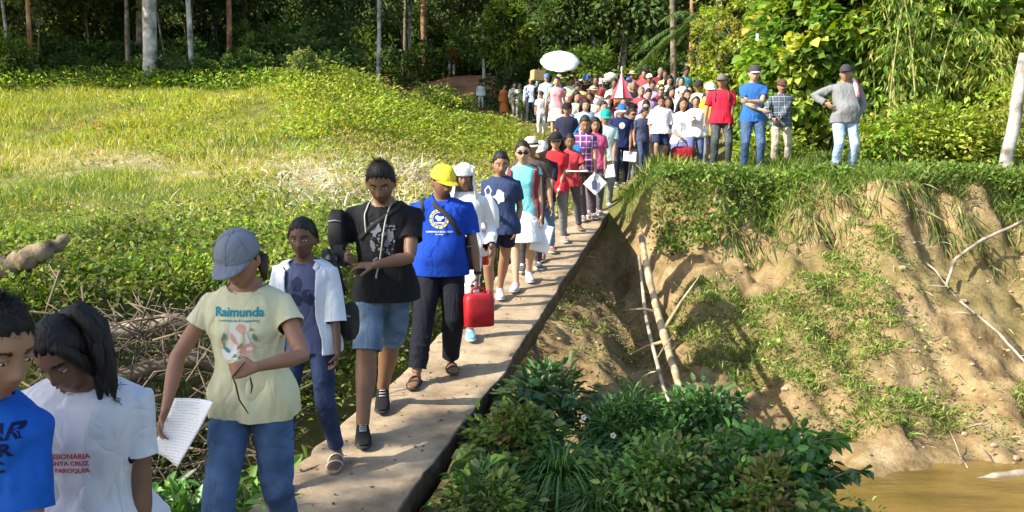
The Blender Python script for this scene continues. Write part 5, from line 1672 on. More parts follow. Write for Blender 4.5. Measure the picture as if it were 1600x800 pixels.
    if sh_:
        for sd in 'rl':
            if sh_.get('only') and sd not in sh_['only']: continue
            hp, k, an = leg[sd]
            yw = spec.get('footyaw', {}).get(sd, (.15 if sd == 'l' else -.15))
            fx = Vector((-math.sin(yw), math.cos(yw), 0)); fs = Vector((fx.y, -fx.x, 0)); hu = heel_up.get(sd, 0)
            base = Vector((an.x, an.y, F_[sd].z))
            def ringat(f, hw_, z0_, z1_, n=14):
                lift = hu*max(0, (.14 - f)/.2)
                return [base + fx*(f*s) + fs*(hw_*s*math.copysign(abs(math.cos(q))**.75, math.cos(q))) + Vector((0, 0, (z0_ + (z1_ - z0_)*.5*(1 + math.copysign(abs(math.sin(q))**.75, math.sin(q))) + lift)*s)) for q in [2*math.pi*j/n for j in range(n)]]
            kind = sh_.get('kind', 'shoe')
            S_ = MB(); S_.ring_loft([ringat(f, w_, .0, .020) for f, w_ in [(-.075, .024), (-.055, .038), (0, .042), (.08, .050), (.15, .052), (.20, .040), (.222, .020)]])
            if kind == 'shoe':
                U_ = MB(); U_.ring_loft([ringat(f, w_, .018, t_) for f, w_, t_ in [(-.070, .024, .075), (-.045, .038, .100), (0, .040, .105), (.05, .043, .085), (.11, .049, .062), (.17, .046, .050), (.212, .024, .034)]])
                so_ = U_.build('shoe', cloth(sh_['col'], 'plain'), root)
                S_.build('sole', cloth(sh_.get('sole', (.6, .6, .58)), 'plain'), so_)
                if det >= 2:
                    L_ = MB()
                    for q in range(4):
                        f = .035 + .022*q; zz = .098 - .26*(f - .03)
                        lift = hu*max(0, (.14 - f)/.2)
                        L_.tube([base + fx*(f*s) + fs*(w_*s) + Vector((0, 0, (zz + lift)*s)) for w_ in (-.022, 0, .022)], .003*s, 5)
                    L_.build('lace', cloth(sh_.get('lace', (.75, .75, .75)), 'plain'), so_)
            else:
                so_ = S_.build('sandal', cloth(sh_['col'], 'plain'), root)
                T_ = MB()
                for f, w_, zt in ([(.12, .052, .052), (.06, .050, .072)] if kind == 'sandal' else [(.13, .050, .050)]):
                    lift = hu*max(0, (.14 - f)/.2)
                    T_.tube([base + fx*((f + .02*math.cos(a))*s) + fs*(w_*s*math.cos(a)) + Vector((0, 0, (.015 + (zt - .012)*math.sin(a) + lift)*s)) for a in np.linspace(0, math.pi, 9)], .008*s, 6, .6)
                T_.build('strap', cloth(sh_.get('strap', sh_['col']), 'plain'), so_)
    g = Fig(); g.root = root; g.res = res; g.arm = arm; g.leg = leg; g.tips = tips; g.s = s; g.loc = loc; g.R = R; g.hc = hc; g.HR = HR; g.hs = hs
    g.up = up; g.toL = toL; g.toW = lambda p: loc + R @ Vector(p)
    return g
EYE_W = plain('eye_white', (.70, .66, .60), .3, .5, 0); EYE_D = plain('iris', (.02, .012, .008), .15, .5, 0)

# ---------------- marks projected onto cloth
def text_polys(txt, size, bold=0.0):
    cu = bpy.data.curves.new('t', 'FONT'); cu.body = txt; cu.size = size; cu.align_x = 'CENTER'; cu.align_y = 'CENTER'; cu.offset = bold*size; cu.resolution_u = 3
    o = bpy.data.objects.new('t', cu); COL.objects.link(o)
    bpy.context.view_layer.update()
    me = bpy.data.meshes.new_from_object(o.evaluated_get(bpy.context.evaluated_depsgraph_get()))
    bpy.data.objects.remove(o); bpy.data.curves.remove(cu)
    v = [(p.co.x, p.co.y) for p in me.vertices]; f = [tuple(p.vertices) for p in me.polygons]
    bpy.data.meshes.remove(me)
    return v, f
def ring_poly(r0, r1, n=28, a0=0, a1=2*math.pi, cx=0, cy=0):
    v, f = [], []
    for j in range(n + 1):
        a = a0 + (a1 - a0)*j/n
        v += [(cx + r0*math.cos(a), cy + r0*math.sin(a)), (cx + r1*math.cos(a), cy + r1*math.sin(a))]
    for j in range(n): f.append((2*j, 2*j + 1, 2*j + 3, 2*j + 2))
    return v, f
def blob_poly(cx, cy, rx, ry, n=10, rot=0, wob=0.0, seed=1):
    r = random.Random(seed); v = [(cx, cy)]
    for j in range(n):
        a = 2*math.pi*j/n; k = 1 + wob*(r.random() - .5)
        x, y = rx*k*math.cos(a), ry*k*math.sin(a)
        v.append((cx + x*math.cos(rot) - y*math.sin(rot), cy + x*math.sin(rot) + y*math.cos(rot)))
    return v, [(0, j + 1, (j + 1) % n + 1) for j in range(n)]
def stamp(fig, part, polys, cx, cz, mat, name, off=.003, d=(0, 1, 0), mirror=True, parent=None):
    """lay flat shapes (2D, metres) on the front of a garment around local (cx, cz)"""
    o = fig.res[part]; me = o.data
    bvh = BVHTree.FromPolygons([v.co.copy() for v in me.vertices], [tuple(p.vertices) for p in me.polygons])
    d = Vector(d).normalized(); sx = Vector((d.y, -d.x, 0)).normalized()*-1     # reader's right when facing the garment
    M_ = MB(); c = Vector((0, 0, cz)) + sx*cx
    for v, f in polys:
        vs = []; ok = True
        for (a, b) in v:
            og = c + sx*a + Vector((0, 0, b)) + d*.6
            hit, n_, i_, ds = bvh.ray_cast(og, -d)
            if hit is None: ok = False; break
            vs.append(hit + d*off)
        if ok: M_.add(vs, f)
    if M_.v:
        return M_.build(name, mat, parent or o, False)
# ---------------------------------------------------------------- the procession, nearest first
GRP = 'people walking in the procession'
PI = math.pi
def on_deck(x, y): return deckR(y) - DW - .02 < x < deckR(y) + .02 and y < 14.6
def footz(x, y): return deckZ(y) + .004 if on_deck(x, y) else gz(x, y) + .01
def pers(px, d, ytop, label, rz=PI, feet_px=None, hands_px=None, h=None, **sp):
    b = ray(px, 400, d); x, y = b.x, b.y
    z0 = footz(x, y)
    lean = sp.get('lean', .06); pitch = sp.get('head', (0, .15, 0))[1]; hsx = sp.get('hs', 1.10)
    k = .925 + .548*math.cos(lean) + (.095*math.cos(pitch) + .030*0)*1.0 + .117*hsx*(1 - .05*pitch) + (.014*hsx if sp.get('hat') else .010)
    if ytop is not None:
        zt = ray(px, ytop, d).z; s = (zt - z0)/k; h = s*1.70
    sp.update(h=h, loc=(x, y, z0), rz=rz, label=label, group=GRP if 'group' not in sp else sp['group'])
    R = Matrix.Rotation(rz, 3, 'Z').transposed(); L = Vector((x, y, z0))
    if feet_px:
        ft = {}
        for k_, (fx, fy) in feet_px.items():
            dd = d
            for _ in range(12):
                q = ray(fx, fy, dd); zz = footz(q.x, q.y) if abs(q.x - x) < 1.2 else z0
                zz = deckZ(dd) if d < 14 else z0
                dd = dd*.5 + .5*(-zz*F/(fy - HY))
            q = ray(fx, fy, dd)
            v = R @ (q - L); v.z = (deckZ(q.y) if d < 14 else z0) - z0 + .004
            mxs = .42*h/1.7
            v.y = max(-mxs, min(mxs, v.y))
            v.z = (deckZ((L + R.transposed() @ v).y) if d < 14 else z0) - z0 + .004
            ft[k_] = tuple(v)
        sp['feet'] = ft
    if hands_px:
        sp['hands'] = {k_: tuple(R @ (ray(a, b_, d - c) - L)) for k_, (a, b_, c) in hands_px.items()}
    sp.setdefault('det', 3 if d < 6 else (2 if d < 15 else 1))
    return person(sp)
SK_D = (.21, .110, .066); SK_M = (.34, .185, .115); SK_L = (.48, .30, .20); SK_K = (.135, .068, .042)
JEAN = (.045, .085, .17); NAVY = (.018, .024, .055); BLK = (.012, .012, .014); WHITE = (.78, .78, .78)

# boy at the left edge
boy = pers(-80, 2.08, 441, 'boy in a bright blue lettered shirt at the left edge, head turned right', rz=PI - .15, det=3, seed=11,
     head=(1.25, .30, 0), lean=.10, side=-.18, headoff=-.05, wid=.145, skin=SK_M, hair='short',
     hands_px={'l': (-60, 742, .12)}, elbow={'l': (-.9, -.3, -.6)}, grip={'l': dict(dir=(.9, .3, .2), palm=(0, -.3, -1), curl=.4)},
     top=dict(col=(.012, .11, .50), sleeve='short', ease=.02, len=.70), bottom=dict(col=JEAN, cloth='denim'), shoes=dict(col=(.05, .05, .05)))
DARKINK = cloth((.006, .012, .06), 'plain')
stamp(boy, 'top', [text_polys('STAR', .048, .03)], .185, 1.235, DARKINK, 'lettering')
stamp(boy, 'top', [text_polys('STAR', .042, .03)], .180, 1.195, DARKINK, 'lettering')
stamp(boy, 'top', [text_polys('FC', .036, .03)], .195, 1.155, DARKINK, 'lettering')
# girl in white
girl = pers(122, 2.50, 472, 'girl in a white shirt with small red print, dark ponytail, head bowed', rz=PI + .12, det=3, fem=True, seed=12,
     head=(-.20, .62, .08), lean=.14, side=-.04, skin=SK_D, hair='pony', fat=.2, wid=.165,
     tail=[(.01, -.08, .075), (-.05, -.10, .085), (-.10, -.06, .06), (-.115, .0, .0), (-.11, .04, -.08), (-.095, .06, -.15)],
     hair_extra=[([(.0, -.06, .09), (-.06, -.07, .10), (-.11, -.03, .04), (-.12, .03, -.05)], [.02, .03, .024, .008]), ([(-.03, .05, .09), (-.07, .05, .04), (-.09, .05, -.05)], [.02, .022, .006])],
     hands_px={'l': (222, 900, .05), 'r': (70, 900, .1)},
     top=dict(col=(.70, .71, .76), sleeve='short', ease=.02, len=.66, hem=.05), bottom=dict(col=NAVY), shoes=dict(col=(.3, .3, .3)))
REDINK = cloth((.55, .05, .05), 'plain')
stamp(girl, 'top', [text_polys('MISSIONARIA', .021, .03)], .0, 1.02, REDINK, 'lettering')
stamp(girl, 'top', [text_polys('SANTA CRUZ', .019, .03)], .0, 1.02 - .022, REDINK, 'lettering')
stamp(girl, 'top', [text_polys('PAROQUIA', .019, .03)], .01, 1.02 - .044, REDINK, 'lettering')

# woman in pale yellow
yw = pers(388, 3.55, 351, 'woman in a pale yellow printed shirt and grey cap holding a white sheet', rz=PI - .05, det=3, fem=True, seed=13,
     head=(-.08, .48, 0), lean=.07, skin=(.33, .165, .10), hair='short', haircol=BROWN_HAIR, fat=.12, belly=.15, wid=.155,
     feet={'r': (.10, .26, 0), 'l': (-.09, -.20, 0)}, heel={'l': .08},
     hair_extra=[([(.0, -.09, -.02), (-.07, -.06, -.04), (-.085, -.02, -.05), (-.09, .0, -.10)], [.03, .03, .02, .008])],
     hands_px={'r': (259, 640, .16), 'l': (398, 574, .34)}, elbow={'r': (.9, -.3, -.2), 'l': (-.8, -.6, -.3)},
     grip={'l': dict(dir=(.95, .25, -.12), palm=(0, -1, -.2), thumb=(0, 0, 1), curl=.95), 'r': dict(dir=(.15, .25, -1), palm=(-1, .1, 0), curl=.55)},
     top=dict(col=(.70, .67, .44), sleeve='short', len=.46, ease=.010, hem=.0), bottom=dict(col=(.055, .10, .20), cloth='denim'),
     hat=dict(col=(.22, .24, .29), brim_yaw=.0), shoes=dict(col=(.2, .15, .1), kind='sandal'))
TEAL = cloth((.02, .28, .36), 'plain')
cz = 1.315*yw.s
stamp(yw, 'top', [text_polys('Raimunda', .052, .03)], .0, cz, TEAL, 'lettering')
stamp(yw, 'top', [text_polys('caminhada de fé e esperança', .0145, .02)], .0, cz - .033, TEAL, 'lettering')
PK = cloth((.72, .40, .28), 'plain'); PWH = cloth((.78, .76, .72), 'plain'); PG = cloth((.10, .28, .24), 'plain'); PB = cloth((.45, .22, .14), 'plain')
stamp(yw, 'top', [blob_poly(0, -.115, .048, .075, 14, .3, .5, 3), blob_poly(-.03, -.16, .04, .04, 12, 0, .6, 4), blob_poly(.02, -.06, .03, .022, 10, 0, .4, 8)], 0, cz, PWH, 'printed_picture', .0025)
stamp(yw, 'top', [blob_poly(.012, -.066, .020, .018, 10, 0, .4, 5), blob_poly(.03, -.15, .030, .022, 10, .4, .6, 6), blob_poly(-.02, -.11, .012, .03, 9, .5, .5, 7)], 0, cz, PK, 'printed_picture', .004)
stamp(yw, 'top', [blob_poly(-.062, -.10, .009, .020, 8, -.5, .5, 9), blob_poly(.066, -.10, .009, .018, 8, .4, .5, 10), blob_poly(-.055, -.155, .009, .02, 8, .9, .5, 11), blob_poly(-.03, -.18, .02, .008, 8, .2, .5, 12)], 0, cz, PG, 'printed_picture', .004)
stamp(yw, 'top', [blob_poly(.055, -.07, .010, .007, 8, 0, .5, 13), blob_poly(-.07, -.125, .006, .016, 8, .2, .5, 14), blob_poly(.0, -.14, .02, .006, 8, .8, .5, 15)], 0, cz, PB, 'printed_picture', .0045)

# woman in the white open jacket
wj = pers(478, 4.78, 338, 'woman in an open white jacket over a blue grey shirt and dark jeans', rz=PI - .10, det=3, fem=True, seed=14,
     head=(.10, .12, 0), lean=.05, skin=SK_K, hair='bun', wid=.16, fat=.05,
     feet_px={'r': (438, 782), 'l': (526, 737)}, heel={'l': .03},
     hands_px={'l': (528, 552, .10), 'r': (415, 560, .0)}, elbow={'l': (-.5, -1, -.2)},
     grip={'l': dict(dir=(.15, .15, -1), palm=(1, .2, 0), curl=.7)},
     top=dict(col=(.085, .10, .19), sleeve='none', neck='crew'), jacket=dict(col=(.66, .71, .80), sleeve='rolled', gap=.62),
     bottom=dict(col=(.018, .03, .075), cloth='denim'), shoes=dict(col=(.35, .25, .2), strap=(.62, .58, .5), kind='sandal'))
INK = cloth((.03, .035, .085), 'plain')
stamp(wj, 'top', [blob_poly(-.02, 0, .030, .042, 16, 0, .25, 3), blob_poly(.045, -.07, .028, .055, 14, .2, .5, 4), blob_poly(-.03, -.09, .04, .03, 12, 0, .6, 5)], 0, 1.27*wj.s, INK, 'printed_picture', .003)
col_ = MB()
for sg in (-1, 1):
    col_.box(wj.up(sg*.082, .060, .43), (.018*wj.s, .008*wj.s, .060*wj.s), Matrix.Rotation(sg*.5, 3, 'Y'))
col_.build('lapel', cloth((.66, .71, .80)), wj.res['jacket'])

# man in the black shirt
bm = pers(602, 5.50, 249, 'man in a black printed shirt and denim shorts looking down at his hand', rz=PI - .05, det=3, seed=15,
     head=(.05, .50, 0), lean=.08, skin=SK_D, hair='short', wid=.18, beard=True, legr=1.12,
     feet_px={'r': (566, 697), 'l': (598, 642)}, heel={'l': .07}, footyaw={'r': .25},
     hands_px={'l': (585, 414, .34), 'r': (552, 405, .22)}, elbow={'l': (-1, -.55, -.55), 'r': (.9, -.7, -.6)},
     grip={'l': dict(dir=(1, .18, -.02), palm=(0, -.3, -1), thumb=(0, 1, .3), curl=.45), 'r': dict(dir=(.3, .7, .2), palm=(-1, 0, 0), curl=.8)},
     top=dict(col=(.012, .012, .015), sleeve='short', len=.60, hem=.03, ease=.014), bottom=dict(kind='shorts', col=(.10, .15, .23), cloth='denim', len=.97, loose=.88),
     shoes=dict(col=(.012, .012, .014), sole=(.03, .03, .035), lace=(.5, .5, .5)))
GREYINK = cloth((.16, .17, .20), 'plain')
rs_ = random.Random(5)
stamp(bm, 'top', [blob_poly(-.035, .03, .045, .035, 14, .4, .7, 3), blob_poly(-.05, -.07, .018, .03, 10, .4, .7, 4), blob_poly(.055, -.04, .02, .045, 12, -.4, .8, 5)] +
      [blob_poly(rs_.uniform(-.06, .09), rs_.uniform(-.17, .05), rs_.uniform(.003, .012), rs_.uniform(.003, .014), 7, rs_.random()*3, .9, i) for i in range(46)], 0, 1.24*bm.s, GREYINK, 'printed_picture', .003)

# man in the blue polo
bp_ = pers(690, 6.62, 255, 'man in a blue polo shirt with round emblem, yellow cap and dark trousers', rz=PI + .05, det=3, vox=.0075, seed=16,
     head=(.45, .30, 0), lean=.03, skin=SK_D, hair='short', wid=.195, fat=.35, belly=.8,
     feet_px={'r': (651, 606), 'l': (704, 583)}, hands_px={'l': (748, 440, .06), 'r': (640, 450, -.05)}, elbow={'l': (-.7, -1, -.2)},
     grip={'l': dict(dir=(.05, .05, -1), palm=(1, 0, 0), curl=.95)},
     top=dict(col=(.010, .055, .40), sleeve='short', len=.74, ease=.016, hem=.02, neck='polo'), bottom=dict(col=(.010, .011, .018), loose=1.25), legr=1.08,
     hat=dict(col=(.75, .62, .05), brimcol=(.50, .40, .03), brim_yaw=.1), shoes=dict(col=(.06, .045, .035), kind='sandal'))
GOLD = cloth((.75, .66, .12), 'plain'); WINK = cloth((.7, .72, .78), 'plain')
pz = 1.27*bp_.s
pol = [ring_poly(.056, .072, 40)] + [ring_poly(.044, .050, 36)]
stamp(bp_, 'top', [ring_poly(.058, .074, 5, a0=a, a1=a + .42) for a in np.arange(0, 6.28, .5236)], -.01, pz, GOLD, 'emblem', .003)
stamp(bp_, 'top', [ring_poly(.048, .052, 36), blob_poly(0, .005, .028, .020, 12, 0, .8, 2), blob_poly(0, -.03, .04, .006, 8, 0, .3, 3)], -.01, pz, WINK, 'emblem', .0035)
stamp(bp_, 'top', [text_polys('CAMINHADA ECOLOGICA', .017, .02)], -.01, pz - .098, WINK, 'lettering')
stamp(bp_, 'top', [text_polys('do campo', .015, .02)], -.01, pz - .116, WINK, 'lettering')
cl = MB()
for sg in (-1, 1):
    cl.tube([bp_.up(sg*.012, .075, .445), bp_.up(sg*.045, .070, .475), bp_.up(sg*.066, .035, .515), bp_.up(sg*.055, -.03, .535)], [.010, .018, .020, .016], 8, .45)
cl.build('collar', cloth((.012, .06, .42)), bp_.res['top'])
pk = MB(); pk.box(bp_.up(0, .128, .41), (.012, .003, .055), Matrix.Rotation(.25, 3, 'X')); pk.build('placket', cloth((.008, .045, .34)), bp_.res['top'], False)

# white hooded person
wh = pers(727, 7.55, 253, 'person in white long sleeves with a white cloth over the head', rz=PI - .05, det=2, fem=True, seed=17,
     head=(.1, .2, 0), skin=SK_D, hair='short', hat=dict(kind='cloth', col=(.82, .82, .80)), feet_px={'l': (734, 531), 'r': (724, 505)}, wid=.16,
     hands_px={'l': (768, 385, .1), 'r': (700, 400, 0)},
     top=dict(col=(.80, .80, .80), sleeve='long', ease=.02, hem=.03), bottom=dict(col=(.68, .72, .76)), shoes=dict(col=(.18, .38, .55), sole=(.7, .75, .8)))
# woman in navy tee and shorts
w8 = pers(783, 8.45, 235, 'woman in a navy shirt with white print and dark shorts, smiling, bare legs', rz=PI - .12, det=2, vox=.009, fem=True, seed=18,
     head=(.25, .30, 0), skin=SK_M, hair='bun', feet_px={'r': (766, 482), 'l': (788, 452)}, heel={'l': .05}, hands_px={'l': (806, 358, .05), 'r': (768, 330, .25)}, wid=.165, fat=.1,
     top=dict(col=(.035, .055, .13), sleeve='short', ease=.012), bottom=dict(kind='shorts', col=(.018, .022, .05), len=.55), shoes=dict(col=(.45, .42, .40), sole=(.6, .6, .6)))
stamp(w8, 'top', [blob_poly(0, -.04, .055, .06, 14, .1, .7, 3)], 0, 1.26*w8.s, PWH, 'printed_picture', .004)
# woman with sunglasses
w9 = pers(817, 9.35, 219, 'woman in sunglasses, aqua shirt and maroon waistcoat with white skirt', rz=PI - .05, det=2, vox=.009, fem=True, seed=19,
     head=(.05, .15, 0), skin=SK_L, hair='bun', haircol=(.012, .008, .006), glasses=True, feet_px={'r': (806, 455), 'l': (826, 440)}, heel={'l': .05}, hands_px={'l': (846, 348, .08), 'r': (800, 350, .05)}, wid=.165, fat=.1,
     top=dict(col=(.20, .60, .62), sleeve='cap'), jacket=dict(col=(.24, .045, .055), sleeve='none', gap=.8, name='waistcoat'), bottom=dict(kind='skirt', col=(.74, .75, .78), len=.40), shoes=dict(col=(.55, .42, .44)))
lg_ = None
pers(829, 10.1, 211, 'person in a beige bucket hat, mostly hidden behind the woman in sunglasses', rz=PI, det=2, seed=20, skin=SK_M, hat=dict(kind='hat', col=(.62, .55, .42), brim=.035), hair='short', top=dict(col=(.10, .07, .06), sleeve='short'), bottom=dict(col=(.06, .06, .07)), shoes=dict(col=(.1, .1, .1)))
p10 = pers(847, 10.75, 219, 'man in a white cap and black shirt over red, blue jeans', rz=PI - .1, det=2, seed=21, head=(-.2, .3, 0), skin=SK_D,
     hat=dict(col=(.78, .76, .72), brimcol=(.7, .68, .66)), hair='short', feet_px={'r': (848, 408), 'l': (862, 392)}, hands_px={'l': (856, 325, .25), 'r': (830, 330, .1)},
     top=dict(col=(.02, .02, .035), sleeve='short', len=.8), jacket=None, bottom=dict(col=(.10, .19, .33), cloth='denim'), shoes=dict(col=(.3, .15, .08)))
p11 = pers(867, 11.4, 204, 'woman in a black brimmed hat and sunglasses wearing a bright red shirt', rz=PI, det=2, fem=True, seed=22, head=(0, .15, 0), skin=SK_L,
     hat=dict(kind='hat', col=(.02, .02, .02), brim=.05), glasses=True, hair='long', feet_px={'r': (858, 388), 'l': (880, 376)}, hands_px={'l': (868, 318, .15), 'r': (848, 320, .1)},
     top=dict(col=(.58, .03, .04), sleeve='short'), bottom=dict(col=(.22, .22, .24)), shoes=dict(col=(.3, .25, .2)))
p12 = pers(889, 12.3, 208, 'short woman in a dark red top and grey trousers carrying a white tray', rz=PI, det=2, fem=True, seed=23, head=(0, .25, 0), skin=SK_D,
     hair='bun', feet_px={'r': (882, 366), 'l': (902, 352)}, hands_px={'l': (908, 268, .30), 'r': (888, 270, .30)}, elbow={'l': (-.6, -1, -.6), 'r': (.6, -1, -.6)},
     top=dict(col=(.45, .05, .06), sleeve='short'), bottom=dict(col=(.09, .09, .11)), shoes=dict(col=(.3, .25, .2), kind='sandal'))
# plaid material
def plaid_mat(a, b, c, sc=22):
    m, t, out = new_mat('plaid_cloth')
    tc = nd(t, 'ShaderNodeTexCoord'); sx = nd(t, 'ShaderNodeSeparateXYZ'); t.links.new(tc.outputs['Object'], sx.inputs[0])
    def band(o, f, th, off=0):
        m1 = nd(t, 'ShaderNodeMath', operation='MULTIPLY'); m1.inputs[1].default_value = f; t.links.new(o, m1.inputs[0])
        a1 = nd(t, 'ShaderNodeMath', operation='ADD'); a1.inputs[1].default_value = off; t.links.new(m1.outputs[0], a1.inputs[0])
        fr = nd(t, 'ShaderNodeMath', operation='FRACT'); t.links.new(a1.outputs[0], fr.inputs[0])
        g = nd(t, 'ShaderNodeMath', operation='LESS_THAN'); g.inputs[1].default_value = th; t.links.new(fr.outputs[0], g.inputs[0]); return g.outputs[0]
    def mix(f, c1, c2, k=1.0):
        n = nd(t, 'ShaderNodeMix', data_type='RGBA')
        mm = nd(t, 'ShaderNodeMath', operation='MULTIPLY'); mm.inputs[1].default_value = k; t.links.new(f, mm.inputs[0]); t.links.new(mm.outputs[0], n.inputs[0])
        if isinstance(c1, tuple): n.inputs[6].default_value = (*c1, 1)
        else: t.links.new(c1, n.inputs[6])
        n.inputs[7].default_value = (*c2, 1); return n.outputs[2]
    q = mix(band(sx.outputs['X'], sc*.5, .5), a, b, .6)
    q = mix(band(sx.outputs['Z'], sc*.5, .5), q, b, .5)
    q = mix(band(sx.outputs['X'], sc*.5, .12, .3), q, c, .8)
    q = mix(band(sx.outputs['Z'], sc*.5, .12, .3), q, c, .8)
    p = nd(t, 'ShaderNodeBsdfPrincipled'); p.inputs['Roughness'].default_value = .85; p.inputs['Specular IOR Level'].default_value = .2
    t.links.new(q, p.inputs['Base Color']); t.links.new(p.outputs[0], out.inputs[0]); return m
p13 = pers(911, 13.2, 180, 'woman in a red and blue plaid shirt looking down, holding a picture', rz=PI, det=2, fem=True, seed=24, head=(.05, .45, 0), skin=SK_M,
     hair='short', haircol=(.03, .02, .015), feet_px={'r': (912, 345), 'l': (924, 336)}, hands_px={'l': (930, 268, .22), 'r': (893, 275, .1)}, lean=.1,
     top=dict(mat=plaid_mat((.40, .03, .07), (.04, .06, .28), (.75, .7, .75)), col=(0, 0, 0), sleeve='short'), bottom=dict(col=(.10, .07, .09)), shoes=dict(col=(.25, .2, .2)))
pers(928, 13.9, 183, 'person in a bright pink shirt half hidden by the plaid shirt', rz=PI, det=2, fem=True, seed=25, head=(0, .2, 0), skin=SK_M, hair='long',
     hands_px={'l': (945, 268, .1)}, top=dict(col=(.62, .10, .22), sleeve='short'), bottom=dict(col=(.12, .12, .14)), shoes=dict(col=(.2, .2, .2)))
pers(943, 14.7, 170, 'person in a green cap and pale mint shirt beside the navy shirted man', rz=PI, det=2, seed=26, head=(0, .3, 0), skin=SK_M, hair='short',
     hat=dict(col=(.02, .35, .30)), hands_px={'l': (958, 262, .15)}, top=dict(col=(.50, .66, .62), sleeve='short'), bottom=dict(col=(.25, .27, .26)), shoes=dict(col=(.3, .3, .3)))
nv_ = pers(968, 15.6, 162, 'man in a navy shirt with round pale emblem and blue white cap', rz=PI, det=2, seed=27, head=(0, .35, 0), skin=SK_M, hair='short', wid=.19,
     hat=dict(col=(.03, .14, .50), brimcol=(.75, .78, .85)), hands_px={'l': (984, 242, .1), 'r': (950, 244, .05)}, top=dict(col=(.012, .022, .085), sleeve='short'), bottom=dict(col=(.010, .012, .03)), shoes=dict(col=(.1, .1, .1)))
stamp(nv_, 'top', [blob_poly(0, 0, .055, .06, 16)], 0, 1.25*nv_.s, cloth((.6, .55, .5), 'plain'), 'emblem', .005)
pers(1001, 16.2, 168, 'man in a grey navy shirt between the navy shirt and the big white shirt', rz=PI + .3, det=2, seed=28, head=(.3, .3, 0), skin=SK_M, hair='short', top=dict(col=(.06, .07, .13), sleeve='short'), bottom=dict(col=(.05, .07, .14)), shoes=dict(col=(.1, .1, .1)))
pers(1029, 15.3, 150, 'broad man in a brilliant white long shirt and dark blue shorts', rz=PI - .1, det=2, seed=29, head=(0, .3, 0), skin=SK_M, hair='short', wid=.20, fat=.3, hands_px={'l': (1048, 218, .05)}, elbow={'l': (-1, -.6, 0)},
     top=dict(col=(.80, .80, .82), sleeve='rolled', hem=.05, ease=.03), bottom=dict(kind='shorts', col=(.02, .03, .09), loose=1.1), shoes=dict(col=(.2, .2, .2)))
pers(1061, 17.2, 152, 'woman in a white blouse and blue skirt right of the brilliant white shirt', rz=PI + .1, det=1, fem=True, seed=30, skin=SK_M, hair='long', top=dict(col=(.74, .75, .80), sleeve='rolled'), bottom=dict(kind='skirt', col=(.12, .16, .32), len=.45), hands={'r': (.12, .25, 1.0)})
pers(1083, 16.3, 150, 'person in a white long shirt standing left of the man in red', rz=PI - .2, det=1, seed=31, skin=SK_M, hair='crop', top=dict(col=(.80, .80, .78), sleeve='long', ease=.03), bottom=dict(col=(.10, .14, .30)), hands={'r': (.05, .28, 1.05)})
pers(1102, 17.2, 128, 'person in a yellow shirt and white cap just behind the man in red', rz=PI, det=1, seed=32, skin=SK_M, hat=dict(col=(.78, .76, .70)), top=dict(col=(.75, .52, .04), sleeve='short'), bottom=dict(col=(.3, .3, .3)))

# ---- the four men standing on the right bank
G4 = 'men standing on the right bank'
r1 = pers(1122, 15.2, 115, 'man in a bright red shirt and dark grey jeans, hand on hip', group=G4, rz=PI - .1, det=2, seed=41, head=(-.35, .05, 0), skin=SK_M, hair='crop', wid=.19, lean=0,
     feet={'r': (.12, .02, 0), 'l': (-.13, 0, 0)}, hands_px={'l': (1140, 195, .12), 'r': (1099, 200, .05)}, elbow={'l': (-1, -.5, 0), 'r': (1, -.3, 0)},
     hat=dict(col=(.16, .14, .13)), top=dict(col=(.72, .02, .05), sleeve='short', len=.75, hem=.04, ease=.018), legr=1.12, bottom=dict(col=(.055, .065, .07), cloth='denim'), shoes=dict(col=(.05, .04, .035)), belly=.3)
r2 = pers(1170, 14.3, 101, 'tall man in a blue collared shirt with one arm across his chest', group=G4, rz=PI - .1, det=2, seed=42, head=(.1, .15, 0), skin=SK_L, hair='crop', lean=0,
     feet={'r': (.13, .03, 0), 'l': (-.13, 0, 0)}, hands_px={'l': (1170, 158, .26), 'r': (1190, 172, .22)}, elbow={'l': (-1, -.2, -.6), 'r': (1, -.2, -.6)},
     hat=dict(col=(.06, .06, .07), brimcol=(.5, .5, .5)), top=dict(col=(.03, .13, .38), sleeve='short', ease=.008), legr=1.1, bottom=dict(col=(.045, .085, .16), cloth='denim'), shoes=dict(col=(.3, .3, .3)))
r3 = pers(1213, 15.0, 123, 'man in a dark plaid long sleeved shirt and khaki trousers, hands clasped', group=G4, rz=PI, det=2, seed=43, head=(0, .1, 0), skin=SK_M, hair='crop', moustache=True, lean=0,
     feet={'r': (.11, 0, 0), 'l': (-.12, .02, 0)}, hands_px={'l': (1219, 186, .22), 'r': (1208, 186, .22)}, elbow={'l': (-1, -.4, -.3), 'r': (1, -.4, -.3)},
     hat=dict(col=(.10, .055, .04)), top=dict(mat=plaid_mat((.035, .045, .065), (.10, .13, .17), (.35, .38, .42)), col=(0, 0, 0), sleeve='long', ease=.015), bottom=dict(col=(.40, .36, .28), show=0), shoes=dict(col=(.10, .06, .04)))
r4 = pers(1311, 13.7, 100, 'heavy man in a grey long sleeved shirt and light jeans, hand on hip', group=G4, rz=PI + .05, det=2, seed=44, head=(-.45, .05, 0), skin=SK_M, hair='short', wid=.20, fat=.30, belly=1.1, lean=-.03, legr=1.15,
     feet={'r': (.13, .02, 0), 'l': (-.14, 0, 0)}, hands_px={'r': (1291, 162, .10), 'l': (1337, 184, .02)}, elbow={'r': (1, -.55, .1), 'l': (-1, -.3, 0)},
     hat=dict(col=(.05, .05, .055), brim_yaw=0), top=dict(col=(.22, .23, .24), sleeve='long', ease=.015), bottom=dict(col=(.28, .38, .50), cloth='denim'), shoes=dict(col=(.4, .4, .4)))
stamp(r4, 'top', [blob_poly(0, 0, .015, .03, 8)], .0, 1.3, cloth((.3, .3, .3), 'plain'), 'printed_mark', .004)

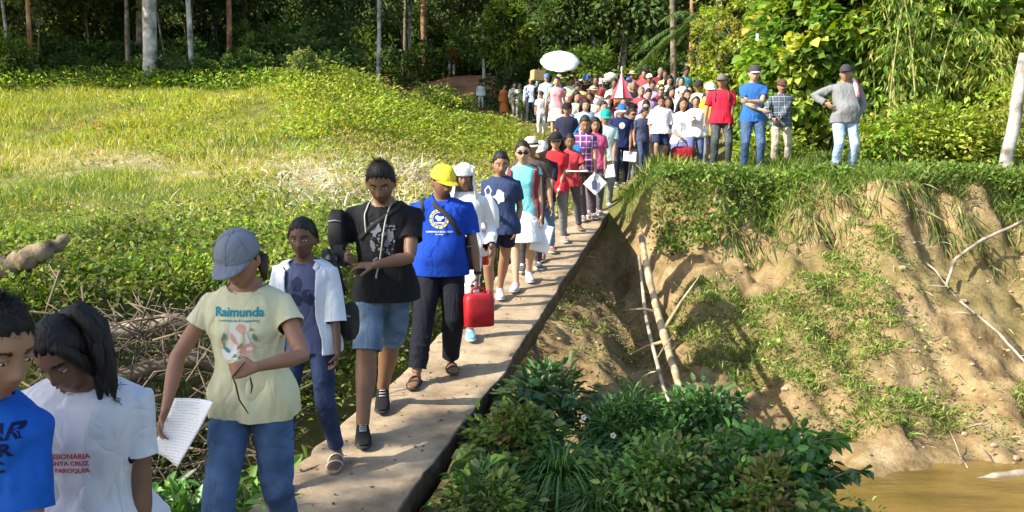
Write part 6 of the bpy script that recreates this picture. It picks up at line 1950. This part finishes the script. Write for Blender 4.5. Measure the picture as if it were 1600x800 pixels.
# ---- named people farther back
pers(884, 17.4, 160, 'person in a black cap and dark navy shirt left of the plaid shirt', det=1, seed=50, skin=SK_M, hat=dict(col=(.015, .015, .02)), top=dict(col=(.025, .03, .06)), bottom=dict(col=(.04, .04, .05)))
pers(752, 35.5, 127, 'person all in pale mint standing alone at the left end of the crowd', det=1, seed=51, skin=SK_M, hair='crop', top=dict(col=(.66, .74, .66), sleeve='long', ease=.04), bottom=dict(col=(.6, .66, .6)))
pers(787, 33.0, 131, 'woman in a loose orange dress at the left of the crowd', det=1, fem=True, seed=52, skin=SK_M, hair='short', rz=PI + .8, top=dict(col=(.52, .16, .04), sleeve='long', ease=.05), bottom=dict(kind='skirt', col=(.52, .16, .04), len=.6))
pers(802, 31.5, 128, 'person in a cream shirt right of the woman in orange', det=1, seed=53, skin=SK_L, hair='short', rz=PI + .6, top=dict(col=(.72, .68, .55), sleeve='rolled'), bottom=dict(col=(.45, .42, .36)))
pers(812, 30.5, 129, 'person in a white shirt and grey trousers right of the cream shirt', det=1, seed=54, skin=SK_M, hair='short', top=dict(col=(.75, .73, .70)), bottom=dict(col=(.2, .2, .24)))
pers(829, 27.5, 120, 'man in a pale blue shirt under a dark vest shouldering a cardboard box', det=1, seed=55, skin=SK_M, hair='short', top=dict(col=(.50, .58, .72), sleeve='long'), jacket=dict(col=(.03, .035, .07), sleeve='none', gap=.6, name='vest'), bottom=dict(col=(.03, .035, .05)), hands={'l': (-.25, .05, 1.70)}, elbow={'l': (-1, .2, .1)})
pers(853, 26.5, 115, 'man in a blue cap and light blue shirt beside the cardboard box', det=1, seed=56, skin=SK_L, hat=dict(col=(.10, .2, .5)), top=dict(col=(.40, .55, .68)), bottom=dict(col=(.1, .12, .2)))
pers(845, 24.3, 142, 'child in a grey striped shirt with a dark cap in front of the box carrier', det=1, seed=57, skin=SK_M, hat=dict(col=(.04, .03, .05)), top=dict(col=(.45, .45, .52)), bottom=dict(col=(.62, .64, .68)))
pers(868, 23.5, 119, 'woman in a pink sleeveless top and cream skirt below the white umbrella', det=1, fem=True, seed=58, skin=SK_L, hair='short', top=dict(col=(.72, .34, .38), sleeve='cap'), bottom=dict(kind='skirt', col=(.74, .68, .52), len=.42), hands={'r': (.3, .1, .95)})
pers(880, 24.0, 138, 'small person in cream beside the pink sleeveless top', det=1, seed=59, skin=SK_L, hair='crop', top=dict(col=(.74, .70, .56)), bottom=dict(col=(.5, .45, .4)))

# ---- the packed crowd: every person different
rnd = random.Random(2024)
COLS = [('white', (.80, .80, .80)), ('cream', (.74, .68, .52)), ('pink', (.70, .30, .34)), ('red', (.46, .08, .09)), ('navy', (.02, .03, .09)), ('maroon', (.20, .03, .05)),
        ('pale blue', (.42, .55, .72)), ('black', (.015, .015, .018)), ('grey', (.25, .26, .28)), ('orange', (.58, .25, .10)), ('yellow', (.70, .60, .25)), ('teal', (.05, .32, .34)), ('lilac', (.42, .34, .55)), ('brown', (.18, .10, .06)), ('pale green', (.45, .62, .42))]
WTS = [16, 8, 8, 4, 3, 3, 5, 2, 3, 2, 2, 1, 4, 2, 1]
HEADS = [('short dark hair', dict(hair='short')), ('long dark hair', dict(hair='long', fem=True)), ('hair tied back', dict(hair='bun', fem=True)), ('a white cap', dict(hat=dict(col=(.78, .78, .76)))), ('a dark cap', dict(hat=dict(col=(.03, .03, .04)))),
         ('a straw hat', dict(hat=dict(kind='hat', col=(.62, .50, .28), brim=.06))), ('a red cap', dict(hat=dict(col=(.5, .04, .04)))), ('cropped grey hair', dict(hair='crop', haircol=GREY_HAIR)), ('a white head cloth', dict(hat=dict(kind='cloth', col=(.8, .8, .8)))), ('a blue cap', dict(hat=dict(col=(.04, .12, .4)))), ('sunglasses and short hair', dict(hair='short', glasses=True))]
used_ = set()
rows = [(17.8, 905, 1000), (18.6, 898, 1100), (19.4, 880, 1100), (20.3, 893, 1085), (21.2, 885, 1080), (22.2, 893, 1070), (23.4, 895, 1055), (24.8, 880, 1040), (26.2, 870, 1020), (28.0, 862, 995), (30.0, 858, 960)]
where = ['front', 'front', 'front', 'middle', 'middle', 'middle', 'middle', 'back', 'back', 'back', 'far']
i = 0
for ri, (d, x0, x1) in enumerate(rows):
    px = x0 + rnd.uniform(0, 14)
    while px < x1:
        for _ in range(400):
            c = rnd.choices(range(len(COLS)), WTS)[0]; hd = rnd.choices(range(len(HEADS)), [9, 8, 8, 4, 3, 2, 1, 3, 1, 2, 3])[0]
            if (c, hd) not in used_: break
        used_.add((c, hd))
        cn, cc = COLS[c]; hn, hsp = HEADS[hd]
        dd = d + rnd.uniform(-.25, .25)
        sp = dict(det=1 if d < 22 else 0, seed=100 + i, skin=rnd.choice([SK_D, SK_M, SK_M, SK_L]), head=(rnd.uniform(-.4, .4), rnd.uniform(0, .45), 0), rz=PI + rnd.uniform(-.35, .35))
        sp.update({k: (dict(v) if isinstance(v, dict) else v) for k, v in hsp.items()})
        sl_ = rnd.choice(['short', 'short', 'long', 'cap', 'rolled'])
        sp['top'] = dict(col=tuple(q*rnd.uniform(.9, 1.05) for q in cc), sleeve=sl_, ease=rnd.uniform(.012, .03))
        sp['bottom'] = dict(kind=rnd.choice(['trousers', 'trousers', 'shorts', 'skirt']) if sp.get('fem') else 'trousers', col=rnd.choice([JEAN, NAVY, BLK, (.2, .2, .2), (.3, .26, .2)]))
        if rnd.random() < .35: sp['hands'] = {rnd.choice('rl'): (rnd.uniform(-.1, .1), .3, rnd.uniform(.95, 1.2))}
        side = 'left' if px < x0 + (x1 - x0)*.4 else ('right' if px > x0 + (x1 - x0)*.6 else 'centre')
        lb = 'person in a %s top with %s, %s %s of the crowd' % (cn, hn, where[ri], side)
        pers(px, dd, None, lb, h=rnd.uniform(1.52, 1.76), **sp)
        px += .44*F/d*rnd.uniform(.85, 1.15); i += 1
# people on the hillside path
pers(708, 43, None, 'person in a red shirt alone on the bare reddish hillside', det=1, h=1.65, seed=71, skin=SK_M, hair='short', top=dict(col=(.55, .03, .02), sleeve='long', ease=.03), bottom=dict(col=(.5, .5, .55)))
pers(686, 46, None, 'person in pale clothes higher on the hillside left of the red shirt', det=1, h=1.6, seed=72, skin=SK_M, hair='short', top=dict(col=(.6, .6, .62)), bottom=dict(col=(.1, .1, .12)))

# ---------------------------------------------------------------- things people carry
def paper_mat(name, lines=True, dark=(.25, .27, .32), pic=False):
    m, t, out = new_mat(name)
    tc = nd(t, 'ShaderNodeTexCoord'); sx = nd(t, 'ShaderNodeSeparateXYZ'); t.links.new(tc.outputs['Object'], sx.inputs[0])
    p = nd(t, 'ShaderNodeBsdfPrincipled'); p.inputs['Roughness'].default_value = .7
    nz = nd(t, 'ShaderNodeTexNoise'); mp = nd(t, 'ShaderNodeMapping'); mp.inputs['Scale'].default_value = (160, 1, 90)
    nz.inputs['Scale'].default_value = 1; t.links.new(tc.outputs['Object'], mp.inputs[0]); t.links.new(mp.outputs[0], nz.inputs['Vector'])
    m1 = nd(t, 'ShaderNodeMath', operation='MULTIPLY'); m1.inputs[1].default_value = 85; t.links.new(sx.outputs['Z'], m1.inputs[0])
    fr = nd(t, 'ShaderNodeMath', operation='FRACT'); t.links.new(m1.outputs[0], fr.inputs[0])
    g1 = nd(t, 'ShaderNodeMath', operation='LESS_THAN'); g1.inputs[1].default_value = .45; t.links.new(fr.outputs[0], g1.inputs[0])
    g2 = nd(t, 'ShaderNodeMath', operation='GREATER_THAN'); g2.inputs[1].default_value = .46; t.links.new(nz.outputs['Fac'], g2.inputs[0])
    ab = nd(t, 'ShaderNodeMath', operation='ABSOLUTE'); t.links.new(sx.outputs['X'], ab.inputs[0])
    g3 = nd(t, 'ShaderNodeMath', operation='LESS_THAN'); g3.inputs[1].default_value = .082; t.links.new(ab.outputs[0], g3.inputs[0])
    q = nd(t, 'ShaderNodeMath', operation='MULTIPLY'); t.links.new(g1.outputs[0], q.inputs[0]); t.links.new(g2.outputs[0], q.inputs[1])
    q2 = nd(t, 'ShaderNodeMath', operation='MULTIPLY'); t.links.new(q.outputs[0], q2.inputs[0]); t.links.new(g3.outputs[0], q2.inputs[1])
    mx = nd(t, 'ShaderNodeMix', data_type='RGBA'); mx.inputs[6].default_value = (.82, .83, .86, 1); mx.inputs[7].default_value = (*[.5 + .5*c for c in dark], 1)
    t.links.new(q2.outputs[0], mx.inputs[0]); t.links.new(mx.outputs[2], p.inputs['Base Color'])
    t.links.new(p.outputs[0], out.inputs[0]); return m
PAPER = paper_mat('printed_paper')
def sheet(name, corners, label, bend=.02, seed=1, mat=None, th=.0008, group=None):
    """curled sheet between four world corners (tl, tr, br, bl); object axes follow the sheet"""
    tl, tr, br, bl = [Vector(c) for c in corners]
    c = (tl + tr + br + bl)/4
    X = (tr - tl).normalized(); Z = ((tl - bl) - X*(tl - bl).dot(X)).normalized(); Y = Z.cross(X)
    Mx = Matrix((X, Y, Z)).transposed(); n = 13; vs = []; fs = []
    for k in (0, 1):
        for i in range(n):
            for j in range(n):
                u, v = j/(n-1), i/(n-1)
                p = (tl*(1-u) + tr*u)*(1-v) + (bl*(1-u) + br*u)*v
                l = Mx.transposed() @ (p - c)
                l.y += bend*math.sin(math.pi*u)*(1 - .4*v) + bend*.6*math.sin(2.2*v + seed) + (th if k else 0)
                vs.append(l)
    for i in range(n-1):
        for j in range(n-1):
            a = i*n + j; fs.append((a, a+1, a+n+1, a+n)); fs.append((n*n+a, n*n+a+n, n*n+a+n+1, n*n+a+1))
    ed = [j for j in range(n)] + [i*n + n-1 for i in range(1, n)] + [(n-1)*n + j for j in range(n-2, -1, -1)] + [i*n for i in range(n-2, 0, -1)]
    for q in range(len(ed)):
        a, b = ed[q], ed[(q+1) % len(ed)]; fs.append((b, a, n*n + a, n*n + b))
    m = MB(); m.add(vs, fs); o = m.build(name, mat or PAPER)
    o.matrix_world = Matrix.Translation(c) @ Mx.to_4x4()
    tag(o, label, 'paper', group); return o
d0 = 3.33
sheet('paper_sheet', [ray(270, 623, d0), ray(331, 629, d0 - .06), ray(277, 731, d0 - .02), ray(236, 704, d0 + .03)], 'white printed sheet in the hand of the woman in pale yellow', .022)
hw_ = lambda f, sd: f.toW(f.tips[sd][0] + f.tips[sd][1]*.08)
def hand_sheet(f, sd, w_, h_, tilt, label, mat=None):
    c = hw_(f, sd) + Vector((0, -.03, -.5*h_)); t = Matrix.Rotation(tilt, 3, 'Y')
    q = [c + t @ Vector((a*w_/2, .01*b, b*h_/2)) for a, b in ((-1, 1), (1, 1), (1, -1), (-1, -1))]
    return sheet('paper_sheet', q, label, .01, mat=mat)
hand_sheet(w9, 'l', .21, .30, .25, 'white sheet hanging from the hand of the woman in sunglasses')
pic = hand_sheet(p13, 'l', .26, .26, .75, 'square white poster with a dark shape held by the plaid shirted woman')
m = MB(); v, f = blob_poly(.0, -.02, .045, .085, 16, .75, .3, 3); m.add([Vector((a, -.018, b)) for a, b in v] + [Vector((a, -.016, b)) for a, b in v], f); m.build('printed_shape', cloth((.07, .09, .16), 'plain'), pic, False)
hand_sheet(nv_, 'l', .24, .18, .1, 'pale sheet held low by the man in navy')
c = hw_(p12, 'l').lerp(hw_(p12, 'r'), .5) + Vector((0, -.05, .03))
sheet('paper_tray', [c + Vector((-.17, .10, .02)), c + Vector((.17, .10, .02)), c + Vector((.17, -.10, 0)), c + Vector((-.17, -.10, 0))], 'white tray held flat by the short woman in dark red', .012, mat=cloth((.8, .8, .8), 'plain'), th=.012)
c = ray(951, 268, 14.3)
sheet('paper_sheet', [c + Vector((-.11, 0, .09)), c + Vector((.09, 0, .12)), c + Vector((.12, 0, -.09)), c + Vector((-.08, 0, -.12))], 'pale sheet beside the big square poster', .01)
# twig in her other hand
tp = hw_(yw, 'l')
t_ = MB(); o0 = tp
pts_ = [ray(383, 566, 3.18) - o0, tp + Vector((0, -.012, -.02)) - o0, ray(368, 600, 3.17) - o0, ray(374, 625, 3.19) - o0, ray(388, 646, 3.22) - o0]
t_.tube(pts_, [.003, .0035, .0035, .003, .002], 6)
t_.tube([ray(391, 590, 3.18) - o0, ray(394, 604, 3.18) - o0, ray(392, 615, 3.18) - o0], [.003, .004, .0015], 6)
o = t_.build('twig', plain('twig_bark', (.06, .04, .02), .8)); o.location = o0; tag(o, 'thin dark twig held against the pale yellow shirt', 'twig')
# small things slung or held
def bag(name, f, c_local, size, mat, label, strap=None, strapmat=None, cat_='bag', R=None, bulge=.25, sr=.016):
    e = empty(name, f.toW(c_local)); e.rotation_euler = (0, 0, f.root.rotation_euler.z); tag(e, label, cat_)
    m = MB(); rr = []; sx, sy, sz = size
    for i in range(9):
        t = -1 + 2*i/8; k = (1 - abs(t)**5*.35)
        rr.append([Vector((sx*k*math.copysign(abs(math.cos(q))**.3, math.cos(q)), sy*k*(1 + bulge*(1 - t*t))*math.copysign(abs(math.sin(q))**.5, math.sin(q)), sz*t)) for q in [2*math.pi*j/20 for j in range(20)]])
    m.ring_loft(rr)
    if R is not None: m.v = [tuple(R @ Vector(p)) for p in m.v]
    m.build('bag_body', mat, e)
    z = MB(); z.tube([(-sx*.8, -sy*1.2 if False else sy*1.18, sz*.45), (0, sy*1.28, sz*.5), (sx*.8, sy*1.18, sz*.45)], .005, 6)
    if R is not None: z.v = [tuple(R @ Vector(p)) for p in z.v]
    z.build('zip', cloth((.25, .25, .26), 'plain'), e)
    if strap:
        m = MB(); m.tube([Vector(p) - Vector(c_local) for p in strap], sr, 8, .35, (0, 1, 0)); m.build('strap', strapmat or mat, e)
    return e
NYL = plain('black_nylon', (.018, .018, .021), .75, .3, .4, 14, .5, 120)
def surf(f, x, z, part='top', off=.012, sgn=1):
    """point just off the front (or back) of a garment at local x and z"""
    me = f.res[part].data
    if not hasattr(f, 'bvh'): f.bvh = {}
    if part not in f.bvh: f.bvh[part] = BVHTree.FromPolygons([v.co.copy() for v in me.vertices], [tuple(p.vertices) for p in me.polygons])
    hit = f.bvh[part].ray_cast(Vector((x, .8*sgn, z)), Vector((0, -sgn, 0)))[0]
    return (hit + Vector((0, off*sgn, 0))) if hit is not None else Vector((x, .02*sgn, z))
def surf_top(f, x, y, part='top', off=.010):
    surf(f, 0, 1.2, part)
    hit = f.bvh[part].ray_cast(Vector((x, y, 2.2)), Vector((0, 0, -1)))[0]
    return (hit + Vector((0, 0, off))) if hit is not None else Vector((x, y, 1.42*f.s))
s5 = bm.s
bag('camera_bag', bm, (.275*s5, .10*s5, 1.255*s5), (.05*s5, .06*s5, .125*s5), NYL, 'black camera bag slung at the side of the man in black',
    [surf(bm, .13*s5, 1.20*s5), surf(bm, .05*s5, 1.28*s5), surf(bm, -.06*s5, 1.36*s5), surf(bm, -.10*s5, 1.39*s5, off=.014), surf_top(bm, -.115*s5, .03*s5), surf_top(bm, -.12*s5, -.03*s5)], sr=.014)
cam_ = empty('video_camera', bm.toW((.245*s5, .27*s5, 1.10*s5))); cam_.rotation_euler = (0, 0, bm.root.rotation_euler.z); tag(cam_, 'black camera held low in front of the man in black', 'camera')
m = MB(); m.box((0, 0, 0), (.075, .05, .05)); m.box((-.02, 0, .062), (.03, .03, .016)); m.build('camera_body', plain('camera_plastic', (.02, .02, .022), .4, .5, .1), cam_, False)
m = MB(); m.tube([(.0, .05, 0), (.0, .09, 0), (.0, .13, -.005)], [.034, .036, .040], 20); m.build('lens', plain('lens_barrel', (.015, .015, .018), .2, .6, .1), cam_)
m = MB(); m.tube([(.07, -.02, -.03), (.085, 0, -.08), (.05, .02, -.13), (.02, 0, -.15)], .012, 8, .5); m.build('hand_strap', NYL, cam_)
cb = MB()
def cord_path(f, xs, zs, n=16):
    t = np.linspace(0, 1, n); x = np.interp(t, np.linspace(0, 1, len(xs)), xs); z = np.interp(t, np.linspace(0, 1, len(zs)), zs)
    pp = [surf(f, x_*f.s, z_*f.s, off=.011) for x_, z_ in zip(x, z)]
    for i_ in range(1, n - 1): pp[i_].y = max(pp[i_].y, (pp[i_-1].y + pp[i_+1].y)/2)
    return pp
cb.tube([Vector((.060*s5, -.01*s5, 1.50*s5))] + cord_path(bm, [.075, .095, .085], [1.44, 1.35, 1.24]), .0045, 6)
pts_ = [Vector((-.060*s5, -.01*s5, 1.50*s5))] + cord_path(bm, [-.065, -.04, -.02, .0, .03], [1.44, 1.34, 1.22, 1.10, .97], 22)
cb.tube(pts_, .0045, 6); cb.ellipsoid(pts_[-1], (.006, .006, .016))
o = cb.build('neck_cord', cloth((.42, .44, .38), 'plain')); o.location = bm.root.location; o.rotation_euler = bm.root.rotation_euler; tag(o, 'pale grey cord hanging from the neck of the man in black', 'cord')
s4 = wj.s
bag('shoulder_bag', wj, (-.255*s4, -.10*s4, .99*s4), (.05*s4, .09*s4, .12*s4), NYL, 'black shoulder bag behind the arm of the woman in the white jacket',
    [Vector((-.25*s4, -.02*s4, 1.18*s4)), Vector((-.235*s4, .0, 1.32*s4)), Vector((-.19*s4, .035*s4, 1.44*s4)), Vector((-.15*s4, .0, 1.49*s4)), Vector((-.16*s4, -.09*s4, 1.40*s4)), Vector((-.25*s4, -.1*s4, 1.18*s4))], sr=.011)
s6 = bp_.s
bag('satchel', bp_, (-.235*s6, -.04*s6, .98*s6), (.045*s6, .09*s6, .13*s6), plain('dark_canvas', (.035, .03, .026), .8, .2, .2, 20), 'dark satchel at the hip of the man in the blue polo',
    [surf(bp_, -.20*s6, 1.06*s6), surf(bp_, -.14*s6, 1.16*s6), surf(bp_, -.06*s6, 1.29*s6), surf(bp_, .04*s6, 1.37*s6, off=.02), surf_top(bp_, .085*s6, .04*s6), surf_top(bp_, .095*s6, -.03*s6)], sr=.018)
bp2 = MB(); bp2.tube([surf(bp_, .145*s6, 1.26*s6), surf(bp_, .15*s6, 1.35*s6), surf_top(bp_, .14*s6, .03*s6), surf_top(bp_, .135*s6, -.05*s6)], .018, 8, .4, (0, 1, 0))
o = bp2.build('backpack_strap', plain('webbing', (.03, .028, .026), .7)); o.location = bp_.root.location; o.rotation_euler = bp_.root.rotation_euler; tag(o, 'dark backpack strap over the right shoulder of the blue polo', 'strap')
# red jerrycan
jc = hw_(bp_, 'l') + Vector((.01, -.03, -.02))
REDP = plain('red_plastic', (.42, .014, .02), .5, .4, .25, 9)
e = empty('jerrycan', jc, .35); tag(e, 'red plastic jerrycan carried by the man in the blue polo', 'jerrycan')
m = MB(); rr = []
for z, kx, ky in [(-.300, .93, .9), (-.292, 1, 1), (-.16, 1.0, 1.03), (-.09, .99, 1), (-.055, .90, .9), (-.045, .62, .8)]:
    rr.append([Vector((.118*kx*math.copysign(abs(math.cos(q))**.4, math.cos(q)), .075*ky*math.copysign(abs(math.sin(q))**.45, math.sin(q)), z)) for q in [2*math.pi*j/28 for j in range(28)]])
m.ring_loft(rr); m.build('can_body', REDP, e)
m = MB(); m.tube([(-.055, 0, -.055), (-.05, 0, -.012), (0, 0, 0), (.05, 0, -.012), (.06, 0, -.055)], .012, 10); m.build('handle', REDP, e)
m = MB(); m.tube([(.085, 0, -.065), (.092, 0, -.03)], [.022, .020], 14); m.build('cap', plain('cap_plastic', (.30, .01, .015), .4), e)
# white plastic bag and red bottle beside the white hooded person
m = MB(); rr = []
for z, r_ in [(.17, .02), (.12, .05), (.04, .09), (-.06, .115), (-.14, .10), (-.17, .05)]:
    rr.append([Vector((r_*math.cos(q)*(1 + .12*math.sin(3*q + z*20)), .7*r_*math.sin(q)*(1 + .1*math.cos(4*q + z*30)), z)) for q in [2*math.pi*j/22 for j in range(22)]])
m.ring_loft(rr)
for sg in (-1, 1): m.tube([(sg*.012, 0, .15), (sg*.03, 0, .21), (0, 0, .25)], .007, 6)
o = m.build('plastic_bag', plain('white_bag', (.82, .82, .82), .5, .4, .04)); o.location = ray(763, 332, 8.05); tag(o, 'white plastic bag held in front of the navy shirted woman', 'bag')
m = MB(); m.tube([(0, 0, -.09), (0, 0, -.085), (0, 0, .04), (0, 0, .07), (0, 0, .10)], [.036, .04, .04, .022, .018], 14); o = m.build('drinking_flask', plain('red_flask', (.6, .03, .02), .4)); o.location = ray(757, 398, 7.6); tag(o, 'small red flask between the blue polo and the navy shorts', 'flask')
# blue bag of the plaid woman, red bag lower right
c_ = ray(897, 245, 12.9)
class _F: pass
ff = _F(); ff.toW = lambda p: Vector(p) + c_; ff.root = empty('tmp'); 
b_ = bag('shoulder_bag', ff, (0, 0, 0), (.11, .06, .17), cloth((.01, .22, .62)), 'bright blue bag hanging in front of the plaid shirt', [Vector((-.08, 0, .15)), Vector((-.02, 0, .32)), Vector((.08, .05, .46))], sr=.012)
bpy.data.objects.remove(ff.root)
c_ = ray(1066, 240, 15.4); ff.root = empty('tmp')
b_ = bag('hand_bag', ff, (0, 0, 0), (.20, .09, .13), cloth((.30, .02, .03)), 'dark red bag carried low at the right end of the crowd', [Vector((-.1, 0, .12)), Vector((-.06, 0, .24)), Vector((.06, 0, .24)), Vector((.1, 0, .12))], sr=.010)
bpy.data.objects.remove(ff.root)
# white towel over the grey man's shoulder
s_ = r4.s
m = MB(); pts_ = []
for k, (x, y, z) in enumerate([(-.115, -.10, 1.28), (-.12, -.08, 1.42), (-.125, .0, 1.50), (-.12, .075, 1.44), (-.125, .115, 1.33), (-.135, .15, 1.20)]): pts_.append(Vector((x*s_, y*s_, z*s_)))
m.tube(pts_, [.035, .036, .036, .036, .036, .03], 10, .3, (0, 1, 0))
o = m.build('towel', cloth((.80, .70, .70))); o.location = r4.root.location; o.rotation_euler = r4.root.rotation_euler; tag(o, 'white towel with pink edge over the shoulder of the man in grey', 'towel')
m = MB(); m.tube([p + Vector((-.02, .012, 0)) for p in pts_[2:]], .010, 6); link('towel_edge', m.mesh(), cloth((.62, .08, .15)), o)
m = MB(); m.tube([surf(r1, .13*r1.s, 1.2*r1.s), surf(r1, .12*r1.s, 1.33*r1.s), surf_top(r1, .11*r1.s, .02)], .018, 8, .4, (0, 1, 0))
m.tube([surf(r1, -.13*r1.s, 1.2*r1.s), surf(r1, -.12*r1.s, 1.33*r1.s), surf_top(r1, -.11*r1.s, .02)], .018, 8, .4, (0, 1, 0))
o = m.build('backpack_strap', plain('webbing', (.03, .028, .026), .7)); o.location = r1.root.location; o.rotation_euler = r1.root.rotation_euler; tag(o, 'dark backpack straps over the bright red shirt', 'strap')
def wrist(f, sd, mat, label, name='wristband', cat_='wristband', r=.031):
    w0, hd, pn, th, hz = f.tips[sd]; c = f.toW(w0 - hd*.012)
    m = MB(); D = f.R @ hd; m.tube([c - D*.010 - c, c + D*.010 - c], r*f.s, 16); o = m.build(name, mat); o.location = c; tag(o, label, cat_); return o
wrist(bp_, 'l', cloth((.02, .02, .02), 'plain'), 'dark wristwatch on the man in the blue polo', 'wristwatch', 'wristwatch')
wrist(p11, 'l', cloth((.8, .8, .8), 'plain'), 'white wristband on the woman in the black hat')

# ---------------------------------------------------------------- umbrellas and the box
def umbrella():
    c = ray(875, 95, 24.5)
    e = empty('umbrella', (c.x, c.y, gz(c.x, c.y) + 1.25)); tag(e, 'big white open umbrella held above the back of the crowd', 'umbrella')
    H_ = c.z - e.location.z
    Rt = Matrix.Rotation(math.radians(38), 3, 'X')
    R_ = .56; n = 8; rr = []
    def pt(r, a, off=0):
        k = abs(math.cos(4*a))**.8; rr_ = r*(1 - .05*(1 - k)*(r/R_)) 
        return Vector((rr_*math.cos(a), rr_*math.sin(a), .22*(1 - (r/R_)**2) - .02 + off))
    m = MB(); N = 48
    for off in (0, -.004):
        pass
    rings = [[pt(r, 2*math.pi*j/N) for j in range(N)] for r in np.linspace(.004, R_, 9)] + [[pt(r, 2*math.pi*j/N, -.006) for j in range(N)] for r in np.linspace(R_, .004, 9)]
    m.ring_loft([[Rt @ p + Vector((0, 0, H_)) for p in r] for r in rings], False)
    m.build('canopy', plain('white_fabric', (.84, .84, .84), .7, .3, .02), e)
    for q in range(n):
        a = 2*math.pi*q/n; b = MB(); b.tube([Rt @ pt(r, a, -.012) + Vector((0, 0, H_)) for r in np.linspace(.02, R_, 6)], .004, 5); b.build('rib', plain('metal_rib', (.3, .3, .3), .4, .5, 0, metal=.6), e)
    b = MB(); b.tube([Rt @ Vector((0, 0, .25)) + Vector((0, 0, H_)), Rt @ Vector((0, 0, -.25)) + Vector((0, 0, H_)), Vector((0, -.02, 0))], .011, 8); b.build('shaft', plain('metal_shaft', (.3, .3, .3), .4, .5, 0, metal=.6), e)
umbrella()
def folded_umbrella():
    c = ray(971, 150, 19.6); e = empty('umbrella', c); tag(e, 'half closed red and white umbrella pointing up over the crowd', 'umbrella')
    def gore(col_, which, name):
        m = MB(); n = 32
        for q in range(8):
            if (q % 2) != which: continue
            a0 = 2*math.pi*q/8; rr = []
            for i in range(9):
                t = i/8; r = .02 + .24*t**1.25; z = .50 - .56*t
                rr.append([Vector((r*(1 - .18*math.sin(math.pi*k/5))*math.cos(a0 + k/5*math.pi/4), r*(1 - .18*math.sin(math.pi*k/5))*math.sin(a0 + k/5*math.pi/4), z)) for k in range(6)])
            b = len(m.v)
            for r_ in rr: m.v += [tuple(p) for p in r_]
            for r_ in rr: m.v += [tuple(p*.985) for p in r_]
            for i in range(8):
                for k in range(5):
                    a_ = b + i*6 + k; m.f.append((a_, a_+1, a_+7, a_+6)); m.f.append((a_+54, a_+60, a_+61, a_+55))
        m.build(name, col_, e)
    gore(cloth((.52, .06, .10), 'plain'), 0, 'red_panel'); gore(cloth((.80, .72, .72), 'plain'), 1, 'white_panel')
    m = MB(); m.tube([(0, 0, -.75), (0, 0, .5), (0, 0, .60), (0, 0, .66)], [.011, .011, .022, .014], 8); m.build('shaft', plain('pale_shaft', (.7, .66, .55), .5), e)
folded_umbrella()
b = ray(840, 118, 27.2); m = MB(); m.box((0, 0, 0), (.19, .15, .155)); o = m.build('cardboard_box', plain('cardboard', (.48, .32, .16), .85, .1, .1, 6), None, False); o.location = b; o.rotation_euler = (0, .05, .4); tag(o, 'brown cardboard box on the shoulder of the man in pale blue', 'box')
md = o.modifiers.new('b', 'BEVEL'); md.width = .006
m = MB(); m.box((0, -.002, .156), (.192, .03, .002)); link('tape', m.mesh(), cloth((.62, .5, .3), 'plain'), o, False)
b = ray(955, 120, 23.5); m = MB(); m.tube([(-.16, 0, -.04), (-.02, 0, .0), (.16, .02, -.02)], [.10, .13, .10], 12); o = m.build('white_sack', cloth((.74, .72, .60))); o.location = b; tag(o, 'pale sack carried on a head left of the red and white umbrella', 'sack')
